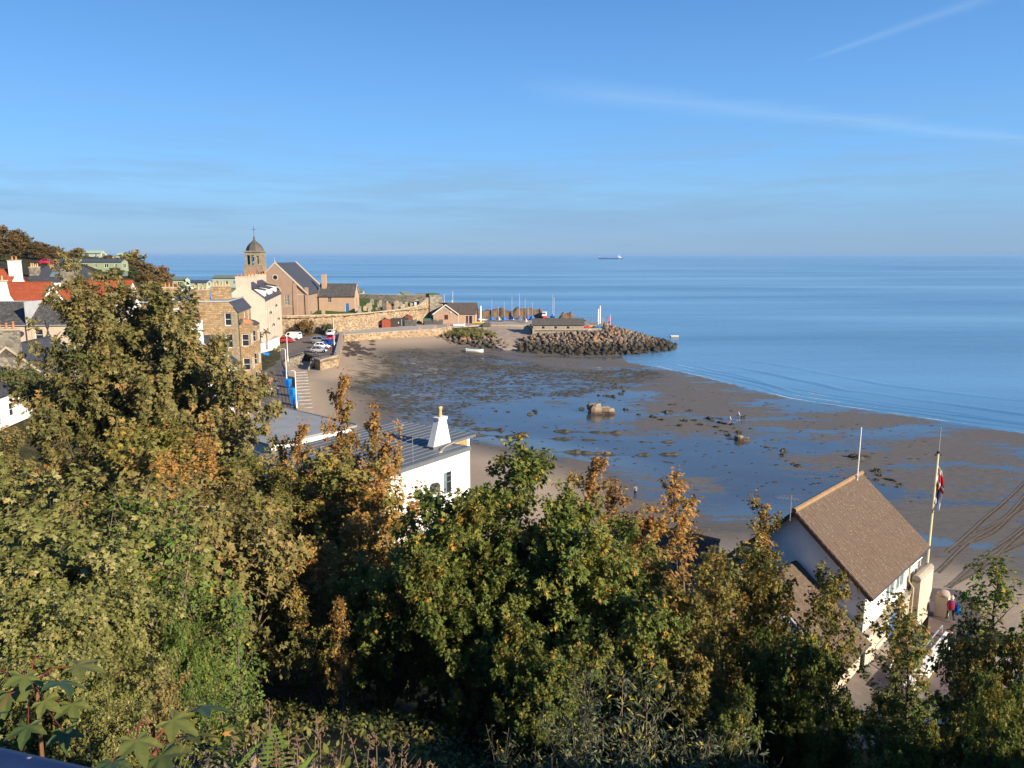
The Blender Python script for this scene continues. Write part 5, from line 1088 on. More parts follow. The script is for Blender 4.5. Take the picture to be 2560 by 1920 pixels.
def heap(root, crest, seed, n, smin, smax, keep, limit, spread_back=.5):
    """boulders over a mound given by a crest line of (x, y, z, half width)"""
    rg = random.Random(seed); C = crest; cum = [0]
    for a, b in zip(C[:-1], C[1:]): cum.append(cum[-1] + math.hypot(b[0] - a[0], b[1] - a[1]))
    def mound(x, y):
        best = -9
        for a, b in zip(C[:-1], C[1:]):
            dx, dy = b[0] - a[0], b[1] - a[1]; L2 = dx * dx + dy * dy; t = max(0, min(1, ((x - a[0]) * dx + (y - a[1]) * dy) / L2))
            px, py = a[0] + t * dx, a[1] + t * dy; z = a[2] + t * (b[2] - a[2]); w = a[3] + t * (b[3] - a[3]); best = max(best, z * (1 - math.hypot(x - px, y - py) / w))
        return best
    spots = []; xs = [c[0] for c in C]; ys = [c[1] for c in C]; wm = max(c[3] for c in C); grid = {}; tries = 0
    while len(spots) < n and tries < n * 60:
        tries += 1; x = rg.uniform(min(xs) - wm, max(xs) + wm); y = rg.uniform(min(ys) - wm, max(ys) + wm * spread_back); z = mound(x, y)
        if z < -.25 or not keep(x, y): continue
        s = rg.uniform(smin, smax) * (1.15 if z < 1.5 else .9); cell = (int(x / 1.5), int(y / 1.5)); ok = True
        for i in (-1, 0, 1):
            for j in (-1, 0, 1):
                for (ax, ay, as_) in grid.get((cell[0] + i, cell[1] + j), ()):
                    if math.hypot(ax - x, ay - y) < (s + as_) * .50: ok = False
        if not ok: continue
        grid.setdefault(cell, []).append((x, y, s)); spots.append((y - (z * 2), x, y, z, s))
    spots.sort(); big = MB(); rm = []
    core = MB(); g = np.arange(min(xs) - wm, max(xs) + wm, 1.5); h = np.arange(min(ys) - wm, max(ys) + wm, 1.5); Zc = [[mound(x, y) - .55 for x in g] for y in h]
    for i in range(len(h) - 1):
        for j in range(len(g) - 1):
            if max(Zc[i][j], Zc[i + 1][j], Zc[i][j + 1], Zc[i + 1][j + 1]) > -.7 and keep(g[j], h[i]): core.face([(g[j], h[i], Zc[i][j]), (g[j + 1], h[i], Zc[i][j + 1]), (g[j + 1], h[i + 1], Zc[i + 1][j + 1]), (g[j], h[i + 1], Zc[i + 1][j])])
    core.build('core', ROCKM[1], root)
    for k, (_, x, y, z, s) in enumerate(spots):
        me = ROCKS[rg.randrange(len(ROCKS))]; e = (rg.uniform(-1.2, 1.2), rg.uniform(-1.2, 1.2), rg.uniform(0, 6.3)); sc = (s * rg.uniform(.8, 1.2), s * rg.uniform(.75, 1.1), s * rg.uniform(.7, 1.0)); sc = tuple(q * .62 for q in sc)
        if k < limit: put('boulder', me, root, (x, y, z - s * .08), e, sc)
        else:
            from mathutils import Euler
            Mx = Matrix.LocRotScale(Vector((x, y, z - s * .08)), Euler(e), Vector(sc)); mi = ROCKM.index(me.materials[0]); big.mesh([Mx @ q.co for q in me.vertices], [tuple(p.vertices) for p in me.polygons], mi)
    if big.v: tag(big.build('boulder_mass', ROCKM, root), kind='stuff')
bw = thing('breakwater', 'breakwater of heaped dark and tan boulders reaching into the sea', 'breakwater')
CR = [(3.0, 214.5, 2.4, 8), (7, 217.5, 3.9, 13), (14, 218.5, 4.4, 16.5), (22, 219.6, 4.9, 20), (28, 223.5, 6.5, 20.5), (31.5, 228, 5.2, 18), (33.5, 228, 3.6, 11), (35.2, 226.5, 1.8, 6)]
heap(bw, CR, 5, 1150, 0.9, 2.2, lambda x, y: not (5.8 < x < 30 and y > 219.6 and y < 262 and not (x > 28.2)) and y < 252 and x > 1.5, 300, .6)
rv_ = thing('rock_revetment', 'smaller boulder bank with scrub on top left of the slipway', 'breakwater')
CR2 = [(-22.5, 219.0, 3.0, 7), (-16, 219.5, 4.4, 11), (-8.5, 220.5, 4.4, 11.5), (-4.5, 217.5, 2.6, 8)]
heap(rv_, CR2, 8, 330, 1.1, 2.2, lambda x, y: y < 226 and not (x > -8 and y > 222), 300, .3)
# natural rock behind the boat park
m, t, b = new_mat('brown_bedrock'); v = coords(t, 'World'); c = mixc(t, noise(t, v, .7, 7, .7), (.055, .035, .024), (.23, .145, .085)); lk(t, c, b.inputs['Base Color']); b.inputs['Roughness'].default_value = .9; bumpn(t, b, noise(t, v, 1.2, 8, .7), 1.0, .5); BEDR = m
def outcrop(name, x0, x1, y0, dpt, zb, ht, label, seed):
    mb = MB(); nx, ny = int((x1 - x0) / .45), 10; rg = random.Random(seed)
    for i in range(nx + 1):
        for j in range(ny + 1):
            x = x0 + (x1 - x0) * i / nx; f = j / ny; y = y0 + dpt * f
            e = min(1, i / 6, (nx - i) / 6); k = float(vnoise(x, y * .6, 1.7, seed)) * .55 + float(vnoise(x, y, .8, seed + 3)) * .25 + float(vnoise(x, y, 5, seed + 5)) * .45
            z = zb + ht * (math.sin(math.pi * min(1, f * 1.1 + .02)) ** .55) * (.45 + .6 * k) * e; mb.v.append((x + rg.uniform(-.12, .12), y + (float(vnoise(x, f * 9, 1.3, seed + 8)) - .5) * 1.4, z))
    for i in range(nx):
        for j in range(ny): a = i * (ny + 1) + j; mb.f.append((a, a + ny + 1, a + ny + 2, a + 1)); mb.m.append(0)
    r = thing(name, label, 'rock', (0, 0, 0)); mb.build('rock', BEDR, r); return r
outcrop('rock_ridge', -14.5, 12.5, 257.0, 6, 4.6, 4.6, 'long brown rock ridge behind the parked dinghies', 3)
outcrop('rock_outcrop', 14.6, 23.0, 250.5, 6, 4.0, 4.8, 'rounded tan rock outcrop behind the long shed', 9)
# ---------------------------------------------------------------- foliage
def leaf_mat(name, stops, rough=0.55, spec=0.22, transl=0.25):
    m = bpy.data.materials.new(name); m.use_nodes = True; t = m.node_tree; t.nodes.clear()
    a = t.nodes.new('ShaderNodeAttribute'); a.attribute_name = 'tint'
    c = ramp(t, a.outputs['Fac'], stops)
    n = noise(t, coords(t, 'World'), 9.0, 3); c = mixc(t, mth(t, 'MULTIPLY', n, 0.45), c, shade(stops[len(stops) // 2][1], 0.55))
    b = t.nodes.new('ShaderNodeBsdfPrincipled'); lk(t, c, b.inputs['Base Color']); b.inputs['Roughness'].default_value = rough; b.inputs['Specular IOR Level'].default_value = spec
    tr = t.nodes.new('ShaderNodeBsdfTranslucent'); lk(t, c, tr.inputs[0])
    mx = t.nodes.new('ShaderNodeMixShader'); mx.inputs[0].default_value = transl; lk(t, b.outputs[0], mx.inputs[1]); lk(t, tr.outputs[0], mx.inputs[2])
    o = t.nodes.new('ShaderNodeOutputMaterial'); lk(t, mx.outputs[0], o.inputs[0]); MATS[name] = m
    return m
gr, ol, ye, og, br_ = (0.036, 0.070, 0.017), (0.105, 0.105, 0.033), (0.27, 0.21, 0.04), (0.30, 0.145, 0.035), (0.155, 0.085, 0.038)
L_GREEN = leaf_mat('green_sycamore_leaves', [(0.0, (0.053, 0.093, 0.019)), (0.46, (0.097, 0.153, 0.028)), (0.74, (0.177, 0.206, 0.042)), (0.89, (0.325, 0.285, 0.068)), (0.95, (0.600, 0.404, 0.045)), (1.0, (0.513, 0.244, 0.054))])
L_OLIVE = leaf_mat('olive_sycamore_leaves', [(0.0, (0.077, 0.101, 0.027)), (0.35, (0.168, 0.161, 0.050)), (0.62, (0.282, 0.235, 0.082)), (0.85, (0.376, 0.261, 0.099)), (1.0, (0.445, 0.210, 0.061))])
L_AUTUMN = leaf_mat('autumn_sycamore_leaves', [(0.0, (0.085, 0.115, 0.027)), (0.28, (0.197, 0.186, 0.050)), (0.52, (0.411, 0.277, 0.074)), (0.75, (0.548, 0.285, 0.068)), (1.0, (0.376, 0.186, 0.068))])
L_MIX = leaf_mat('mixed_sycamore_leaves', [(0.0, (0.065, 0.099, 0.021)), (0.4, (0.159, 0.165, 0.036)), (0.65, (0.266, 0.227, 0.064)), (0.85, (0.496, 0.336, 0.064)), (1.0, (0.463, 0.219, 0.061))])
L_SHRUB = leaf_mat('pale_shrub_leaves', [(0.0, (0.075, 0.100, 0.022)), (0.4, (0.165, 0.178, 0.040)), (0.7, (0.285, 0.270, 0.085)), (0.92, (0.44, 0.40, 0.19)), (1.0, (0.420, 0.275, 0.072))])
L_BRIGHT = leaf_mat('fresh_green_leaves', [(0.0, (0.042, 0.092, 0.020)), (0.5, (0.098, 0.165, 0.033)), (0.85, (0.20, 0.25, 0.048)), (1.0, (0.406, 0.319, 0.043))])
L_BUDD = leaf_mat('buddleia_leaves', [(0.0, (0.040, 0.055, 0.026)), (0.5, (0.080, 0.105, 0.050)), (0.85, (0.19, 0.205, 0.13)), (0.96, (0.600, 0.435, 0.043)), (1.0, (0.600, 0.493, 0.029))])
L_FAR = leaf_mat('far_autumn_foliage', [(0.0, (0.058, 0.070, 0.020)), (0.45, (0.152, 0.113, 0.038)), (0.8, (0.239, 0.133, 0.048)), (1.0, (0.348, 0.225, 0.072))])
L_FARG = leaf_mat('far_green_foliage', [(0.0, (0.043, 0.072, 0.022)), (0.6, (0.102, 0.123, 0.036)), (1.0, (0.290, 0.217, 0.087))])
BARK = plain('sycamore_bark', (0.16, 0.125, 0.09), 0.9, 0.35, 3.0, 0.15, bump=0.6, bscale=18)
TWIG = plain('twig_bark', (0.14, 0.085, 0.05), 0.85, 0.25, 6.0, 0.2)
LT = {'maple': ([(0, 0, 0), (-.40, .02, -.06), (-.29, .25, .03), (-.56, .50, -.10), (-.20, .55, .03), (0, 1.0, -.14), (.20, .55, .03), (.56, .50, -.10), (.29, .25, .03), (.40, .02, -.06)],
                [(0, k, k + 1) for k in range(1, 9)]),
      'oval': ([(0, 0, 0), (-.26, .35, .05), (-.2, .75, .02), (0, 1.05, -.10), (.2, .75, .02), (.26, .35, .05)], [(0, 1, 5), (1, 2, 4), (1, 4, 5), (2, 3, 4)]),
      'lance': ([(0, 0, 0), (-.13, .4, .04), (0, 1.1, -.15), (.13, .4, .04)], [(0, 1, 3), (1, 2, 3)]),
      'clump': ([(0, 0, 0), (-.5, .35, .1), (0, 1.0, -.1), (.5, .4, .1)], [(0, 1, 2), (0, 2, 3)])}
def leaves_mesh(name, P, A, Nn, size, tint, kind, mat):
    tv, tf = LT[kind]; tv = np.array(tv); tf = np.array(tf); n = len(P); k = len(tv)
    A = A / np.linalg.norm(A, axis=1, keepdims=True); X = np.cross(A, Nn); X /= np.linalg.norm(X, axis=1, keepdims=True) + 1e-9; Z = np.cross(X, A)
    co = P[:, None, :] + size[:, None, None] * (tv[None, :, 0:1] * X[:, None, :] + tv[None, :, 1:2] * A[:, None, :] + tv[None, :, 2:3] * Z[:, None, :])
    fs = (np.arange(n)[:, None, None] * k + tf[None]).reshape(-1, 3); f = len(fs)
    me = bpy.data.meshes.new(name); me.vertices.add(n * k); me.vertices.foreach_set('co', co.astype(np.float32).ravel())
    me.loops.add(f * 3); me.loops.foreach_set('vertex_index', fs.ravel().astype(np.int32)); me.polygons.add(f)
    me.polygons.foreach_set('loop_start', np.arange(f, dtype=np.int32) * 3); me.polygons.foreach_set('loop_total', np.full(f, 3, np.int32))
    me.update(calc_edges=True)
    a = me.attributes.new('tint', 'FLOAT', 'POINT'); a.data.foreach_set('value', np.repeat(np.clip(tint, 0, 1), k).astype(np.float32))
    me.materials.append(mat); me.shade_flat(); return me
def tree_meshes(name, seed, H, Rr, stems=1, leaf=0.16, kind='maple', mat=None, nlat=34, per=9, clear=0.18, shoot=0.5, up=0.55, spread=0.25, tip=0.25, prof='round', gap=0.34, sub=0.75, tsig=0.16):
    rg = random.Random(seed); nr = np.random.default_rng(seed); wood = MB(); tw = []          # tw: (p0, p1, tint)
    def rv(k): return Vector((rg.uniform(-k, k), rg.uniform(-k, k), rg.uniform(-k, k)))
    def twigs(p, d, n, tb, lo=0.3, hi=0.75):
        for _ in range(n):
            dd = (d * 0.6 + Vector((0, 0, up * 1.1)) + rv(0.75)).normalized(); L = rg.uniform(lo, hi)
            tw.append((p, p + dd * L, tb + rg.gauss(0, 0.07)))
    def limb(p, d, L, r, lvl, tb):
        n = max(3, int(L / 0.45)); pts = [p.copy()]; q = p.copy(); dd = d.copy()
        for i in range(n):
            dd = (dd + Vector((0, 0, up * 0.22)) + rv(0.16)).normalized(); q = q + dd * (L / n); pts.append(q.copy())
            fr = (i + 1) / n
            if lvl == 1 and fr > 0.2:
                if rg.random() < sub * (L / n) / 0.45:
                    sdv = (dd * 0.5 + rv(1.0) + Vector((0, 0, 0.25))).normalized(); limb(q.copy(), sdv, max(0.5, L * rg.uniform(0.22, 0.5) * (1.15 - fr * .6)), r * 0.45, 2, tb + rg.gauss(0, 0.08))
            if fr > 0.25:
                k = (L / n) / gap; twigs(q, dd, int(k) + (rg.random() < k % 1), tb)
        twigs(q, dd, 2, tb + tip * 0.3)
        if r > 0.012 or lvl == 1: wood.tube(pts[::2] if len(pts) > 6 else pts, [max(0.006, r * (1 - 0.85 * i / max(1, len(pts[::2] if len(pts) > 6 else pts) - 1))) for i in range(len(pts[::2] if len(pts) > 6 else pts))], 4 if lvl == 2 else 5)
    for s in range(stems):
        az = 2 * math.pi * (s + rg.random() * .6) / stems; lean = spread * (1 if stems > 1 else 0.25) * rg.uniform(0.5, 1.2)
        hs = H * (1.0 if s == 0 else rg.uniform(0.72, 0.97)); n = 12; q = Vector((math.cos(az) * .15 * (stems > 1), math.sin(az) * .15 * (stems > 1), -0.6)); pts = [q.copy()]
        d = Vector((math.cos(az) * lean, math.sin(az) * lean, 1)).normalized()
        for i in range(n):
            d = (d + rv(0.07) + Vector((0, 0, 0.05))).normalized(); q = q + d * ((hs + .6) / n); pts.append(q.copy())
        r0 = 0.012 * H / (1 + 0.25 * (stems - 1)) + 0.03
        wood.tube(pts, [r0 * (1 - 0.93 * i / n) + 0.008 for i in range(n + 1)], 7)
        nl = max(6, int(nlat / stems)); ga = rg.random() * 6
        for k in range(nl):
            tt = clear + (0.98 - clear) * ((k + 0.5) / nl); i = tt * n; a = pts[int(i)].lerp(pts[min(n, int(i) + 1)], i % 1)
            x = (tt - clear) / (1 - clear)
            w = {'round': math.sin(math.pi * (0.12 + 0.84 * x)) ** 0.7, 'cone': (1 - x) ** 0.8 + 0.22, 'col': 0.75 * (1 - x ** 3) + 0.15, 'wide': 0.30 + 0.85 * (1 - x) ** 0.75 * (0.55 + 0.45 * min(1, x * 5)), 'top': 0.35 + 0.65 * math.sin(math.pi * (0.05 + 0.85 * x))}[prof]
            ga += 2.4 + rg.uniform(-.5, .5); el = rg.uniform(0.05, 0.6) + x * 0.5
            dv = Vector((math.cos(ga) * math.cos(el), math.sin(ga) * math.cos(el), math.sin(el)))
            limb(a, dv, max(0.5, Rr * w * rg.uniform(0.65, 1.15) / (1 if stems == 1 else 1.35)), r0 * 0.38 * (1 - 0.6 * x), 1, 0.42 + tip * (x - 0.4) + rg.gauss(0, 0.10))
        p = pts[-1]
        for k in range(int(3 + shoot * 4)):                                  # leader shoots above the crown
            dd = (Vector((0, 0, 1)) + rv(0.45)).normalized(); L = rg.uniform(0.5, 1.3); a = p - Vector((0, 0, rg.uniform(0, 1.2)))
            wood.tube([a, a + dd * L], [0.012, 0.004], 3)
            for j in range(3): tw.append((a + dd * L * (0.1 + .28 * j), a + dd * L * (0.18 + .28 * j) + rv(0.12) + Vector((0, 0, .12)), 0.5 + tip + rg.gauss(0, .1)))
    P0 = np.array([tuple(a[0]) for a in tw]); P1 = np.array([tuple(a[1]) for a in tw]); tb = np.array([a[2] for a in tw]); n = len(tw)
    for a, b2, _ in tw[::3]: wood.tube([a, b2], [0.007, 0.003], 3)
    k = per; s = nr.uniform(0.2, 1.08, (n, k)); d = P1 - P0; d /= np.linalg.norm(d, axis=1, keepdims=True) + 1e-9
    rad = nr.normal(size=(n, k, 3)); rad -= (rad * d[:, None]).sum(-1, keepdims=True) * d[:, None]; rad /= np.linalg.norm(rad, axis=-1, keepdims=True) + 1e-9
    P = P0[:, None] + (P1 - P0)[:, None] * s[..., None] + rad * leaf * nr.uniform(0.25, 0.8, (n, k, 1))
    A = rad * 0.85 + d[:, None] * 0.45 + np.array([0, 0, -0.42]) + nr.normal(0, 0.25, (n, k, 3))
    out = P - np.array([0, 0, H * 0.4]); out[..., 2] *= 0.25; out /= np.linalg.norm(out, axis=-1, keepdims=True) + 1e-9
    Nn = np.array([0, 0, 0.50]) + out * 0.75 + nr.normal(0, 0.45, (n, k, 3))
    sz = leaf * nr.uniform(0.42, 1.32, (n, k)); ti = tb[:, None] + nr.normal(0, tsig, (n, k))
    cm = leaves_mesh(name + '_crown', P.reshape(-1, 3), A.reshape(-1, 3), Nn.reshape(-1, 3), sz.ravel(), ti.ravel(), kind, mat)
    co = P.reshape(-1, 3); tz = np.sort(co[:, 2])[-max(20, len(co) // 150)]; ap = co[co[:, 2] >= tz].mean(0)
    return wood.data(name + '_trunk', BARK), cm, n * k, (float(ap[0]), float(ap[1]), float(tz))
LEAFCOUNT = {}
def add_tree(name, meshes, loc, rz, sc, label, cat='tree', group=None, mat=None, crown='crown', trunk='trunk', tilt=(0, 0)):
    tm, cm, nl = meshes[:3]; root = thing(name, label, cat, loc, rz, group); root.rotation_euler = (tilt[0], tilt[1], rz)
    root.scale = sc if hasattr(sc, '__len__') else (sc, sc, sc)
    put(trunk, tm, root); c = put(crown, cm, root); c['kind'] = 'stuff'
    if mat: c.material_slots[0].link = 'OBJECT'; c.material_slots[0].material = mat
    return root
def tree_at(name, meshes, H0, u, vtop, Y, label, rz=0.0, mat=None, wide=1.0, cat='tree', group=None, dx=0.0, tilt=(0, 0)):
    """stand a tree at distance Y so that its top reaches the height seen in the photograph"""
    top = D(u, vtop, Y); ax, ay, az = meshes[3]; z = TZ(top.x, Y) - 0.1; k = (top.z - z) / az; c, s = math.cos(rz) * k * wide, math.sin(rz) * k * wide
    bx, by = top.x - (ax * c - ay * s), Y - (ax * s + ay * c); z = TZ(bx, by) - 0.1; k = (top.z - z) / az
    return add_tree(name, meshes, (bx + dx, by, z), rz, (k * wide, k * wide, k), label, cat, group, mat, tilt=tilt)
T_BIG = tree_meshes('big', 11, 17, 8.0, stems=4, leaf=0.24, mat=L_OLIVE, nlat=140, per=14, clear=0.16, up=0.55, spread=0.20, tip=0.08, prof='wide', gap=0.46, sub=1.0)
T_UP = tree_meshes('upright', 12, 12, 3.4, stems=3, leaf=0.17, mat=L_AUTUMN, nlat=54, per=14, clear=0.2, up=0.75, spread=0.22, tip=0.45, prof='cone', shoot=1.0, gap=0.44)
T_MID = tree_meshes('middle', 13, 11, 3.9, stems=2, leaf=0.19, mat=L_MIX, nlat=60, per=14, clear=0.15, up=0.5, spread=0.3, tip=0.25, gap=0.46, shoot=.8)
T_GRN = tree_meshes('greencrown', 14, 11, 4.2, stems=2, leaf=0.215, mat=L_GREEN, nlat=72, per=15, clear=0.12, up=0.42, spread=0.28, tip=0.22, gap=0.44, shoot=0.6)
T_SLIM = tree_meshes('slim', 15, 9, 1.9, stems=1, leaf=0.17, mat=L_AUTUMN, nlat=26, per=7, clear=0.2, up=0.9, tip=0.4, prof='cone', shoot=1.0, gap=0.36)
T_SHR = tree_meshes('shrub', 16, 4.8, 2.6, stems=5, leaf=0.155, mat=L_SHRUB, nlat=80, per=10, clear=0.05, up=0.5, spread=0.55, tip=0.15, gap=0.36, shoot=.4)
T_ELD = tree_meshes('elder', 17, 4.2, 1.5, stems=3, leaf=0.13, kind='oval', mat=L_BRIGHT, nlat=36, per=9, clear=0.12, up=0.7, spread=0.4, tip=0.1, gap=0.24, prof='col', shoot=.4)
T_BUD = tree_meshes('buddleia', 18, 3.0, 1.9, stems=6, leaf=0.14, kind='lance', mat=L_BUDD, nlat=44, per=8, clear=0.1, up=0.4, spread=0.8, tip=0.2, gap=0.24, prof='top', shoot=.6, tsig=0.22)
T_FAR = tree_meshes('far', 19, 9, 4.2, stems=2, leaf=0.42, kind='clump', mat=L_FAR, nlat=40, per=8, clear=0.15, up=0.45, spread=0.3, tip=0.25, gap=0.42)
T_BUSH = tree_meshes('bush', 20, 2.4, 1.8, stems=5, leaf=0.26, kind='clump', mat=L_FARG, nlat=30, per=7, clear=0.05, up=0.5, spread=0.8, gap=0.34)
# the big tree on the left and its neighbours below
tree_at('sycamore_tree', T_BIG, 17.6, 228, 716, 47, 'tall wide olive brown sycamore hiding the village on the left', 3.5, wide=0.92)
tree_at('sycamore_tree', T_MID, 11.3, 30, 1085, 40, 'olive sycamore at the left picture edge below the white gable', 1.0, L_OLIVE, 1.1)
tree_at('sycamore_tree', T_MID, 11.3, 425, 815, 45, 'olive sycamore shoulder right behind the tallest tree', 5.1, L_OLIVE, 0.75)
tree_at('sycamore_tree', T_MID, 11.3, 545, 915, 43, 'olive sycamore on the right flank of the tallest tree', 5.3, L_OLIVE, 0.95)
tree_at('sycamore_tree', T_MID, 11.3, 330, 1080, 36, 'dark green sycamore in front of the tallest tree', 4.0, L_MIX, 1.1)
tree_at('sycamore_tree', T_SLIM, 9.6, 505, 1090, 31, 'thin sapling with pinkish brown tips left of the trunks in the hollow', 0.5, L_AUTUMN, 1.0)
tree_at('sycamore_tree', T_SLIM, 9.6, 420, 1140, 28, 'thin brown leaved sapling above the shrubs on the left', 1.9, L_AUTUMN, 1.0)
tree_at('sycamore_tree', T_UP, 12.5, 545, 1170, 37, 'yellow olive sycamore below the flat grey roof', 0.2, L_MIX, 1.15)
tree_at('sycamore_tree', T_UP, 12.5, 840, 1070, 38, 'slim orange tipped sycamore in front of the beach steps', 1.4, L_AUTUMN, 0.8)
tree_at('sycamore_tree', T_UP, 12.5, 862, 955, 36, 'tallest orange brown sycamore left of the white chimney', 2.9, L_AUTUMN, 0.68)
tree_at('sycamore_tree', T_UP, 12.5, 965, 1180, 31, 'orange yellow sycamore overlapping the grey seamed roof', 4.4, L_AUTUMN, 1.05)
tree_at('sycamore_tree', T_MID, 11.3, 800, 1150, 31, 'wide yellow green sycamore in the middle of the wooded slope', 5.2, L_MIX, 1.2)
tree_at('sycamore_tree', T_MID, 11.3, 610, 1200, 27, 'brown and olive sycamore over the dark hollow', 0.9, L_OLIVE, 1.0)
tree_at('sycamore_tree', T_SLIM, 9.6, 1095, 1235, 27, 'small reddish brown sapling before the white wall of the seaside house', 0.3, L_OLIVE, 0.8)
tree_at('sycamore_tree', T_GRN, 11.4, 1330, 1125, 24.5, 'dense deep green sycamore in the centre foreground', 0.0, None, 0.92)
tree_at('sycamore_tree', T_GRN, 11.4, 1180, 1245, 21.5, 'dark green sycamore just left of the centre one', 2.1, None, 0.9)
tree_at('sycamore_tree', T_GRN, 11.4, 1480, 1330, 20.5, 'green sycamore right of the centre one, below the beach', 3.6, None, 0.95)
tree_at('sycamore_tree', T_SLIM, 9.6, 1690, 1190, 31, 'thin straw brown sapling standing up against the wet sand', 2.0, L_AUTUMN, 0.9)
tree_at('sycamore_tree', T_UP, 12.5, 1500, 1160, 29, 'pale brown sycamore thinning out in front of the sand', 3.3, L_AUTUMN, 0.85)
tree_at('sycamore_tree', T_MID, 11.3, 1590, 1395, 23, 'yellow green sycamore in front of the old tiled shed', 1.2, L_MIX, 0.9)
tree_at('sycamore_tree', T_UP, 12.5, 1895, 1262, 24, 'gold tipped sycamore before the white gable of the boathouse', 0.6, L_MIX, 0.85)
tree_at('sycamore_tree', T_MID, 11.3, 1790, 1400, 20, 'green and gold sycamore below the boathouse skylight', 3.0, L_MIX, 0.85)
tree_at('sycamore_tree', T_GRN, 11.4, 2010, 1590, 17, 'shaded green sycamore under the lower boathouse roof', 4.6, L_GREEN, 0.62)
tree_at('sycamore_tree', T_GRN, 11.4, 1640, 1520, 16.5, 'dark shaded sycamore low in the right foreground', 5.5, L_GREEN, 0.8)
tree_at('sycamore_tree', T_SLIM, 9.6, 2245, 1490, 17.5, 'dark twiggy sapling in front of the boathouse steps', 0.8, L_GREEN, 1.0)
tree_at('sycamore_tree', T_SLIM, 9.6, 2275, 1545, 16.5, 'thin dark sapling left of the person with rucksack', 2.8, L_GREEN, 0.9)
tree_at('sycamore_tree', T_GRN, 11.4, 2210, 1740, 13, 'dark shaded sycamore at the bottom below the boathouse steps', 1.0, L_GREEN, 0.7)
tree_at('sycamore_tree', T_SLIM, 9.6, 2490, 1405, 14.5, 'bright yellow green young sycamore at the right picture edge', 0.4, L_BRIGHT, 1.0)
tree_at('sycamore_tree', T_GRN, 11.4, 2610, 1530, 13, 'yellow green sycamore cut by the lower right picture edge', 5.0, L_MIX, 0.55)
tree_at('sycamore_tree', T_GRN, 11.4, 2320, 1810, 13, 'dark green sycamore below the people on the slipway', 3.9, L_GREEN, 0.5)
tree_at('sycamore_tree', T_GRN, 11.4, 2080, 1660, 15, 'dark sycamore in front of the cream lower boathouse wall', 0.9, L_GREEN, 0.5)
tree_at('sycamore_tree', T_GRN, 11.4, 2480, 1700, 11.5, 'shaded green sycamore at the lower right under the yellow green one', 2.9, L_GREEN, 0.5)
tree_at('sycamore_tree', T_GRN, 11.4, 1000, 1420, 21, 'green sycamore overhanging the dark hollow', 4.9, L_GREEN, 0.95)
tree_at('sycamore_tree', T_SLIM, 9.6, 740, 1470, 20, 'spindly sycamore with ivy clad stems beside the hollow', 2.4, L_MIX, 0.8)
tree_at('sycamore_tree', T_SLIM, 9.6, 850, 1500, 19, 'second thin stemmed sycamore in the hollow', 0.4, L_AUTUMN, 0.7)
tree_at('sycamore_tree', T_GRN, 11.4, 1290, 1560, 15.5, 'dark green sycamore in the bottom centre behind the buddleia', 1.7, L_GREEN, 0.75)
tree_at('sycamore_tree', T_GRN, 11.4, 1420, 1235, 22.5, 'green sycamore filling in behind the centre one', 5.8, None, 0.8)
tree_at('sycamore_tree', T_GRN, 11.4, 1710, 1480, 18, 'green sycamore with some gold leaves left of the skylight', 0.7, L_MIX, 0.8)
tree_at('sycamore_tree', T_GRN, 11.4, 1090, 1400, 19.5, 'deep green sycamore between the hollow and the centre tree', 2.7, L_GREEN, 0.85)
tree_at('sycamore_tree', T_MID, 11.3, 900, 1300, 26, 'yellow brown sycamore below the tall orange one', 0.1, L_AUTUMN, 0.9)
tree_at('sycamore_tree', T_GRN, 11.4, 1860, 1720, 13.5, 'dark green sycamore low beside the shaded buddleia', 0.2, L_GREEN, 0.6)
tree_at('sycamore_tree', T_MID, 11.3, 1925, 1385, 20.5, 'leafy green and gold sycamore left of the boathouse skylight', 2.0, L_MIX, 0.75)
tree_at('sycamore_tree', T_GRN, 11.4, 2050, 1620, 17, 'shaded sycamore below the boathouse skylight', 5.0, L_GREEN, 0.55)
tree_at('sycamore_tree', T_UP, 12.5, 690, 1105, 36, 'yellow olive sycamore in front of the flat grey roof', 1.0, L_MIX, 0.9)
tree_at('sycamore_tree', T_UP, 12.5, 760, 1075, 35, 'orange tipped sycamore before the left end of the seamed roof', 3.1, L_AUTUMN, 0.85)
tree_at('sycamore_tree', T_MID, 11.3, 745, 1175, 31, 'leafy yellow olive sycamore below the flat grey roof trees', 0.6, L_MIX, 0.95)
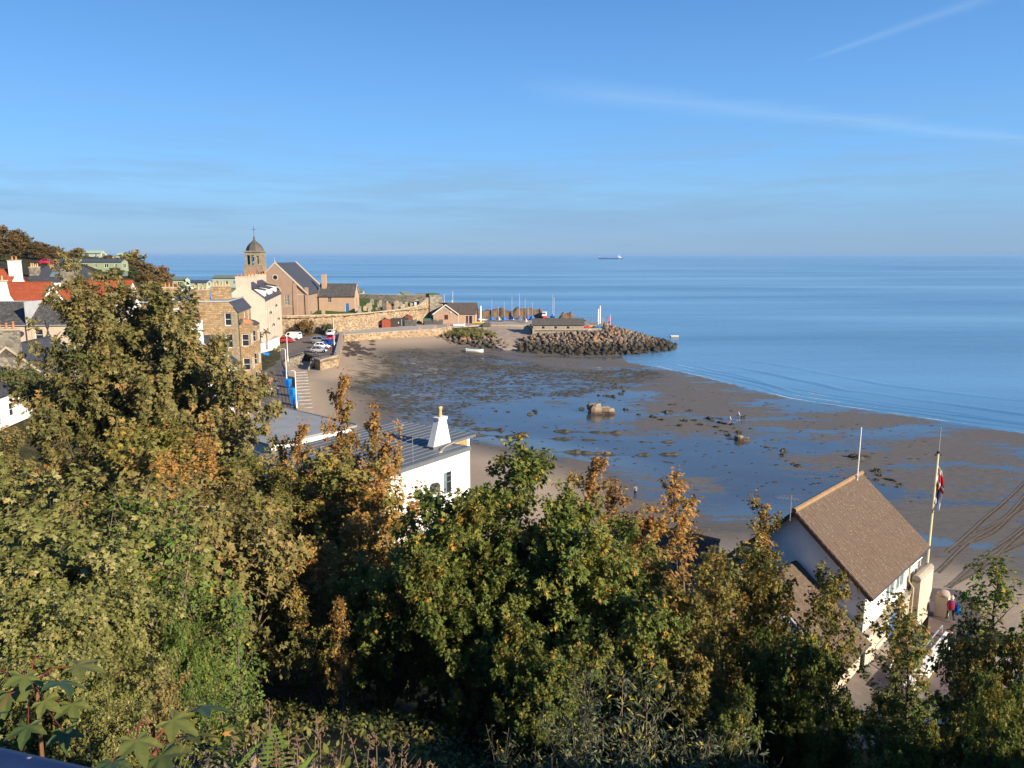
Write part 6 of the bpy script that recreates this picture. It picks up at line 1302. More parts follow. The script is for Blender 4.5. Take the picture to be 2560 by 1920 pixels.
# shrubs down the left bank
SHR = [(30, 1190, 23, T_SHR, L_SHRUB, 1.08, 'pale green leafy shrub at the left edge below the big tree'), (190, 1215, 22, T_SHR, L_SHRUB, 1.08, 'pale shrub with reddish seed heads left of the dark gap'),
       (330, 1250, 21, T_SHR, L_OLIVE, 0.94, 'brownish shrub at the edge of the dark gap'), (370, 1290, 17, T_ELD, L_BRIGHT, 1.0, 'bright green upright elder left of the hollow'),
       (450, 1310, 16.5, T_ELD, L_BRIGHT, 0.9, 'bright green elder nearest the brown sapling'), (485, 1420, 15, T_ELD, L_BRIGHT, 0.8, 'bright green elder at the rim of the hollow'),
       (60, 1340, 15, T_SHR, L_SHRUB, 1.15, 'yellow green shrub in the left middle ground'), (210, 1370, 14, T_SHR, L_SHRUB, 1.08, 'sunlit yellow green shrub beside the pale one'),
       (340, 1430, 13, T_SHR, L_SHRUB, 0.94, 'sunlit green shrub above the bank'), (430, 1560, 12, T_SHR, L_BRIGHT, 0.43, 'fresh green shrub at the foot of the elders'),
       (60, 1510, 10, T_SHR, L_SHRUB, 0.94, 'sunlit shrub behind the large leaves at lower left'), (200, 1540, 9.5, T_SHR, L_SHRUB, 0.86, 'yellowing shrub above the big leaves'),
       (330, 1600, 8.6, T_SHR, L_SHRUB, 0.79, 'low olive shrub on the crest of the bank'), (500, 1660, 9.5, T_ELD, L_BRIGHT, 0.7, 'bright green sprouting elder on the bank'),
       (120, 1660, 6.5, T_SHR, L_SHRUB, 0.86, 'low shrub close to the blue railing'), (430, 1690, 6.6, T_SHR, L_OLIVE, 0.72, 'low brownish bramble on the bank top'), (270, 1740, 5.4, T_SHR, L_SHRUB, 0.65, 'small shrub right above the blue railing'),
       (1560, 1720, 11, T_BUD, L_BUDD, .8, 'grey green buddleia with yellow leaves at the bottom'), (1440, 1840, 9, T_BUD, L_BUDD, 0.7, 'lower buddleia with grey shoots left of the larger one'), (1610, 1870, 8.6, T_BUD, L_BUDD, 0.7, 'lower buddleia at the bottom right of the larger one'), (1740, 1860, 9.5, T_BUD, L_BUDD, 0.7, 'shaded buddleia right of the other buddleias')]
H0S = {id(T_SHR): 3.5, id(T_ELD): 4.4, id(T_BUD): 3.3}
for i, (u, v, Y, tm, mt, wd, lb) in enumerate(SHR):
    tree_at({id(T_SHR): 'shrub', id(T_ELD): 'elder_shrub', id(T_BUD): 'buddleia_shrub'}[id(tm)], tm, H0S[id(tm)], u, v, Y, lb, i * 1.7, mt, wd, 'shrub')

print('LEAVES', [(q[2]) for q in (T_BIG, T_UP, T_MID, T_GRN, T_SLIM, T_SHR, T_ELD, T_BUD, T_FAR, T_BUSH)])
# ---------------------------------------------------------------- churchyard things
def CZ(x, y): return float(cy_z(np.array([x]), np.array([y]))[0])
GST = [plain('headstone_grey', (.27, .25, .20), .9, .3, 3), plain('headstone_tan', (.36, .28, .19), .9, .3, 3), plain('headstone_dark', (.13, .12, .10), .9, .3, 3)]
def stone_prof(kind, w, h):
    if kind == 0: return [(-w, 0), (w, 0), (w, h * .75)] + [(w * math.cos(a), h * .75 + h * .25 * math.sin(a)) for a in (.5, 1.05, 1.57, 2.09, 2.64)] + [(-w, h * .75)]
    if kind == 1: return [(-w, 0), (w, 0), (w, h * .8), (w * .6, h * .86), (0, h), (-w * .6, h * .86), (-w, h * .8)]
    return [(-w, 0), (w, 0), (w, h * .7), (w * .75, h * .78), (w * .55, h), (-w * .55, h), (-w * .75, h * .78), (-w, h * .7)]
HS_ = [MB().extr(stone_prof(k, .38, 1.1), (0, -.08, 0), X_, Y_, Z_, .16).data('headstone', GST[j]) for k in range(3) for j in range(3)]
rg = random.Random(21); placed = []
while len(placed) < 46:
    x = rg.uniform(-46, -29); y = rg.uniform(224, 252)
    if seg_dist(np.array([x]), np.array([y]), CW)[0] < 1.5 or not inside(np.array([x]), np.array([y]), CYP)[0]: continue
    if any(math.hypot(x - a, y - b) < 1.3 for a, b in placed): continue
    placed.append((x, y)); s = rg.uniform(.85, 1.6)
    hk = rg.randrange(9); hl_ = '%s %s headstone standing in the churchyard grass' % (('lichened grey', 'sandy tan', 'dark weathered')[hk % 3], ('round topped', 'pointed', 'shouldered')[hk // 3])
    tag(put('headstone', HS_[hk], None, (x, y, CZ(x, y) - .1), (rg.uniform(-.08, .08), rg.uniform(-.06, .06), rg.uniform(-.25, .25)), (s, s, s * rg.uniform(.8, 1.15))), hl_, 'headstone', hl_ + 's')
def mon(name, x, y, parts, label):
    t = thing(name, label, 'monument', (x, y, CZ(x, y) - .1), R(5))
    for nm, b_, mt in parts: b_.build(nm, mt, t)
mon('monument', -45.2, 219.8, [('base', MB().box(-.8, -.8, 0, .8, .8, .5), GST[0]), ('shaft', MB().hexa([(-.5, -.5, .502), (.5, -.5, .502), (.5, .5, .502), (-.5, .5, .502), (-.38, -.38, 2.0), (.38, -.38, 2.0), (.38, .38, 2.0), (-.38, .38, 2.0)]), GST[0]), ('cap', MB().box(-.55, -.55, 2.002, .55, .55, 2.25), GST[0])], 'tall pedestal monument by the right corner of the church hall')
mon('monument', -38.6, 232, [('slab', MB().extr(stone_prof(2, .9, 1.9), (0, -.25, 0), X_, Y_, Z_, .5), plain('pink_sandstone', (.40, .22, .14), .9, .2, 2)), ('base', MB().box(-1.1, -.4, -.1, 1.1, .4, .2), GST[1])], 'broad pinkish sandstone monument in the middle of the graves')
mon('headstone', -31.2, 240, [('slab', MB().box(-.38, -.12, .2, .38, .12, 2.1), plain('pale_marble', (.62, .6, .55), .6, .1)), ('base', MB().box(-.5, -.25, 0, .5, .25, .198), GST[0])], 'tall narrow pale headstone towards the back wall')
mon('headstone', -54.6, 214.6, [('slab', MB().extr(stone_prof(0, .5, 1.7), (0, -.1, 0), X_, Y_, Z_, .2), GST[1]), ('base', MB().box(-.6, -.2, -.1, .6, .2, .12), GST[1])], 'single headstone on the grass before the church hall')
mon('table_tomb', -58.0, 212.6, [('chest', MB().box(-.5, -.4, 0, .5, .4, 1.0), GST[2]), ('statue', MB().lathe([(.3, 1.0), (.22, 1.4), (.28, 1.9), (.12, 2.3), (.17, 2.55), (.05, 2.75)], 8), GST[2])], 'dark carved tomb by the church side wall')
bwl = [(-27.2, 253.5), (-36, 255), (-46, 257.5), (-60, 262)]
ribbon_wall('boundary_wall', bwl[::-1], [13.6, 13.5, 13.4, 13.6], [10] * 4, .6, RUB_GREY, 'long grey rubble wall along the back of the churchyard', 'wall', PALEST)
rn = thing('ruined_wall', 'tall weathered stone block rising at the end of the churchyard wall', 'ruin', (-26.9, 242.5, 5.0), R(25))
MB().prism([(0, 0), (4.2, 0), (4.4, 3.2), (0, 3.6)], 0, [9.3, 8.9, 8.6, 9.4]).build('masonry', RUB_GREY, rn); MB().hexa([(4.0, -.3, 0), (5.2, -.3, 0), (5.2, 2.5, 0), (4.0, 2.5, 0), (4.0, -.05, 8.7), (4.3, -.05, 8.4), (4.3, 2.2, 8.4), (4.0, 2.2, 8.7)]).build('buttress', RUB_TAN, rn); MB().box(-.2, -.15, 9.2, 3.6, 3.3, 9.55).build('turf_top', GRASS, rn)
# ---------------------------------------------------------------- railings
def railing(name, path, h, posts, mat, label, rails=(1.0, .5), mesh=False, zs=None, r=.03):
    root = thing(name, label, 'railing'); P = [Vector(p) for p in path]; mb = MB()
    for a, b in zip(P[:-1], P[1:]):
        for k in rails: mb.tube([a + Z_ * h * k, b + Z_ * h * k], r * .8, 5)
    mb.build('rail', mat, root); D_ = dense([tuple(p) for p in P], posts); D_ = [Vector(p) for p in D_]
    pm = MB().tube([(0, 0, -.05), (0, 0, h + .02)], r, 5).data('post', mat)
    for p in D_: put('post', pm, root, p)
    if mesh:
        g = MB()
        for a, b in zip(P[:-1], P[1:]):
            n = int((b - a).length / .35)
            for k in range(n): q = a.lerp(b, k / n); g.bar(q + Z_ * .1, q + Z_ * h, .02, .02)
            for k in range(1, 4): g.bar(a + Z_ * h * k / 4, b + Z_ * h * k / 4, .015, .015)
        tag(g.build('wire_mesh', GALV, root), kind='stuff')
    return root
rl = [Vector((p[0], p[1], RZ + .1)) for p in w3[:4]]
railing('railing', [p + Vector((-.25, .35, 0)) for p in rl], 1.15, 2.4, GALV, 'grey mesh railing along the promenade sea wall', (1.0, .06), True, r=.045)
railing('railing', [Vector((a, b, 5.56)) for a, b in ((-9.0, 234.4), (-5, 234.6), (1, 234.6), (6.0, 234.6))], 1.1, 2.0, GALV, 'grey post and wire railing on the boat yard wall', (1.0, .5), True, r=.05)
railing('railing', [Vector((p.x - .25, p.y, RZ)) for p in w1[:5]], 1.05, 1.6, DARK, 'dark iron railing beside the blue bins on the road', (1.0, .68, .36))
railing('railing', [Vector((p.x, p.y + .5, RZ + .02)) for p in w1[5:]], 1.05, 1.5, DARK, 'dark iron railing above the beach steps', (1.0, .5))
railing('railing', [Vector((w2[0][0], w2[0][1] + .6, RZ + .05)), Vector((w2[1][0], w2[1][1] + .6, RZ + .05)), Vector((w2[2][0] - .6, w2[2][1] + .6, RZ + .05))], .95, 2.2, DARK, 'dark post railing in front of the parked silver car', (1.0, .5), r=.05)
railing('fence', [Vector((16, 256, 5.3)), Vector((23, 252, 5.3)), Vector((29, 246, 5.3)), Vector((29.3, 232, 5.3)), Vector((28.4, 224.8, 5.4))], 2.0, 2.2, GALV, 'tall thin wire fence round the far end of the boat park', (1.0, .5), True, r=.035)
# steps to the beach
def steps(name, p0, p1, width, n, z0, z1, label):
    p0 = Vector(p0); p1 = Vector(p1); d = (p1 - p0); L = d.length; t = thing(name, label, 'steps', (p0.x, p0.y, 0), math.atan2(d.y, d.x))
    for k in range(n): z = z0 + (z1 - z0) * (k + 1) / n; MB().box(L * k / n, -width / 2, .5, L * (k + 1) / n - .004, width / 2, z).build('step', CONC, t)
p = G(778, 896, RZ); q = G(768, 921, 3.2); steps('beach_steps', (p.x, p.y), (q.x, q.y), 4.2, 9, RZ - .05, 3.0, 'wide concrete steps down to the beach from the car park')
p = w1[3]; q = G(760, 1030, 3.3); steps('sea_wall_steps', (p.x + 1.9, p.y + 3), (q.x + .6, q.y - 1), 2.2, 14, RZ - .1, 3.0, 'long flight of narrow steps below the road wall')
# ---------------------------------------------------------------- white garden wall, bins, lamps
gw_ = [G(u, v, RZ) for u, v in ((648, 901), (700, 868))]
gwr = thing('garden_wall', 'bright white garden wall beside the road', 'wall'); a, b = gw_; dv = (b - a).normalized(); nn_ = Vector((-dv.y, dv.x, 0))
MB().hexa([a, b, b + nn_ * .35, a + nn_ * .35, a + Z_ * 3.2, b + Z_ * 2.3, b + nn_ * .35 + Z_ * 2.3, a + nn_ * .35 + Z_ * 3.2]).build('masonry', WHITE, gwr)
MB().hexa([a - nn_ * .06 + Z_ * 3.203, b - nn_ * .06 + Z_ * 2.303, b + nn_ * .41 + Z_ * 2.303, a + nn_ * .41 + Z_ * 3.203, a - nn_ * .06 + Z_ * 3.3, b - nn_ * .06 + Z_ * 2.4, b + nn_ * .41 + Z_ * 2.4, a + nn_ * .41 + Z_ * 3.3]).build('coping', WHITE, gwr)
struct(MB().prism([(-60.5, 158), (-54.0, 158), (-58.2, 184), (-63, 184)], 5, [7.3, 7.3, 7.2, 7.2]).build('garden_terrace', plain('pale_paving', (.42, .36, .28), .9, .1)))
def bin_(u, v, w, d, h, mat, label, rz=0.0):
    p = G(u, v, RZ); t = thing('wheelie_bin', label, 'bin', (p.x, p.y, RZ), rz)
    MB().hexa([(-w * .42, -d * .40, .12), (w * .42, -d * .40, .12), (w * .42, d * .40, .12), (-w * .42, d * .40, .12), (-w / 2, -d / 2, h * .88), (w / 2, -d / 2, h * .88), (w / 2, d / 2, h * .88), (-w / 2, d / 2, h * .88)]).build('body', mat, t)
    MB().hexa([(-w * .53, -d * .55, h * .882), (w * .53, -d * .55, h * .882), (w * .53, d * .53, h * .882), (-w * .53, d * .53, h * .882), (-w * .5, -d * .45, h * .95), (w * .5, -d * .45, h * .95), (w * .5, d * .5, h), (-w * .5, d * .5, h)]).build('lid', mat, t)
    MB().tube([(-w * .4, d * .56, h * .86), (w * .4, d * .56, h * .86)], .025, 5).build('handle', mat, t)
    for sx in (-1, 1): MB().tube([(sx * w * .36 - .04, d * .34, .12), (sx * w * .36 + .04, d * .34, .12)], .12, 10).build('wheel', BLACK, t)
bin_(721, 969, .85, .85, 1.45, CYANP, 'bright blue wheeled bin, farthest of the three by the road railing', R(-20)); bin_(731, 991, .8, .85, 1.35, CYANP, 'bright blue wheeled bin, middle of the three by the road railing', R(-15)); bin_(737, 1014, .85, .85, 1.5, CYANP, 'bright blue wheeled bin, nearest of the three by the road railing', R(-15))
bin_(713, 941, .6, .7, 1.1, BLUEP, 'small dark blue bin beyond the bright blue ones', R(-20)); bin_(664, 898, 1.5, 1.0, 1.35, CYANP, 'large blue wheeled bin against the white garden wall', R(55))
def lamp(u, v, vt, arm, label, mat=WHITEP, sign=-1, head=True):
    p = G(u, v, RZ); h = D(u, vt, p.y).z - RZ; t = thing('street_lamp', label, 'lamp post', (p.x, p.y, RZ))
    MB().tube([(0, 0, 0), (0, 0, 1.0), (0, 0, 1.02), (0, 0, h)], [.11, .11, .075, .06], 8).build('post', mat, t)
    if head: MB().tube([(0, 0, h - .03), (sign * arm * .3, 0, h + .08), (sign * arm, 0, h + .05)], .045, 6).build('arm', mat, t); MB().hexa([(sign * arm - .35, -.12, h - .03), (sign * arm + .2, -.12, h), (sign * arm + .2, .12, h), (sign * arm - .35, .12, h - .03), (sign * arm - .3, -.08, h + .12), (sign * arm + .2, -.08, h + .12), (sign * arm + .2, .08, h + .12), (sign * arm - .3, .08, h + .12)]).build('lamp_head', GALV, t)
lamp(742, 1020, 928, .75, 'white street lamp nearest the bright blue bins'); lamp(717, 950, 873, .7, 'white street lamp at the bend of the road'); lamp(720, 904, 838, .5, 'white street lamp beside the railing above the beach steps')
lamp(836, 866, 796, .5, 'tall plain white post at the edge of the car park', head=False)
tp = G(671, 1075, 4.2); th = D(671, 1016, tp.y).z - 4.2; tpo = thing('utility_pole', 'wooden utility pole with black transformer can behind the flat grey roof', 'pole', (tp.x, tp.y, 4.0)); MB().tube([(0, 0, 0), (0, 0, th + .2)], [.17, .13], 7).build('pole', WOODT, tpo); MB().lathe([(.28, th - .5), (.3, th - .45), (.3, th + .3), (.2, th + .38)], 8, (.05, -.35)).build('transformer', DARK, tpo); MB().bar((-.7, 0, th), (.7, 0, th), .1, .1).build('crossarm', WOODT, tpo)
for k, (u, v) in enumerate(((790, 889), (797, 892), (782, 905))):
    p = G(u, v, RZ if k < 2 else RZ - .3); t = thing('bollard', ('black bollard at the corner of the car park, left of two', 'black bollard right behind the dark railing', 'black bollard at the head of the beach steps')[k], 'bollard', p); MB().lathe([(.14, -.4), (.13, .8), (.16, .85), (.16, .95), (.06, 1.05)], 8).build('post', DARK, t); MB().lathe([(.145, .55), (.145, .65)], 8).build('band', GALV, t)
# life rings on the promenade railing
for u, v, lb in ((1050, 819, 'left of three'), (1088, 817, 'middle of three'), (1121, 814, 'right of three')):
    p = G(u, v, RZ + .55); t = thing('life_ring', 'orange life ring on the promenade railing, %s' % lb, 'life ring', (p.x, p.y - .1, p.z)); rg_ = MB(); n = 14
    for i in range(n):
        for j in range(6):
            a, c = 2 * math.pi * i / n, 2 * math.pi * j / 6; rg_.v.append(((.34 + .09 * math.cos(c)) * math.cos(a), .09 * math.sin(c), (.34 + .09 * math.cos(c)) * math.sin(a)))
    for i in range(n):
        for j in range(6): rg_.f.append((i * 6 + j, i * 6 + (j + 1) % 6, ((i + 1) % n) * 6 + (j + 1) % 6, ((i + 1) % n) * 6 + j)); rg_.m.append(0)
    rg_.build('ring', plain('orange_plastic', (.75, .14, .04), .5), t, True)
    bd = MB()
    for a in (.78, 2.36, 3.93, 5.5): bd.box(.34 * math.cos(a) - .1, -.105, .34 * math.sin(a) - .06, .34 * math.cos(a) + .1, .105, .34 * math.sin(a) + .06)
    bd.build('band', WHITEP, t)
# ---------------------------------------------------------------- cars
def car(kind, color, loc, rz, label, roofc=None, group='cars in the car park'):
    t = thing('parked_car' if kind != 'van' else 'parked_van', label, 'van' if kind == 'van' else 'car', loc, rz, group if kind != 'van' else None)
    body = plain('car_paint_' + color, {'red': (.45, .012, .015), 'white': (.78, .78, .77), 'silver': (.42, .43, .43), 'grey': (.22, .24, .26), 'blue': (.01, .07, .42), 'dark': (.03, .035, .05), 'black': (.015, .015, .018), 'crimson': (.48, .01, .06)}[color], .3, .03, 1, .5, .25 if color in ('silver', 'grey', 'blue') else 0, coat=.6)
    L, Wd, H, hood, bel = {'hatch': (3.9, 1.7, 1.48, .95, .88), 'mini': (3.8, 1.72, 1.42, 1.0, .86), 'suv': (4.5, 1.9, 1.78, 1.1, 1.05), 'van': (4.9, 1.95, 1.95, .95, 1.05), 'saloon': (4.4, 1.75, 1.45, 1.2, .9)}[kind]
    hl = L / 2
    # cross sections along x: (x, half width, bottom, belt height)
    secs = [(-hl, .72, .42, bel * .82), (-hl + .10, .93, .26, bel * .93), (-hl + .7, 1.0, .20, bel), (-.3, 1.0, .19, bel * 1.0), (hl - hood - .1, 1.0, .19, bel * .99), (hl - .55, .98, .20, bel * .86), (hl - .12, .90, .25, bel * .72), (hl, .70, .38, bel * .60)]
    mb = MB()
    for x, w, z0, z1 in secs:
        hw = Wd / 2 * w
        for y, z in ((-hw * .86, z0), (-hw, z0 + .14), (-hw, z1 - .22), (-hw * .95, z1), (hw * .95, z1), (hw, z1 - .22), (hw, z0 + .14), (hw * .86, z0)): mb.v.append((x, y, z))
    for i in range(len(secs) - 1):
        for j in range(8): a = i * 8 + j; b2 = i * 8 + (j + 1) % 8; mb.f.append((a, b2, b2 + 8, a + 8)); mb.m.append(0)
    mb.f.append(tuple(range(8))[::-1]); mb.m.append(0); mb.f.append(tuple(len(secs) * 8 - 8 + j for j in range(8))); mb.m.append(0)
    mb.build('body', body, t, True)
    back = -hl + (.12 if kind in ('van', 'suv', 'hatch', 'mini') else .75); rt = -hl + (.35 if kind in ('van',) else .75 if kind != 'saloon' else 1.3); ft = hl - hood - (.75 if kind != 'van' else .55); fb = hl - hood + .12
    wb, wt = Wd / 2 * .94, Wd / 2 * (.78 if kind != 'van' else .88)
    g = [(back, -wb, bel - .02), (fb, -wb, bel - .04), (fb, wb, bel - .04), (back, wb, bel - .02), (rt, -wt, H), (ft, -wt, H), (ft, wt, H), (rt, wt, H)]
    MB().hexa(g).build('cabin', body, t)
    rfm = plain('car_roof_' + roofc, {'black': (.02, .02, .022), 'white': (.75, .75, .74), 'red': (.45, .012, .015)}[roofc], .3) if roofc else body
    MB().hexa([(rt - .02, -wt, H + .002), (ft + .02, -wt, H + .002), (ft + .02, wt, H + .002), (rt - .02, wt, H + .002), (rt + .15, -wt * .9, H + .06), (ft - .15, -wt * .9, H + .06), (ft - .15, wt * .9, H + .06), (rt + .15, wt * .9, H + .06)]).build('roof', rfm, t)
    G0 = [Vector(q) for q in g]
    def pan(idx, a0, a1, b0, b1, nm):
        A, B, C, E = [G0[k] for k in idx]; f = lambda u, w: A.lerp(B, u).lerp(E.lerp(C, u), w); n = (B - A).cross(E - A).normalized(); ctr = (A + B + C + E) / 4
        if n.dot(ctr - Vector((0, 0, (H + bel) / 2))) < 0: n = -n
        MB().face([f(a0, b0) + n * .012, f(a1, b0) + n * .012, f(a1, b1) + n * .012, f(a0, b1) + n * .012]).build(nm, GLASS_C, t)
    pan((1, 2, 6, 5), .06, .94, .10, .94, 'windscreen'); pan((3, 0, 4, 7), .08, .92, .30 if kind != 'van' else .45, .92, 'rear_window')
    for idx in ((0, 1, 5, 4), (2, 3, 7, 6)):
        if kind == 'van': pan(idx, *((.72, .93) if idx[0] == 0 else (.07, .28)), .18, .9, 'side_window')
        else: pan(idx, .08, .47, .14, .9, 'side_window'); pan(idx, .51, .92, .14, .9, 'side_window')
    wr = .32 if kind not in ('suv', 'van') else .36; wm = MB().lathe([(wr * .6, -.09), (wr, -.1), (wr, .1), (wr * .6, .09)], 14).data('tyre', BLACK, True); rm = MB().lathe([(wr * .6, -.08), (wr * .62, .085), (wr * .2, .095)], 10).data('rim', GALV, True)
    for sx in (-1, 1):
        for sy in (-1, 1):
            w = put('wheel', wm, t, (sx * (hl - .72), sy * (Wd / 2 - .08), wr), (R(90) * -sy, 0, 0)); put('rim', rm, w)
    for sy in (-1, 1):
        MB().hexa([(hl - .16, sy * Wd * .28, bel * .55), (hl + .015, sy * Wd * .25, bel * .55), (hl + .015, sy * Wd * .33, bel * .55), (hl - .2, sy * Wd * .43, bel * .55), (hl - .2, sy * Wd * .28, bel * .72), (hl - .03, sy * Wd * .25, bel * .70), (hl - .05, sy * Wd * .33, bel * .70), (hl - .3, sy * Wd * .43, bel * .73)]).build('headlight', plain('headlamp', (.6, .62, .62), .15, .1), t)
        MB().box(-hl - .012, sy * Wd * .38 - .1, bel * .62, -hl + .12, sy * Wd * .38 + .06, bel * .84).build('tail_light', plain('tail_lamp', (.45, .02, .02), .25, .1), t)
        MB().box(fb - .45, sy * (wb + .02) - .02 if sy > 0 else -wb - .2, bel, fb - .32, wb + .2 if sy > 0 else -wb - .0, bel + .14).build('wing_mirror', body, t)
    MB().box(hl - .05, -Wd * .3, .34, hl + .03, Wd * .3, .5).box(-hl - .025, -Wd * .36, .33, -hl + .1, Wd * .36, .48).build('bumper', BLACK, t)
    MB().box(hl + .031, -.26, .38, hl + .037, .26, .49).build('number_plate', WHITEP if kind else WHITEP, t)
    return t
def cp(u, v): p = G(u, v, RZ); return (p.x, p.y, RZ)
car('mini', 'silver', cp(797, 881), R(6), 'silver hatchback with black roof nearest in the car park', 'black')
car('hatch', 'white', cp(806, 871), R(-4), 'white hatchback parked between the silver and the blue cars'); car('hatch', 'blue', cp(820, 863), R(-8), 'bright blue hatchback beside the sea wall of the car park')
car('suv', 'grey', cp(800, 858), R(2), 'grey silver estate car beyond the white hatchback'); car('mini', 'crimson', cp(827, 850), R(-95), 'small red car with pale roof facing the camera by the tall post', 'white')
car('hatch', 'white', cp(826, 838), R(-95), 'white car half hidden behind the small red car'); car('hatch', 'red', cp(718, 856), R(-2), 'dark red hatchback beside the white garden wall'); car('van', 'white', cp(731, 849), R(168), 'white panel van in front of the cream terrace')
car('saloon', 'dark', cp(744, 840), R(170), 'dark car just behind the white van'); car('hatch', 'red', cp(757, 836), R(172), 'red car farthest left under the churchyard wall')
car('saloon', 'dark', cp(822, 833), R(178), 'dark car parked under the shrub on the churchyard wall')
px_ = D(121, 677, 200); car('saloon', 'crimson', (px_.x, 200, TZ(px_.x, 200) + .05), R(5), 'red car parked below the green holiday caravans', None, 'car on the hill')
# ---------------------------------------------------------------- people
def person(name_label, loc, rz, h, top, legs, hair=HAIRD, skin=SKIN, pose='stand', hood=None, shoes=BLACK, cat='person'):
    """one continuous skinned body; pose changes the joints"""
    t = thing('person', name_label, cat, loc, rz); k = h / 1.75
    J = {'pel': (0, 0, .95), 'wai': (0, .0, 1.12), 'che': (0, .01, 1.32), 'nek': (0, .0, 1.47), 'hea': (0, .02, 1.60), 'hd2': (0, .02, 1.68),
         'shl': (-.17, 0, 1.41), 'ell': (-.25, .02, 1.14), 'wrl': (-.26, .10, .90), 'shr': (.17, 0, 1.41), 'elr': (.25, .02, 1.14), 'wrr': (.26, .10, .90),
         'hpl': (-.10, 0, .90), 'knl': (-.11, .03, .50), 'anl': (-.11, -.02, .09), 'tol': (-.12, .15, .035), 'hpr': (.10, 0, .90), 'knr': (.11, .03, .50), 'anr': (.11, -.02, .09), 'tor': (.12, .15, .035)}
    J = {a: Vector(b) for a, b in J.items()}
    if pose == 'walk':
        J['knl'] = Vector((-.1, .22, .54)); J['anl'] = Vector((-.1, .24, .12)); J['tol'] = Vector((-.1, .42, .06)); J['knr'] = Vector((.1, -.06, .52)); J['anr'] = Vector((.1, -.30, .16)); J['tor'] = Vector((.1, -.18, .04)); J['wrl'] = Vector((-.24, -.12, .92)); J['wrr'] = Vector((.24, .22, .98))
    if pose == 'akimbo': J['ell'] = Vector((-.44, -.05, 1.20)); J['wrl'] = Vector((-.20, .05, 1.03)); J['elr'] = Vector((.44, -.05, 1.20)); J['wrr'] = Vector((.20, .05, 1.03))
    if pose == 'raise': J['elr'] = Vector((.25, .22, 1.30)); J['wrr'] = Vector((.12, .36, 1.50)); J['ell'] = Vector((-.25, .22, 1.30)); J['wrl'] = Vector((-.10, .36, 1.48))
    Rr = {'pel': .155, 'wai': .14, 'che': .165, 'nek': .06, 'hea': .088, 'hd2': .085, 'shl': .075, 'ell': .05, 'wrl': .034, 'shr': .075, 'elr': .05, 'wrr': .034, 'hpl': .095, 'knl': .062, 'anl': .045, 'tol': .04, 'hpr': .095, 'knr': .062, 'anr': .045, 'tor': .04}
    Ed = [('pel', 'wai'), ('wai', 'che'), ('che', 'nek'), ('nek', 'hea'), ('hea', 'hd2'), ('che', 'shl'), ('shl', 'ell'), ('ell', 'wrl'), ('che', 'shr'), ('shr', 'elr'), ('elr', 'wrr'), ('pel', 'hpl'), ('hpl', 'knl'), ('knl', 'anl'), ('anl', 'tol'), ('pel', 'hpr'), ('hpr', 'knr'), ('knr', 'anr'), ('anr', 'tor')]
    nm = list(J); me = bpy.data.meshes.new('body'); me.from_pydata([tuple(J[n] * k) for n in nm], [(nm.index(a), nm.index(b)) for a, b in Ed], [])
    ob = bpy.data.objects.new('body', me); COL.objects.link(ob); md = ob.modifiers.new('s', 'SKIN'); ms = ob.modifiers.new('u', 'SUBSURF'); ms.levels = 1
    sv = me.skin_vertices[0].data
    for i, n in enumerate(nm): r = Rr[n] * k; sv[i].radius = (r * (1.15 if n in ('che', 'pel', 'wai') else 1), r * (.8 if n in ('che', 'wai', 'pel') else 1)); sv[i].use_root = n == 'pel'
    dg = bpy.context.evaluated_depsgraph_get(); m2 = bpy.data.meshes.new_from_object(ob.evaluated_get(dg)); ob.modifiers.clear(); ob.data = m2; bpy.data.meshes.remove(me); m2.name = 'body'
    m2.materials.clear()
    for q in (skin, top, legs, shoes): m2.materials.append(q)
    segs = [(J[a] * k, J[b] * k, {'nek': 0, 'hea': 0}.get(a, 1) if b not in ('hpl', 'hpr', 'knl', 'knr', 'anl', 'anr', 'tol', 'tor') else (3 if b in ('tol', 'tor') else 2)) for a, b in Ed]
    for p in m2.polygons:
        c = p.center; best = 9e9
        for a, b, mi in segs:
            d = b - a; tt = max(0, min(1, (c - a).dot(d) / d.length_squared)); q = (c - a - d * tt).length
            if q < best: best = q; p.material_index = mi
        if c.z < .98 * k and p.material_index == 1 and abs(c.x) < .2 * k: p.material_index = 2
    m2.shade_smooth(); ob.parent = t
    # hands with five fingers, face, hair
    for sd, w in (('l', -1), ('r', 1)):
        wp, el = J['wr' + sd] * k, J['el' + sd] * k; d = (wp - el).normalized(); sx = Vector((w, 0, 0)); sx = (sx - d * sx.dot(d)).normalized(); fy = d.cross(sx); hm = MB()
        hm.tube([wp - d * .02 * k, wp + d * .05 * k, wp + d * .09 * k], [.030 * k, .040 * k, .034 * k], 6)
        for f in range(4): o = wp + d * .085 * k + fy * (f - 1.5) * .021 * k; ln = (.062, .072, .068, .052)[f] * k; hm.tube([o, o + d * ln * .5 - sx * .006 * k, o + d * ln - sx * .024 * k], [.010 * k, .009 * k, .007 * k], 4)
        o = wp + d * .03 * k + fy * .036 * k; hm.tube([o, o + (d * .6 + fy * .6) * .045 * k, o + (d * .9 + fy * .4) * .075 * k], [.012 * k, .011 * k, .008 * k], 4); hm.build('hand', skin, t)
    hc = J['hea'] * k + Vector((0, .0, .045 * k)); fc = MB(); fz = hc.z
    fc.hexa([hc + Vector((x * k, y * k, z * k)) for x, y, z in ((-.012, .085, -.02), (.012, .085, -.02), (.012, .07, -.02), (-.012, .07, -.02), (-.006, .112, -.018), (.006, .112, -.018), (.005, .085, .02), (-.005, .085, .02))]); fo_ = fc.build('nose', skin, t)
    ey = MB()
    for x in (-.034, .034): ey.box(*(hc + Vector(((x - .012) * k, .080 * k, .012 * k))), *(hc + Vector(((x + .012) * k, .097 * k, .026 * k))))
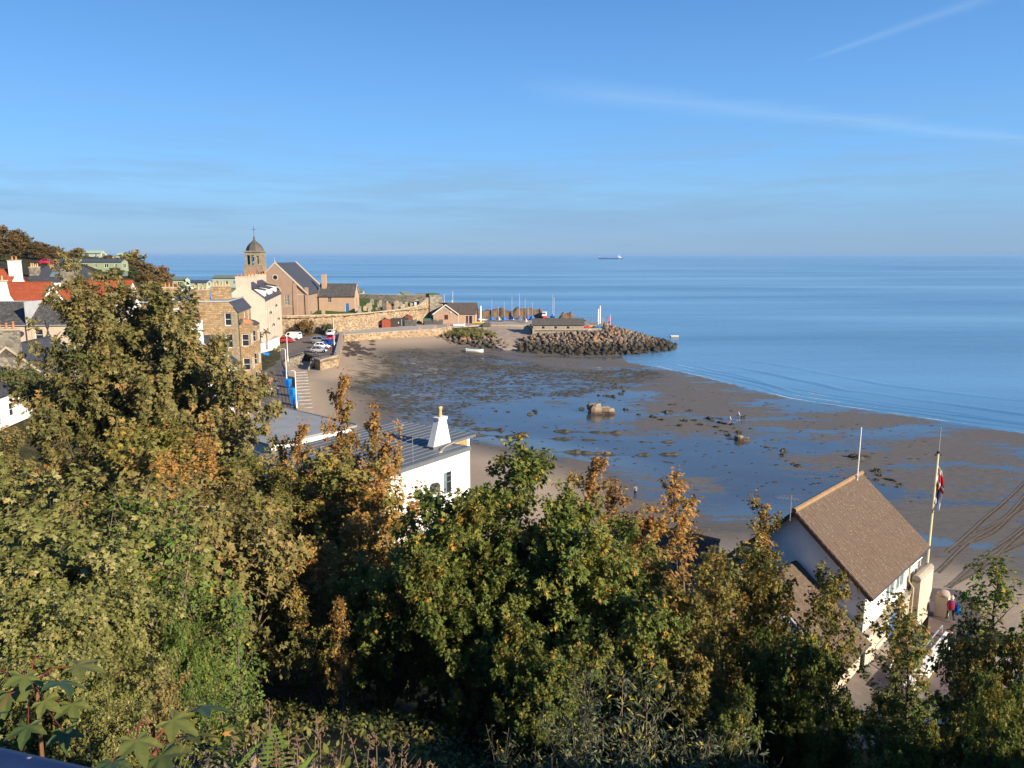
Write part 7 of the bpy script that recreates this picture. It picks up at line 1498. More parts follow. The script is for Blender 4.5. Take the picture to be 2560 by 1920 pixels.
    ey.box(*(hc + Vector((-.025 * k, .078 * k, -.052 * k))), *(hc + Vector((.025 * k, .094 * k, -.042 * k)))); ey.build('face', HAIRD, t)
    er = MB()
    for x in (-.095, .095): er.box(*(hc + Vector(((x - .012) * k, -.02 * k, -.03 * k))), *(hc + Vector(((x + .012) * k, .02 * k, .03 * k))))
    er.build('ear', skin, t)
    hr_ = MB(); n = 10; rows = [(.0, 1.06), (.45, 1.02), (.8, .9), (1.15, .62), (1.45, .25)]
    for th_, rr in rows:
        for q in range(n): a = 2 * math.pi * q / n; y = math.sin(a); hr_.v.append(tuple(hc + Vector((math.cos(a) * .102 * k * math.cos(th_ * .95) * 1.0, (y * .105 - .015) * k * math.cos(th_ * .95), (.045 + .10 * math.sin(th_) - (.10 if y < -.2 and th_ == 0 else .0) + (.02 if y > .3 and th_ == 0 else 0)) * k))))
    for i in range(len(rows) - 1):
        for q in range(n): a = i * n + q; b = i * n + (q + 1) % n; hr_.f.append((a, b, b + n, a + n)); hr_.m.append(0)
    hr_.f.append(tuple(4 * n + q for q in range(n))); hr_.m.append(0); hr_.build('hat' if hood else 'hair', hood or hair, t, True)
    return t
CT = lambda n, c: plain('cloth_' + n, c, .85, .12, 6, .15)
NAVY, BLK, PINK, PALEB, JEAN, GREYC, TEAL, WINE, REDC, WHT = CT('navy', (.02, .035, .10)), CT('black', (.018, .018, .02)), CT('pink', (.42, .12, .18)), CT('paleblue', (.40, .50, .62)), CT('denim', (.06, .11, .24)), CT('grey', (.33, .32, .32)), CT('teal', (.03, .42, .45)), CT('wine', (.22, .02, .04)), CT('red', (.55, .03, .03)), CT('white', (.7, .7, .68))
def gp_(u, v, z=None): 
    z = RZ if z is None else z; p = G(u, v, z); return (p.x, p.y, z)
def bp_(u, v):
    z = .5
    for _ in range(6): p = G(u, v, z); z = BZ(p.x, p.y)
    return (p.x, p.y, z)
person('person with hands on hips in black top and jeans on the road', gp_(690, 971), R(10), 1.78, BLK, JEAN, pose='akimbo'); person('person in pale grey clothes walking ahead on the road', gp_(675, 965), R(20), 1.6, GREYC, PINK, HAIRB, pose='walk')
person('child in pale blue top and jeans walking on the road', gp_(674, 993), R(170), 1.42, PALEB, JEAN, HAIRB, pose='walk'); person('child in white and pink top with black leggings on the road', gp_(680, 990), R(175), 1.45, WHT, BLK, HAIRB, pose='walk'); person('person in navy top, white hem and dark shorts walking on the road', gp_(696, 994), R(182), 1.68, NAVY, NAVY, HAIRB, pose='walk')
person('person in red overalls leaning on the car park sea wall', gp_(828, 884), R(-60), 1.75, REDC, REDC); person('person in dark clothes standing alone on the sand by the water film', bp_(1588, 1246), R(150), 1.5, GREYC, NAVY, pose='raise')
person('walker in white top with pink trousers among the dark rocks', bp_(1823, 1062), R(-70), 1.6, WHT, PINK, HAIRB, pose='walk'); person('walker in white shirt and blue jeans leading the black dog', bp_(1845, 1052), R(-80), 1.75, WHT, JEAN, HAIRB, pose='walk', shoes=WHT)
bk = gp_(2375, 1553, 3.86); person('person in blue jacket and white cap carrying bags on the slip', bk, R(-8), 1.72, CT('bluejacket', (.03, .08, .24)), CT('charcoal', (.03, .03, .035)), hood=WHT, pose='walk', shoes=WHT)
p2 = gp_(2372, 1640, 3.82); person('person in black hooded jacket below the one with the bags', p2, R(10), 1.75, BLK, BLK, hood=BLK)
person('child in turquoise top half hidden by leaves on the slip', gp_(2422, 1628, 3.82), R(100), 1.2, TEAL, TEAL, HAIRB); person('child in blue and purple clothes half hidden by leaves on the slip', gp_(2428, 1612, 3.82), R(60), 1.25, CT('royal', (.02, .14, .5)), CT('purple', (.25, .04, .16)), HAIRB)
for k, (u, lb, c1_) in enumerate(((938, 'person in navy sitting by the quayside huts', NAVY), (946, 'person in grey sitting by the red hut', GREYC), (951, 'person in pale top beside the red hut', PALEB))): person(lb, gp_(u, 818 + k * .4), R(200), 1.7, c1_, NAVY)
bq = Vector(bk)
def bag(nm, c, w, d, h, mat, lb, strap=True):
    t = thing(nm, lb, 'bag', c); n = 12; prof = [(.35, 0), (.85, h * .08), (1, h * .35), (.95, h * .7), (.6, h * .95), (.2, h)]; mb = MB()
    for r, z in prof:
        for q in range(n): a = 2 * math.pi * q / n; mb.v.append((math.cos(a) * w / 2 * r, math.sin(a) * d / 2 * r, z))
    for i in range(len(prof) - 1):
        for q in range(n): a = i * n + q; b = i * n + (q + 1) % n; mb.f.append((a, b, b + n, a + n)); mb.m.append(0)
    mb.f.append(tuple(range(n))[::-1]); mb.m.append(0); mb.f.append(tuple(5 * n + q for q in range(n))); mb.m.append(0); mb.build('sack', mat, t, True)
    MB().tube([(-.1, d * .3, h * .3), (-.12, d * .62, h * .7), (-.1, d * .2, h * .98)], .025, 5).tube([(.1, d * .3, h * .3), (.12, d * .62, h * .7), (.1, d * .2, h * .98)], .025, 5).build('strap', BLACK, t)
bag('rucksack', bq + Vector((-.16, -.22, .88)), .42, .34, .62, WINE, 'dark red rucksack on the back of the person on the slip'); bag('sports_bag', bq + Vector((.34, -.14, .52)), .46, .40, .66, CT('bagblue', (.0, .12, .52)), 'bright blue bag hanging at the side of the person on the slip')
# dog
dgp = bp_(1857, 1049); dg_ = thing('dog', 'black dog walking beside the person in white shirt', 'dog', dgp, R(-70)); J = [(0, .0, .52), (0, .25, .54), (0, -.28, .52), (0, .40, .66), (0, .55, .70), (0, .68, .66), (0, -.42, .60), (0, -.58, .74), (-.09, .24, .28), (-.09, .28, .03), (.09, .24, .28), (.09, .16, .03), (-.09, -.24, .36), (-.09, -.34, .20), (-.09, -.28, .03), (.09, -.28, .36), (.09, -.40, .20), (.09, -.38, .03)]
ed = [(0, 1), (0, 2), (1, 3), (3, 4), (4, 5), (2, 6), (6, 7), (1, 8), (8, 9), (1, 10), (10, 11), (2, 12), (12, 13), (13, 14), (2, 15), (15, 16), (16, 17)]; rd = [.13, .14, .11, .08, .085, .045, .03, .018, .045, .03, .045, .03, .06, .035, .03, .06, .035, .03]
me = bpy.data.meshes.new('d'); me.from_pydata(J, ed, []); ob = bpy.data.objects.new('body', me); COL.objects.link(ob); ob.modifiers.new('s', 'SKIN'); ob.modifiers.new('u', 'SUBSURF').levels = 1
for i, r in enumerate(rd): me.skin_vertices[0].data[i].radius = (r, r); me.skin_vertices[0].data[i].use_root = i == 0
m2 = bpy.data.meshes.new_from_object(ob.evaluated_get(bpy.context.evaluated_depsgraph_get())); ob.modifiers.clear(); ob.data = m2; m2.materials.clear(); m2.materials.append(plain('black_fur', (.02, .018, .016), .8)); m2.shade_smooth(); ob.parent = dg_
MB().mesh([(-.07, .52, .76), (-.03, .5, .78), (-.08, .47, .66)], [(0, 1, 2)]).mesh([(.07, .52, .76), (.03, .5, .78), (.08, .47, .66)], [(0, 1, 2)]).build('ear', MATS['black_fur'], dg_)
# ---------------------------------------------------------------- boats
def hull(mb, L, B, H, keel=.0, m=0, m2=None):
    n = 9; st = []
    for i in range(n):
        f = i / (n - 1); x = (f - .5) * L; w = B / 2 * (math.sin(math.pi * min(1, .30 + f * .36) ) if f < .55 else math.cos((f - .55) / .45 * math.pi / 2) ** .75) ; sh = H * (1 + .22 * (2 * f - 1) ** 2 + .12 * f); w = max(w, .02)
        st.append([(x, -w, sh), (x, -w * .9, sh * .55), (x, -w * .45, H * .12 + keel), (x, 0, keel + (.25 * H if f > .95 else 0)), (x, w * .45, H * .12 + keel), (x, w * .9, sh * .55), (x, w, sh)])
    i0 = len(mb.v)
    for s in st: mb.v += s
    for i in range(n - 1):
        for j in range(6): a = i0 + i * 7 + j; mb.f.append((a, a + 7, a + 8, a + 1)); mb.m.append(m2 if (m2 is not None and j in (2, 3)) else m)
    mb.f.append(tuple(i0 + j for j in range(7))); mb.m.append(m); return st
bt_ = bp_(1187, 881)
rb = thing('rowing_boat', 'white dinghy with dark red bottom lying on the wet sand', 'boat', (bt_[0], bt_[1], bt_[2] - .08), R(-8)); mb = MB(); st = hull(mb, 4.8, 1.75, .85, 0, 0, 1); o_ = mb.build('hull', [GRP, plain('red_antifoul', (.18, .03, .02), .7, .2)], rb)
ins = MB(); 
for a, b in zip(st[:-1], st[1:]): ins.mesh([Vector(a[0]) * 1, Vector(b[0]), Vector(b[6]), Vector(a[6])], [(0, 1, 2, 3)])
for v_ in range(len(ins.v)): ins.v[v_] = (ins.v[v_][0] * .96, ins.v[v_][1] * .9, .52)
ins.build('floor', plain('blue_boat_interior', (.06, .16, .26), .6, .1), rb)
gwn = MB(); gwn.tube([Vector(s[0]) for s in st], .045, 5); gwn.tube([Vector(s[6]) for s in st], .045, 5); gwn.build('gunwale', plain('blue_rubbing_strake', (.05, .22, .36), .5), rb)
for x in (-1.1, .4): MB().box(x - .14, -.78, .66, x + .14, .78, .72).build('thwart', WOODT, rb)
MB().box(-2.5, -.18, .5, -2.25, .18, 1.15).build('outboard_motor', WHITEP, rb)
MB().tube([bp_(1196, 879), bp_(1260, 884), bp_(1330, 893), bp_(1345, 897)], .035, 4).build('rope', DARK, rb).parent = None
rp = bpy.data.objects['rope']; tag(rp, 'dark mooring rope lying on the wet sand right of the dinghy', 'rope')
BO = [(1197, 801, 'ub', 0, 'blue covered dinghy beside the tall timber post'), (1215, 803, 'w', 0, 'white open dinghy hull without mast'), (1230, 803, 'b', 45, 'blue covered dinghy with thin mast, first from the clubhouse'), (1246, 803, 'g', 30, 'grey covered dinghy with short mast'), (1261, 803, 'b', 40, 'blue covered dinghy with mast, right of the grey one'), (1279, 802, 'bg', 52, 'dinghy under blue and grey cover with tallest mast'), (1297, 803, 'g', 60, 'large dinghy under pale grey cover'), (1312, 806, 'g2', 50, 'grey tent covered dinghy in front of the row'), (1321, 800, 'b', 26, 'blue covered dinghy with short thin mast'), (1331, 800, 'b', 36, 'blue hulled dinghy behind the left end of the long shed'), (1381, 797, 'b', 54, 'blue covered dinghy behind the middle of the long shed')]
for k, (u, v, c, mh, lb) in enumerate(BO):
    p = G(u, v, RZ); t = thing('sailing_dinghy' if mh else 'dinghy', lb, 'boat', (p.x, p.y, RZ), R((-88, 2, -92, -85, -95, -75, -60, -80, -100, -95, -90)[k])); L = 4.2 if c != 'g2' else 3.4
    mb = MB(); st = hull(mb, L, 1.65, .6, .35); mb.build('hull', GRP if c != 'b' or k % 2 else plain('blue_hull', (.03, .14, .42), .4), t)
    if c != 'w':
        cv = MB(); top = [Vector((s[3][0], 0, 1.05 + .75 * math.exp(-((s[3][0] - .5) / 1.1) ** 2))) for s in st]
        for i in range(len(st) - 1):
            cv.face([Vector(st[i][0]) + Vector((0, -.05, -.06)), Vector(st[i + 1][0]) + Vector((0, -.05, -.06)), top[i + 1], top[i]]); cv.face([Vector(st[i][6]) + Vector((0, .05, -.06)), Vector(st[i + 1][6]) + Vector((0, .05, -.06)), top[i + 1], top[i]])
        cv.face([st[0][0], top[0], st[0][6]]); cv.build('cover', TARP_B if 'b' in c and c != 'bg' or c == 'bg' and k % 2 else TARP_G if 'g' in c else TARP_B, t)
    if mh: hm_ = mh * 256 / FPX; MB().tube([(.5, 0, .5), (.5, 0, .9 + hm_)], [.05, .035], 6).build('mast', SHELL, t)
    MB().tube([(-.8, -.7, .25), (-.8, .7, .25)], .05, 5).lathe([(.25, -.0), (.25, .08)], 8, (-.8, -.75)).bar((-.8, 0, .3), (2.2, 0, .3), .08, .08).build('launching_trolley', GALV, t)
pb = G(1361, 797, RZ); cb = thing('cabin_boat', 'small cabin boat with white wheelhouse and red hull behind the long shed', 'boat', (pb.x, pb.y, RZ - .05), R(-100)); mb = MB(); hull(mb, 4.6, 1.9, .95, .3); mb.build('hull', RED, cb); MB().hexa([(-1.2, -.72, 1.1), (.9, -.72, 1.1), (.9, .72, 1.1), (-1.2, .72, 1.1), (-1.1, -.62, 2.4), (.5, -.62, 2.4), (.5, .62, 2.4), (-1.1, .62, 2.4)]).build('wheelhouse', WHITEP, cb); MB().box(.72, -.5, 1.75, .80, -.08, 2.2).box(.72, .08, 1.75, .80, .5, 2.2).build('window', GLASS, cb); MB().box(-1.25, -.7, 2.402, .65, .7, 2.5).build('roof', WHITEP, cb)
ky = G(1196, 811, 5.0); kk = thing('canoe', 'bright yellow canoe lying on the quay beside the clubhouse', 'canoe', (ky.x, ky.y, 5.3), R(4)); mb = MB(); hull(mb, 3.9, .8, .42, .05); mb.build('hull', YELLOW, kk); MB().box(-1.4, -.25, .3, 1.4, .25, .34).build('deck', plain('orange_deck', (.75, .28, .02), .5), kk)
wd = G(1148, 815, RZ); wk = thing('upturned_dinghy', 'white upturned dinghy under grey cover before the clubhouse', 'boat', (wd.x, wd.y, RZ + .75), R(4)); mb = MB(); hull(mb, 3.6, 1.5, .55, 0); ho = mb.build('hull', GRP, wk); ho.rotation_euler = (R(180), 0, 0); MB().box(-1.5, -.6, -.06, 1.5, .6, 0.0).build('deck', TARP_G, wk)
for u, v, vt, w, lb in ((1202, 804, 764, .22, 'thick white timber post at the left end of the boat row'), (1495, 812, 772, .20, 'thick white post right of the long shed, shorter of two'), (1499.5, 809, 764, .22, 'thick white post right of the long shed, taller of two')):
    p = G(u, v, 5.3); h = D(u, vt, p.y).z - 5.3; t = thing('mooring_post', lb, 'post', (p.x, p.y, 5.2)); MB().tube([(0, 0, 0), (0, 0, h)], w, 8).build('post', WHITEP, t); MB().lathe([(w + .03, h), (w + .03, h + .12), (.05, h + .2)], 8).build('cap', GALV, t)
for u, v, h, lb in ((1108, 800, 60, 'tilted thin mast behind the clubhouse'), (1128, 800, 67, 'thin upright mast behind the clubhouse'), (1388, 798, 50, 'white spar standing behind the long shed')):
    p = G(u, v, RZ) + Vector((0, 8, 0)); t = thing('mast', lb, 'mast', (p.x, p.y, RZ)); MB().tube([(0, 0, 0), (-.3 if 'tilted' in lb else 0, 0, h * 258 / FPX)], .06, 6).build('spar', SHELL, t); MB().box(-.2, -.2, 0, .2, .2, .15).build('foot', GALV, t)
bn_ = thing('banner', 'red and black banners tied to the mesh at the right of the compound', 'banner', (28.6, 222.2, 5.5), R(68)); MB().box(0, -.03, .1, 3.6, .03, 1.1).build('cloth', RED, bn_); MB().box(0, -.04, 1.15, 3.6, .02, 1.6).build('cloth', plain('black_banner', (.06, .05, .05), .7), bn_); MB().hexa([(.6, -.05, 1.7), (3.6, -.05, 2.6), (3.6, .0, 2.6), (.6, .0, 1.7), (.6, -.05, 2.3), (3.6, -.05, 3.3), (3.6, .0, 3.3), (.6, .0, 2.3)]).build('cloth', RED, bn_); MB().tube([(3.7, 0, 0), (3.7, 0, 3.6)], .06, 6).tube([(0, 0, 0), (0, 0, 1.8)], .05, 6).build('post', WHITEP, bn_)
for k, (x, y, mt, lb) in enumerate(((22.4, 222, RED, 'red folded inflatable beside the long shed'), (24.2, 223.5, YELLOW, 'yellow fenders heaped in the compound'), (25.8, 222.6, TARP_B, 'blue drum bundle in the compound'))):
    t = thing('tarpaulin_bundle', lb, 'bundle', (x, y, 5.3)); mb = MB(); hull(mb, 2.0, 1.2, .6, 0); mb.build('sack', mt, t); MB().tube([(-.5, -.6, .4), (-.4, 0, .72), (-.5, .6, .4)], .03, 5).build('rope', WHITEP, t)
rb2 = thing('rigid_inflatable', 'black inflatable boat with white console beyond the compound', 'boat', (21.5, 240, 5.3), R(10)); MB().tube([(-2, -.8, .5), (1.2, -.8, .5), (2.3, 0, .75), (1.2, .8, .5), (-2, .8, .5)], .28, 8).build('tube', BLACK, rb2); MB().box(-.6, -.35, .3, .1, .35, 1.4).build('console', WHITEP, rb2); MB().box(-2, -.6, .2, 1.2, .6, .35).build('deck', GALV, rb2)
pn = G(1686, 842, .2); pt = thing('pontoon', 'small pale pontoon float off the tip of the breakwater', 'pontoon', (pn.x, pn.y, .1), R(4)); MB().box(-1.3, -.6, 0, 1.3, .6, .45).build('float', PALEST, pt); MB().box(-1.35, -.65, .452, 1.35, .65, .55).build('deck', WHITEP, pt)
# ship far out
sp0 = G(1526, 647.6, 0.2); kS = sp0.y / FPX; shp = thing('cargo_ship', 'dark blue cargo ship with white bridge far out at sea', 'ship', (sp0.x, sp0.y, -1), R(180))
Ls = 60 * kS; m_ = MB(); Bs = Ls * .14
pr = [(-.5, .9), (-.48, 1.0), (.40, 1.0), (.47, .55), (.5, .02)]; up_ = [(Ls * x, Bs * w) for x, w in pr]; lowp = [(Ls * x * .95, Bs * w * .9) for x, w in pr]
plan = lambda P: [(x, -w / 2) for x, w in P] + [(x, w / 2) for x, w in P[::-1]]
a_, b_ = plan(lowp), plan(up_); n = len(a_); fh = lambda x: Ls * (.058 if x > .36 * Ls else .045 if x < -.34 * Ls else .036)
m_.mesh([(x, y, 0) for x, y in a_] + [(x, y, fh(x)) for x, y in b_], [tuple(range(n))[::-1], tuple(range(n, 2 * n))] + [(k, (k + 1) % n, (k + 1) % n + n, k + n) for k in range(n)]); m_.build('hull', plain('ship_blue', (.008, .03, .09), .5), shp)
MB().box(-Ls * .44, -Bs * .42, Ls * .03, -Ls * .33, Bs * .42, Ls * .10).box(-Ls * .38, -Bs * .5, Ls * .101, -Ls * .30, Bs * .5, Ls * .135).box(-Ls * .37, -Bs * .1, Ls * .136, -Ls * .355, Bs * .1, Ls * .19).build('bridge', WHITEP, shp); MB().box(-Ls * .43, -Bs * .2, Ls * .101, -Ls * .395, Bs * .2, Ls * .14).build('funnel', DARK, shp); MB().box(Ls * .43, -.6, Ls * .04, Ls * .445, .6, Ls * .11).build('mast', WHITEP, shp)
MB().box(-Ls * .28, -Bs * .3, Ls * .03, Ls * .38, Bs * .3, Ls * .045).build('hatch', plain('hatch_cover', (.35, .2, .18), .7), shp); MB().box(-Ls * .02, -Bs * .2, Ls * .046, Ls * .06, Bs * .2, Ls * .058).build('crane', WHITEP, shp)
# ---------------------------------------------------------------- holiday caravans
def caravan(u, v, Y, L, lb, rz=0.0, mat=CARAV, roof=SHEETD, H=2.9, Wd=4.0, wins=4):
    p = D(u, v, Y); t = thing('holiday_caravan', lb, 'caravan', (p.x, Y, p.z), rz)
    ops = [(L * (k + .5) / wins - .55, 1.1, L * (k + .5) / wins + .55 * (1 if k % 2 else .3), 2.3) for k in range(wins)]
    gabled(t, L, Wd, H, H + .75, mat, roof, front=ops, left=[(1.2, 1.0, 2.8, 2.3)], right=[(1.2, 1.0, 2.8, 2.3)], zb=.35, win=dict(frame=PVC, sill=False, rows=1, cols=2, fw=.06, dep=.03), oh=.2, th=.08)
    MB().box(.2, .2, -1.0, L - .2, Wd - .2, .348).build('skirt', SHEETG, t)
caravan(84, 681, 214, 12.5, 'long sage green holiday caravan above the red car', R(3), CARAV2, SHEETD, 3.1); caravan(178, 682, 216, 14.5, 'long sage green holiday caravan right of the one above the red car', R(2), CARAV2, SHEETD, 3.1, wins=5)
caravan(352, 724, 248, 15.0, 'pale green holiday caravan behind the chimneys left of the lantern', R(-2), CARAV, SHEETG, 3.2); caravan(462, 724, 272, 8.5, 'small pale green caravan beyond the roof lantern', R(-4), CARAV, SHEETD, 2.6, wins=3); caravan(518, 724, 282, 3.5, 'tiny pale green caravan farthest right of the roof lantern', 0, CARAV, SHEETG, 2.2, wins=1)
caravan(533, 722, 236, 8.5, 'grey roofed caravan behind the buff chimney pots', R(-3), CARAV, SHEETG, 3.4, wins=3)
caravan(185, 652, 262, 9.5, 'cream green caravan on the skyline behind the pale tree', 0, CARAV, CARAV, 2.6, wins=3); caravan(292, 655, 275, 6.0, 'small cream green caravan on the skyline by the yellow shrub', 0, CARAV, CARAV, 2.4, wins=2)
caravan(891, 749, 262, 2.3, 'pale green hut behind the churchyard wall right of the hall', 0, CARAV, SHEETG, 2.7, 3.0, 1); p = D(985, 750, 264); cz_ = thing('holiday_caravan', 'pale green caravan gable seen over the churchyard wall', 'caravan', (p.x + 4.6, 264, 10.4), R(82)); gabled(cz_, 9, 4.6, 2.3, 3.6, CARAV, SHEETG, oh=.25, th=.08, left=[(1.5, .8, 3, 1.8)], win=dict(sill=False))
p = D(1050, 748, 262); cz_ = thing('holiday_caravan', 'grey roofed caravan just left of the ruined wall', 'caravan', (p.x - 1.5, 263, 10.4), R(4)); gabled(cz_, 6, 4, 2.2, 3.2, CARAV, SHEETG, oh=.25, th=.08, front=[(1.5, .8, 3, 1.8)], win=dict(sill=False))
# ---------------------------------------------------------------- rocks and weed on the sand
m, t, b = new_mat('weedy_rock'); v = coords(t, 'World'); g_ = t.nodes.new('ShaderNodeNewGeometry'); c = mixc(t, noise(t, v, 3, 6, .7), (.016, .016, .010), (.070, .062, .028)); lk(t, c, b.inputs['Base Color']); b.inputs['Roughness'].default_value = .6; bumpn(t, b, noise(t, v, 9, 6, .7), 1.0, .08); WEEDY = m
m, t, b = new_mat('pale_boulder'); v = coords(t, 'World'); sz = t.nodes.new('ShaderNodeSeparateXYZ'); lk(t, v, sz.inputs[0]); c = mixc(t, noise(t, v, 1.6, 7, .7), (.20, .155, .105), (.40, .31, .21)); c = mixc(t, ramp(t, sz.outputs[2], [(.55, 1.0), (1.0, 0.0)]), c, (.09, .06, .04)); lk(t, c, b.inputs['Base Color']); b.inputs['Roughness'].default_value = .9; bumpn(t, b, noise(t, v, 2.5, 8, .7), 1.0, .25); PBOUL = m
def lump(seed, L, Wd, H, mat, nm='rock', n=26, rows=9, rough=.35):
    mb = MB(); rg = random.Random(seed)
    for i in range(rows):
        f = i / (rows - 1); th_ = f * math.pi / 2
        for q in range(n):
            a = 2 * math.pi * q / n; kx = float(vnoise(math.cos(a) * 2.2 + 7, math.sin(a) * 2.2 + f * 2.5, 1, seed)); k2 = float(vnoise(math.cos(a) * 5 + 3, math.sin(a) * 5 + f * 5, 1, seed + 4)); k = 1 + rough * (kx - .5) * 1.6 + rough * .6 * (k2 - .5)
            r = math.cos(th_) ** .45 * k; mb.v.append((math.cos(a) * L / 2 * r, math.sin(a) * Wd / 2 * r, -.15 + H * math.sin(th_) ** .8 * (.8 + .5 * (kx - .3) * (1 if f > .3 else 0)) * (1 - .35 * (math.cos(a) > .1) * f)))
    for i in range(rows - 1):
        for q in range(n): a = i * n + q; b = i * n + (q + 1) % n; mb.f.append((a, b, b + n, a + n)); mb.m.append(0)
    mb.f.append(tuple((rows - 1) * n + q for q in range(n))); mb.m.append(0); return mb.data(nm, mat)
q = bp_(1501, 1032); tag(put('boulder', lump(31, 4.9, 2.6, 1.75, PBOUL, 'boulder'), None, q, (0, 0, R(-6))), 'large pale boulder standing alone on the wet sand', 'boulder')
q = bp_(1857, 1102); tag(put('boulder', lump(33, 2.3, 1.4, .9, PBOUL, 'boulder'), None, q, (0, 0, R(-15))), 'pale pointed boulder below the two walkers', 'boulder')
q = bp_(2150, 1144); tag(put('boulder', lump(35, 3.0, 1.7, .65, WEEDY, 'boulder'), None, q, (0, 0, 0)), 'flat weed covered boulder left of the aerial pole', 'boulder')
LUMP = [lump(40 + k, 1.3, .9, .5, WEEDY, 'weedy_rock', 12, 5, .6) for k in range(6)]
RK = [(1497, 989), (1515, 990), (1532, 992), (1552, 985), (1597, 1037), (1598, 1012), (1565, 1025), (1633, 1043), (1654, 1050), (1675, 1030), (1713, 1053), (1736, 1052), (1752, 1062), (1768, 1045), (1775, 1048), (1782, 1053), (1800, 1057), (1805, 1048), (1812, 1060), (1795, 1068), (1786, 1067), (1830, 1028), (1830, 1062), (1837, 1071), (1845, 1080), (1850, 1083), (1803, 1077), (1815, 1080), (1822, 1089), (1790, 1083), (1725, 1028), (1667, 1031), (1677, 1012), (1689, 1012), (1915, 1118), (1960, 1127), (1955, 1138), (1878, 1072), (2185, 1180), (2200, 1189), (2195, 1178), (2216, 1198), (2224, 1200), (2237, 1203), (2250, 1212), (2244, 1218), (2160, 1185), (2210, 1212), (2190, 1201), (1983, 1160), (1996, 1165), (2080, 1300), (1700, 1065), (1560, 978), (1455, 1022), (1338, 1028), (1270, 1030), (1240, 1028), (1340, 1034), (1325, 1036)]
for i, (u, v) in enumerate(RK):
    wl_ = 'small dark weedy rock ' + ('around the large pale boulder' if u < 1620 else 'on the sand between the large boulder and the walkers' if u < 1745 else 'in the cluster by the two walkers' if u < 1880 else 'on the sand right of the pale pointed boulder' if u < 2100 else 'in the patch between boathouse ridge and flagpole'); q = bp_(u, v); s = rnd.uniform(.5, 1.15) * (1.05 if v < 1060 else .8); tag(put('weedy_rock', LUMP[i % 6], None, q, (0, 0, rnd.uniform(0, 6)), (s, s, s * rnd.uniform(.7, 1.2))), wl_, 'rock', wl_)
LED = [((900, 1078), (1060, 1076), 'short dark weedy rock ledge near the seaside house'), ((1160, 1085), (1700, 1106), 'long thin weedy rock ledge running across the wet sand'), ((1000, 1082), (1330, 1088), 'dark rock ledge right of the grey seamed roof'), ((1380, 1078), (1560, 1084), 'broken ledge of weed below the large pale boulder'), ((1330, 1128), (1700, 1134), 'thin broken weed line in front of the sapling tips'), ((1170, 1072), (1265, 1076), 'small weedy ledge right of the white chimney'), ((1650, 1150), (1695, 1158), 'short dark bar of weed on the sand'), ((1715, 1248), (1755, 1256), 'dark strip of weed beside the gold tipped tree'), ((1775, 1167), (1800, 1168), 'small dark bar of weed below the pale pointed boulder')]
for i, (a, b, lb) in enumerate(LED):
    A, B = Vector(bp_(*a)), Vector(bp_(*b)); mb = MB(); n = max(8, int((B - A).length / .3)); dv = (B - A).normalized(); sd = Vector((-dv.y, dv.x, 0)); w0 = .30 if n > 20 else .34
    for k in range(n + 1):
        p = A.lerp(B, k / n); nz_ = float(vnoise(p.x, p.y, 1.6, 60 + i)); am = max(.10, nz_ * 1.5 - .30) * (.5 + float(vnoise(p.x, p.y, .55, 90 + i))) * min(1, k / 2, (n - k) / 2); z = BZ(p.x, p.y)
        for f, hz_ in ((-1, 0), (-.5, .7), (0, 1), (.6, .6), (1, 0)): q = p + sd * (f * w0 * (.4 + am) + (float(vnoise(p.x, p.y, 4, 70 + i)) - .5) * 1.2 + (float(vnoise(p.x, p.y, .7, 95 + i)) - .5) * .3); mb.v.append((q.x, q.y, z - .04 + hz_ * am * .42))
    for k in range(n):
        for j in range(4): c2 = k * 5 + j; mb.f.append((c2, c2 + 5, c2 + 6, c2 + 1)); mb.m.append(0)
    tag(mb.build('rock_ledge', WEEDY), lb, 'ledge')
wd_ = MB(); rg = random.Random(77); cnt = 0; tvs = []
base = [(math.cos(a) * r, math.sin(a) * r, z) for r, z in ((1, -.2), (.75, .55)) for a in [2 * math.pi * k / 6 for k in range(6)]] + [(0, 0, .8)]
bf = [(k, (k + 1) % 6, (k + 1) % 6 + 6, k + 6) for k in range(6)] + [(k + 6, (k + 1) % 6 + 6, 12) for k in range(6)]
WX = np.array([p[0] for p in WEEDP]); WY = np.array([p[1] for p in WEEDP]); tries = 0
nr_ = np.random.default_rng(77); nA = 42000; X1 = nr_.uniform(WX.min() - 6, WX.max() + 6, nA); Y1 = nr_.uniform(WY.min() - 10, WY.max() + 6, nA)
qq = [G(rg.uniform(900, 2350), rg.uniform(930, 1260), .4) for _ in range(9000)]; X1 = np.concatenate([X1, [q.x for q in qq]]); Y1 = np.concatenate([Y1, [q.y for q in qq]])
dn = a_weed(X1, Y1); dn[nA:] = np.maximum(dn[nA:], .35)
ok = (sea_dist(X1, Y1) > 3) & ~inside(X1, Y1, LAND) & (seg_dist(X1, Y1, BEACH_IN) > 9) & (nr_.random(len(X1)) < dn * (1.6 * vnoise(X1, Y1, 3.0, 91) ** 2 + .05))
X1, Y1, dn = X1[ok], Y1[ok], dn[ok]; sel = nr_.permutation(len(X1))[:4600]; Z1_ = beach_z(X1, Y1)
for k in sel:
    x, y, z = X1[k], Y1[k], Z1_[k]; s = rg.uniform(.10, .42) * (1 if dn[k] > .4 else .7); e = rg.uniform(1, 1.9)
    wd_.mesh([(x + vx * s * e * rg.uniform(.8, 1.2), y + vy_ * s * rg.uniform(.7, 1.1), z - .02 + vz * s * .42) for vx, vy_, vz in base], bf)
tag(wd_.build('seaweed', WEEDY), 'dark seaweed and cobbles strewn over the wet sand of the bay', 'seaweed', kind='stuff')
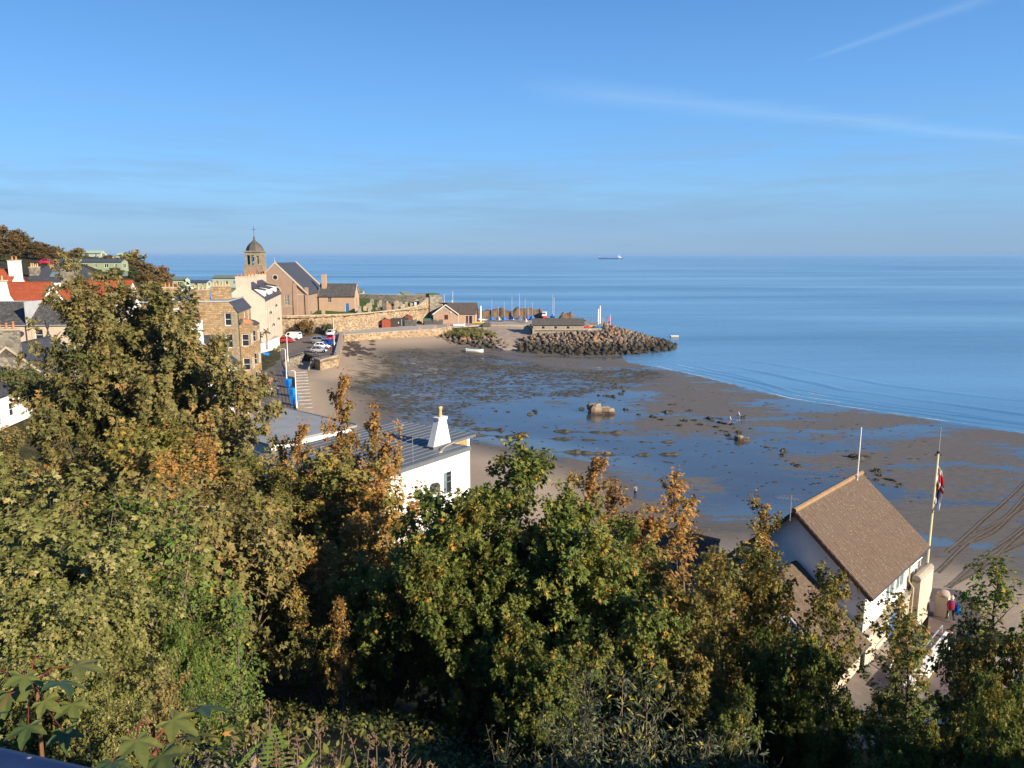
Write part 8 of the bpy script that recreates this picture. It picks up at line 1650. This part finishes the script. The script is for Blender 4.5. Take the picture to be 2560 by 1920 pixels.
# storm wrack along the top of the beach on the left
wr_ = MB(); rg = random.Random(78); cnt = 0
U1 = nr_.uniform(735, 935, 9000); V1 = nr_.uniform(850, 905, 9000); cn_ = vnoise(U1, V1 * 2.2, 26, 17) * .6 + vnoise(U1, V1 * 2.2, 9, 18) * .4
pw = [G(u, v, 2.2) for u, v, c in zip(U1, V1, cn_) if c > .55][:1100]; X1 = np.array([p.x for p in pw]); Y1 = np.array([p.y for p in pw]); ok = ~inside(X1, Y1, LAND); Z1_ = beach_z(X1, Y1)
for x, y, z in zip(X1[ok], Y1[ok], Z1_[ok]):
    s = rg.uniform(.12, .5); wr_.mesh([(x + vx * s * 2.2, y + vy_ * s, z - .02 + vz * s * .3) for vx, vy_, vz in base], bf)
tag(wr_.build('storm_wrack', plain('dark_wrack', (.05, .035, .028), .8, .3, 2)), 'dark bands of storm wrack on the upper left sand', 'seaweed', kind='stuff')
# tyre tracks pressed into the sand on the right
TRK = [((2345, 1432), (2420, 1360), (2500, 1310), (2620, 1230)), ((2370, 1380), (2450, 1310), (2530, 1240), (2640, 1130)), ((2372, 1470), (2450, 1400), (2520, 1350), (2660, 1240)), ((2395, 1365), (2480, 1335), (2560, 1262), (2660, 1180)), ((2385, 1460), (2470, 1410), (2560, 1330), (2700, 1230)), ((2420, 1420), (2500, 1385), (2580, 1350), (2700, 1310)), ((2440, 1330), (2520, 1290), (2600, 1200), (2700, 1120))]
TRM = plain('churned_sand', (.165, .135, .10), .9, .3, 3, .15, bump=.8, bscale=12)
for tr in TRK:
    pts = [Vector(bp_(*p)) for p in tr]; P = []
    for k in range(41):
        f = k / 40 * 3; i = min(2, int(f)); f -= i; p0, p1, p2_, p3 = pts[max(i - 1, 0)], pts[i], pts[i + 1], pts[min(i + 2, 3)]
        P.append(.5 * ((2 * p1) + (p2_ - p0) * f + (2 * p0 - 5 * p1 + 4 * p2_ - p3) * f * f + (3 * p1 - p0 - 3 * p2_ + p3) * f ** 3))
    P = [Vector(p) for p in dense([tuple(p) for p in P], .16)]; mb = MB(); n = len(P)
    for k in range(n - 1):
        d = (P[k + 1] - P[k]).normalized(); sd = Vector((-d.y, d.x, 0)); z0 = BZ(P[k].x, P[k].y)
        for sgn in (-1, 1):
            a = P[k] + sd * .04 * sgn; b = P[k] + sd * .19 * sgn - d * .10; c2 = P[k] + sd * .19 * sgn - d * .02; e = P[k] + sd * .04 * sgn + d * .08
            mb.hexa([(q.x, q.y, z0 - .03) for q in (a, b, c2, e)] + [(q.x, q.y, z0 + .055) for q in (a, b, c2, e)])
    mb.build('tyre_track', TRM, BEACH)
# ---------------------------------------------------------------- distant trees, hedges and shrubs
FT = [(50, 592, 214, 9, 'brown tree filling the gap on the hill, nearer the camera', L_FAR), (88, 612, 212, 9, 'brown tree just above the red car', L_FAR), (120, 622, 214, 9, 'russet tree behind the long caravan roof', L_FAR), (146, 628, 222, 9, 'russet tree right above the caravan roof', L_FAR), (5, 610, 205, 9, 'brown tree at the left edge below the hilltop', L_FAR), (240, 640, 262, 6, 'russet scrub between the skyline caravans', L_FAR), (300, 660, 232, 6, 'olive bush at the right end of the long caravan', L_FARG), (380, 690, 236, 5, 'brown scrub above the seaward caravan', L_FAR), (410, 690, 244, 4, 'low brown scrub beside the headland tip', L_FAR), (-10, 570, 218, 11, 'tall brown tree on the hill at the left picture edge', L_FAR), (28, 578, 222, 10, 'brown tree next to the hilltop edge tree', L_FAR), (70, 602, 226, 9, 'russet tree on the hill, third from the left edge', L_FAR), (105, 606, 230, 9, 'russet tree on the hill, fourth from the left edge', L_FAR), (135, 618, 232, 8, 'russet tree above the long caravans, fifth along', L_FAR), (162, 632, 236, 7, 'low russet tree where the wooded hill drops', L_FAR),
      (12, 640, 196, 9, 'dark green tree below the hill edge trees', L_FARG), (48, 655, 192, 8, 'olive tree left of the caravans', L_FARG), (30, 690, 180, 7, 'brown tree above the white pantiled gable', L_FAR), (195, 622, 244, 7, 'pale straw coloured round tree on the skyline', L_OLIVE), (309, 635, 250, 6, 'bright yellow shrub tree on the skyline by the caravan', L_MIX), (268, 640, 256, 6, 'russet bushes right of the skyline caravan', L_FAR), (340, 652, 246, 6, 'brown tree at the seaward end of the hill', L_FAR), (372, 662, 246, 6, 'brown tree at the very end of the headland', L_FAR), (395, 672, 250, 5, 'low brown scrub tree at the headland tip', L_FAR), (322, 668, 226, 6, 'dark green tree below the skyline yellow shrub', L_FARG), (285, 672, 214, 6, 'dark green tree at the end of the long caravan', L_FARG), (352, 690, 238, 5, 'wine red bush above the pale green caravan', L_FAR)]
for i, (u, v, Y, h, lb, mt) in enumerate(FT):
    top = D(u, v, Y); z = min(TZ(top.x, Y), top.z - 4); k = (top.z - z) / 9.4; add_tree('hill_tree', T_FAR, (top.x, Y, z), i * 1.3, (max(k, .6) * 1.35, max(k, .6) * 1.35, k), lb, 'tree', 'trees on the headland', mt)
FB = [(400, 726, 226, 3.0, 'brown scrub on the slope below the pale green caravan', L_FAR), (440, 735, 222, 2.6, 'olive scrub on the slope left of the lantern', L_FARG), (380, 735, 216, 3.0, 'brown scrub right of the big tree top', L_FAR), (420, 748, 208, 3.0, 'olive scrub beside the big tree top', L_FARG), (765, 826, 203.2, 3.2, 'round bare brown bush growing from the churchyard wall', L_FAR), (819, 818, 206.5, 1.8, 'small green bush on the churchyard wall above the cars', L_FARG), (686, 885, 168, 1.3, 'low yellow green hedge by the white wall, nearer end', L_SHRUB), (695, 878, 173, 1.2, 'low yellow green hedge by the white wall, middle', L_SHRUB), (705, 872, 178, 1.1, 'low yellow green hedge by the white wall, far end', L_SHRUB), (650, 1000, 113, 2.2, 'green garden bush at the foot of the sandstone house', L_SHRUB), (640, 1012, 110, 1.6, 'olive garden bush beside the garden gate', L_SHRUB), (655, 960, 124, 1.2, 'small hedge along the sandstone house', L_SHRUB), (625, 1010, 108, 1.5, 'garden bush right of the white cottage wing', L_FARG), (600, 1025, 104, 1.2, 'low garden bush before the white cottage', L_FARG)]
for i, (u, v, Y, h, lb, mt) in enumerate(FB):
    p = D(u, v, Y); add_tree('garden_bush', T_BUSH, (p.x, Y, p.z - (1.2 if Y > 200 else .3)), i, (h / 2.2, h / 2.2, h / 2.2), lb, 'bush', None, mt)
GR = [(1130, 838, 219.5), (1150, 832, 220.5), (1170, 830, 221), (1190, 832, 221), (1210, 836, 220.5), (1228, 842, 219.5), (1160, 840, 217), (1190, 842, 217.5)]
for i, (u, v, Y) in enumerate(GR): p = D(u, v, Y); add_tree('scrub_bush', T_BUSH, (p.x, Y, p.z - .6), i * 2.0, (1.0, 1.0, .75), 'low olive scrub bush on top of the boulder bank', 'bush', 'scrub on the boulder bank', L_SHRUB)
for i, (u, v, Y) in enumerate(((95, 955, 66), (60, 940, 84), (20, 935, 84))): p = D(u, v, Y); add_tree('climbing_bush', T_BUSH, (p.x, Y, p.z - 2), i, 1.0, ('dark ivy bush above the gable chimney', 'leafy bush beside the stone chimney', 'leafy bush at the left edge before the beige house')[i], 'bush', None, L_FARG)
# two palms in the terrace garden
for u, v, h, lb in ((652, 868, 3.4, 'shaggy small palm beside the taller one in the terrace garden'), (667, 862, 4.6, 'slim palm tree in front of the cream terrace')):
    p = D(u, v, 160); t = thing('palm_tree', lb, 'tree', (p.x, 160, 7.1)); hh = h * .8; MB().tube([(0, 0, -.3), (.1, 0, hh * .5), (0, 0, hh)], [.16, .12, .13], 7).build('trunk', BARK, t); mb = MB(); rg = random.Random(int(u))
    for k in range(26):
        a = rg.uniform(0, 6.3); el = rg.uniform(-.5, 1.1); ln = rg.uniform(.9, 1.4); d = Vector((math.cos(a) * math.cos(el), math.sin(a) * math.cos(el), math.sin(el))); sd = Vector((-math.sin(a), math.cos(a), 0)) * .16; b0 = Vector((0, 0, hh)); m1 = b0 + d * ln * .55; e = b0 + d * ln - Vector((0, 0, .35))
        mb.face([b0, m1 + sd, e, m1 - sd])
    c = mb.build('crown', plain('palm_green', (.06, .075, .02), .7, .3), t); c['kind'] = 'stuff'
# ---------------------------------------------------------------- near bank: rail, big leaves, dry stems, ferns
ra, rb_ = G(-10, 1903, 26.02), G(300, 1975, 26.02); dv = (rb_ - ra).normalized()
rlg = thing('handrail', 'blue painted tubular handrail with flaking white spots at the lower left corner', 'railing')
m, t, b = new_mat('flaking_blue_paint'); v = coords(t, 'World'); vo = t.nodes.new('ShaderNodeTexVoronoi'); vo.inputs['Scale'].default_value = 26; lk(t, v, vo.inputs['Vector'])
sp_c = t.nodes.new('ShaderNodeSeparateColor'); lk(t, vo.outputs['Color'], sp_c.inputs[0]); msk = mth(t, 'MULTIPLY', ramp(t, vo.outputs['Distance'], [(.16, 1.0), (.24, 0.0)]), mth(t, 'GREATER_THAN', sp_c.outputs[0], .62))
lk(t, mixc(t, msk, mixc(t, noise(t, v, 12, 5), (.006, .016, .055), (.015, .032, .09)), (.45, .45, .43)), b.inputs['Base Color']); b.inputs['Roughness'].default_value = .45; bumpn(t, b, msk, .5, .003)
MB().tube([ra - dv * 1.2, ra, rb_, rb_ + dv * 2.0], .025, 12).tube([ra - dv * 1.2 - Z_ * .35, rb_ + dv * 2 - Z_ * .35], .024, 10).build('rail', m, rlg, True)
for k in (-.9, 1.6): q = ra + dv * k; MB().tube([q - Z_ * .75, q - Z_ * .01], .028, 10).build('post', m, rlg, True)
def big_leaf(size, seed, mat):
    rg = random.Random(seed); out = []; tips = [(-118, .55), (-58, .86), (0, 1.0), (58, .86), (118, .55)]; n = 5
    ang = -150
    pts = [(-.04, -.03)]
    for i, (a, r) in enumerate(tips):
        w = 20
        for da, k in ((-w, .62), (-w * .55, .74), (-w * .3, .88), (0, 1.0), (w * .3, .88), (w * .55, .74), (w, .62)): th_ = R(a + da); rr = r * k * (1 + rg.uniform(-.04, .04)); pts.append((math.sin(th_) * rr, math.cos(th_) * rr))
        if i < 4: am = (a + tips[i + 1][0]) / 2; th_ = R(am); pts.append((math.sin(th_) * .42, math.cos(th_) * .42))
    pts.append((.04, -.03)); mb = MB(); vs = [(0, .02, 0)]
    for x, y in pts: r = math.hypot(x, y); fold = .10 * abs(math.sin(math.atan2(x, y) * 3.1)) * r; vs.append((x, y, -.20 * r * r + fold + rg.uniform(-.015, .015)))
    mid = [(x * .5, y * .5, -.05 * math.hypot(x, y) + .035 * abs(math.sin(math.atan2(x, y) * 3.1))) for x, y in pts]; k0 = len(vs); vs += mid; N = len(pts)
    fs = [(0, k0 + i, k0 + i + 1) for i in range(N - 1)] + [(k0 + i, 1 + i, 2 + i, k0 + i + 1) for i in range(N - 1)]
    mb.mesh([tuple(c * size for c in v) for v in vs], fs); return mb.data('leaf', mat, True)
m, t, b = new_mat('large_leaf'); v = coords(t); oi = t.nodes.new('ShaderNodeObjectInfo'); c = mixc(t, oi.outputs['Random'], (.045, .085, .022), (.145, .150, .030)); c = mixc(t, ramp(t, noise(t, v, 14, 5, .7), [(.5, 0.0), (.75, .6)]), c, (.24, .19, .035))
lk(t, c, b.inputs['Base Color']); b.inputs['Roughness'].default_value = .45; bumpn(t, b, noise(t, v, 30, 4), .5, .006)
tr = t.nodes.new('ShaderNodeBsdfTranslucent'); lk(t, c, tr.inputs[0]); mx = t.nodes.new('ShaderNodeMixShader'); mx.inputs[0].default_value = .25; lk(t, b.outputs[0], mx.inputs[1]); lk(t, tr.outputs[0], mx.inputs[2]); lk(t, mx.outputs[0], [n_ for n_ in t.nodes if n_.type == 'OUTPUT_MATERIAL'][0].inputs[0]); BIGL = m
BL = [big_leaf(.105, 60 + k, BIGL) for k in range(5)]; REDST = plain('red_leaf_stalk', (.22, .05, .03), .5, .15, 6)
def leafy_stem(base, tops, lb, seed):
    rg = random.Random(seed); t = thing('sycamore_sapling', lb, 'plant', base); bz = Vector(base); mb = MB(); ht_ = max((Vector(p) - bz).z for p in tops); mb.tube([(0, 0, -.5), (.015, .015, ht_ * .5), (0, 0, max((Vector(p) - bz).z for p in tops) - .06)], [.009, .007, .003], 6); mb.build('stem', plain('sapling_bark', (.16, .08, .035), .7, .2, 8), t)
    for k, p in enumerate(tops):
        q = Vector(p) - bz; r0 = Vector((0, 0, q.z - .08)); MB().tube([r0, r0.lerp(q, .5) + Vector((0, 0, .03)), q], [.003, .0025, .002], 5).build('leaf_stalk', REDST, t)
        d = Vector((q.x, q.y, 0)); d = d.normalized() if d.length > .02 else Vector((0, 1, 0)); rz = math.atan2(-d.x, d.y); put('leaf', BL[(k + seed) % 5], t, q, (R(rg.uniform(-30, 12)), R(rg.uniform(-25, 25)), rz + rg.uniform(-.5, .5)), rg.uniform(.75, 1.15))
b1 = G(110, 1830, 24.7)
leafy_stem(D(85, 1800, 2.6), [D(u, v, y) for u, v, y in ((90, 1640, 2.7), (190, 1665, 2.6), (60, 1690, 2.5), (150, 1705, 2.45), (110, 1752, 2.4), (20, 1735, 2.5), (180, 1760, 2.5), (70, 1815, 2.3), (160, 1830, 2.3), (-30, 1660, 2.7), (-20, 1790, 2.3))], 'young sycamore with large yellow green leaves above the blue handrail', 1)
leafy_stem(D(372, 1900, 2.2), [D(u, v, y) for u, v, y in ((430, 1800, 2.2), (500, 1770, 2.3), (340, 1850, 2.0), (280, 1905, 1.9), (400, 1890, 2.0), (470, 1840, 2.2))], 'young sycamore with red stalks right of the blue handrail', 3)
# dead flower stems and ferns along the bank
DRY = plain('dry_stem', (.17, .12, .075), .9, .25, 8); DRYH = plain('dry_seed_head', (.13, .085, .052), .95, .3, 20)
rg = random.Random(91)
for k in range(34):
    u = rg.uniform(600, 1140); v = rg.uniform(1800, 1925) + (max(0, u - 900) * .06); Y = rg.uniform(3.6, 5.6); p = D(u, v, Y); z = TZ(p.x, Y); h = max(.35, min(1.1, p.z - z + .1)); t = thing('dead_flower_stem', 'dry brown flower stem with seed head ' + ('left of the middle of the bank' if u < 780 else 'in the middle of the bank' if u < 960 else 'at the right end of the bank'), 'plant', (p.x, Y, z), rg.uniform(0, 6), ('dry stems on the left of the bank', 'dry stems in the middle of the bank', 'dry stems at the right of the bank')[int(u >= 780) + int(u >= 960)]); tip = Vector((rg.uniform(-.18, .18), rg.uniform(-.1, .1), h)); mb = MB(); mb.tube([(0, 0, -.1), tip * .5 + Vector((rg.uniform(-.04, .04), 0, 0)), tip], [.006, .005, .003], 4)
    for j in range(rg.randrange(1, 4)): f = rg.uniform(.45, .8); q = tip * f; mb.tube([q, q + Vector((rg.uniform(-.16, .16), rg.uniform(-.1, .1), rg.uniform(.08, .22)))], [.004, .002], 3)
    mb.build('stem', DRY, t); hd = MB()
    for j in range(7): q = tip + Vector((rg.uniform(-.02, .02), rg.uniform(-.02, .02), -rg.uniform(0, .10))); hd.tube([q, q + Vector((rg.uniform(-.035, .035), rg.uniform(-.035, .035), rg.uniform(.01, .05)))], [.009, .003], 4)
    hd.build('seed_head', DRYH, t)
FERN = plain('fern_green', (.085, .135, .025), .6, .3, 12)
for u, v, Y, lb in ((690, 1885, 2.9, 'yellow green fern frond at the bottom left of centre'), (520, 1880, 2.6, 'small fern beside the red stalked sapling')):
    p = D(u, v, Y); t = thing('fern', lb, 'plant', (p.x, Y, p.z - .25)); rg = random.Random(int(u))
    for fr in range(3):
        mb = MB(); a = rg.uniform(-.5, .5) + fr * 2.1; prev = Vector((0, 0, 0))
        for k in range(16):
            f = k / 15; q = Vector((math.sin(a) * .22 * f, math.cos(a) * .12 * f, .42 * f - .12 * f * f)); w = .075 * math.sin(math.pi * min(1, .12 + f * .9)) + .008; d = (q - prev) if k else Vector((0, 0, .03)); sd = Vector((math.cos(a), -math.sin(a), 0))
            for sg in (-1, 1): mb.face([q, q + sd * sg * w * .5 + Vector((0, 0, .012)), q + sd * sg * w + Vector((0, 0, .0)), q + sd * sg * w * .5 - Vector((0, 0, .008))])
            prev = q
        mb.build('frond', FERN, t)
# low herbs and litter covering the top of the bank
rg2 = np.random.default_rng(5); n = 26000
X = rg2.uniform(-8, 2.6, n); Y = 1.6 + rg2.uniform(0, 1, n) ** 1.3 * 8.5; Zg = land_z(X, Y); dens = vnoise(X, Y, .8, 33) * .7 + vnoise(X, Y, .3, 34) * .3; keep = dens > .40; X, Y, Zg = X[keep], Y[keep], Zg[keep]; n = len(X)
P = np.stack([X, Y, Zg + rg2.uniform(0, .26, n) * vnoise(X, Y, .6, 35)], -1); A = rg2.normal(size=(n, 3)); A[:, 2] = np.abs(A[:, 2]) * .7; Nn = rg2.normal(size=(n, 3)) + np.array([0, 0, 1.2])
hb = put('ground_cover', leaves_mesh('ground_cover', P, A, Nn, rg2.uniform(.025, .075, n), np.clip(vnoise(X, Y, 1.1, 36) + rg2.normal(0, .22, n), 0, 1), 'oval', L_SHRUB)); tag(hb, 'low mixed herbs and ivy covering the top of the bank', 'ground cover', kind='stuff')
n = 9000; X = rg2.uniform(-3.4, 3.0, n); Y = 2.2 + rg2.uniform(0, 1, n) * 5.5; Zg = land_z(X, Y); P = np.stack([X, Y, Zg + .02], -1); A = rg2.normal(size=(n, 3)) * np.array([1, 1, .35]); A[:, 2] += .25; Nn = rg2.normal(size=(n, 3))
m, t, b = new_mat('dead_grass'); lk(t, mixc(t, noise(t, coords(t, 'World'), 7, 4), (.09, .07, .05), (.27, .22, .16)), b.inputs['Base Color']); b.inputs['Roughness'].default_value = .9
gd = put('dead_grass', leaves_mesh('dead_grass', P, A, Nn, rg2.uniform(.06, .20, n), rg2.random(n), 'lance', m)); tag(gd, 'grey tangle of dead grass on the mound of the bank', 'grass', kind='stuff')
n = 26000; X = rg2.uniform(-9, 14, n); Y = 5 + rg2.uniform(0, 1, n) * 17; Zg = land_z(X, Y); kp = vnoise(X, Y, 1.2, 41) * .6 + vnoise(X, Y, .4, 42) * .4 > .42; X, Y, Zg = X[kp], Y[kp], Zg[kp]; n = len(X)
P = np.stack([X, Y, Zg + rg2.uniform(0, .35, n)], -1); A = rg2.normal(size=(n, 3)); Nn = rg2.normal(size=(n, 3)) * .6 + np.array([0, 0, 1.0])
iv = put('ivy_cover', leaves_mesh('ivy_cover', P, A, Nn, rg2.uniform(.06, .14, n), np.clip(vnoise(X, Y, 1.1, 46) * .7 + rg2.normal(0, .2, n), 0, 1), 'oval', L_MIX)); tag(iv, 'ivy and fallen leaves under the trees on the shaded slope', 'ground cover', kind='stuff')
# ---------------------------------------------------------------- sea haze
hz_ = MB().box(-39000, -39000, -4.0, 39000, 39500, 40.0)
m = bpy.data.materials.new('sea_haze'); m.use_nodes = True; t = m.node_tree; t.nodes.clear()
pv = t.nodes.new('ShaderNodeVolumePrincipled'); pv.inputs['Color'].default_value = (0.30, 0.47, 0.70, 1); pv.inputs['Density'].default_value = 0.000075; pv.inputs['Anisotropy'].default_value = 0.0
o = t.nodes.new('ShaderNodeOutputMaterial'); lk(t, pv.outputs[0], o.inputs['Volume'])
tag(hz_.build('haze', m), 'thin blue sea haze fading the far water into the sky', 'haze', kind='stuff')
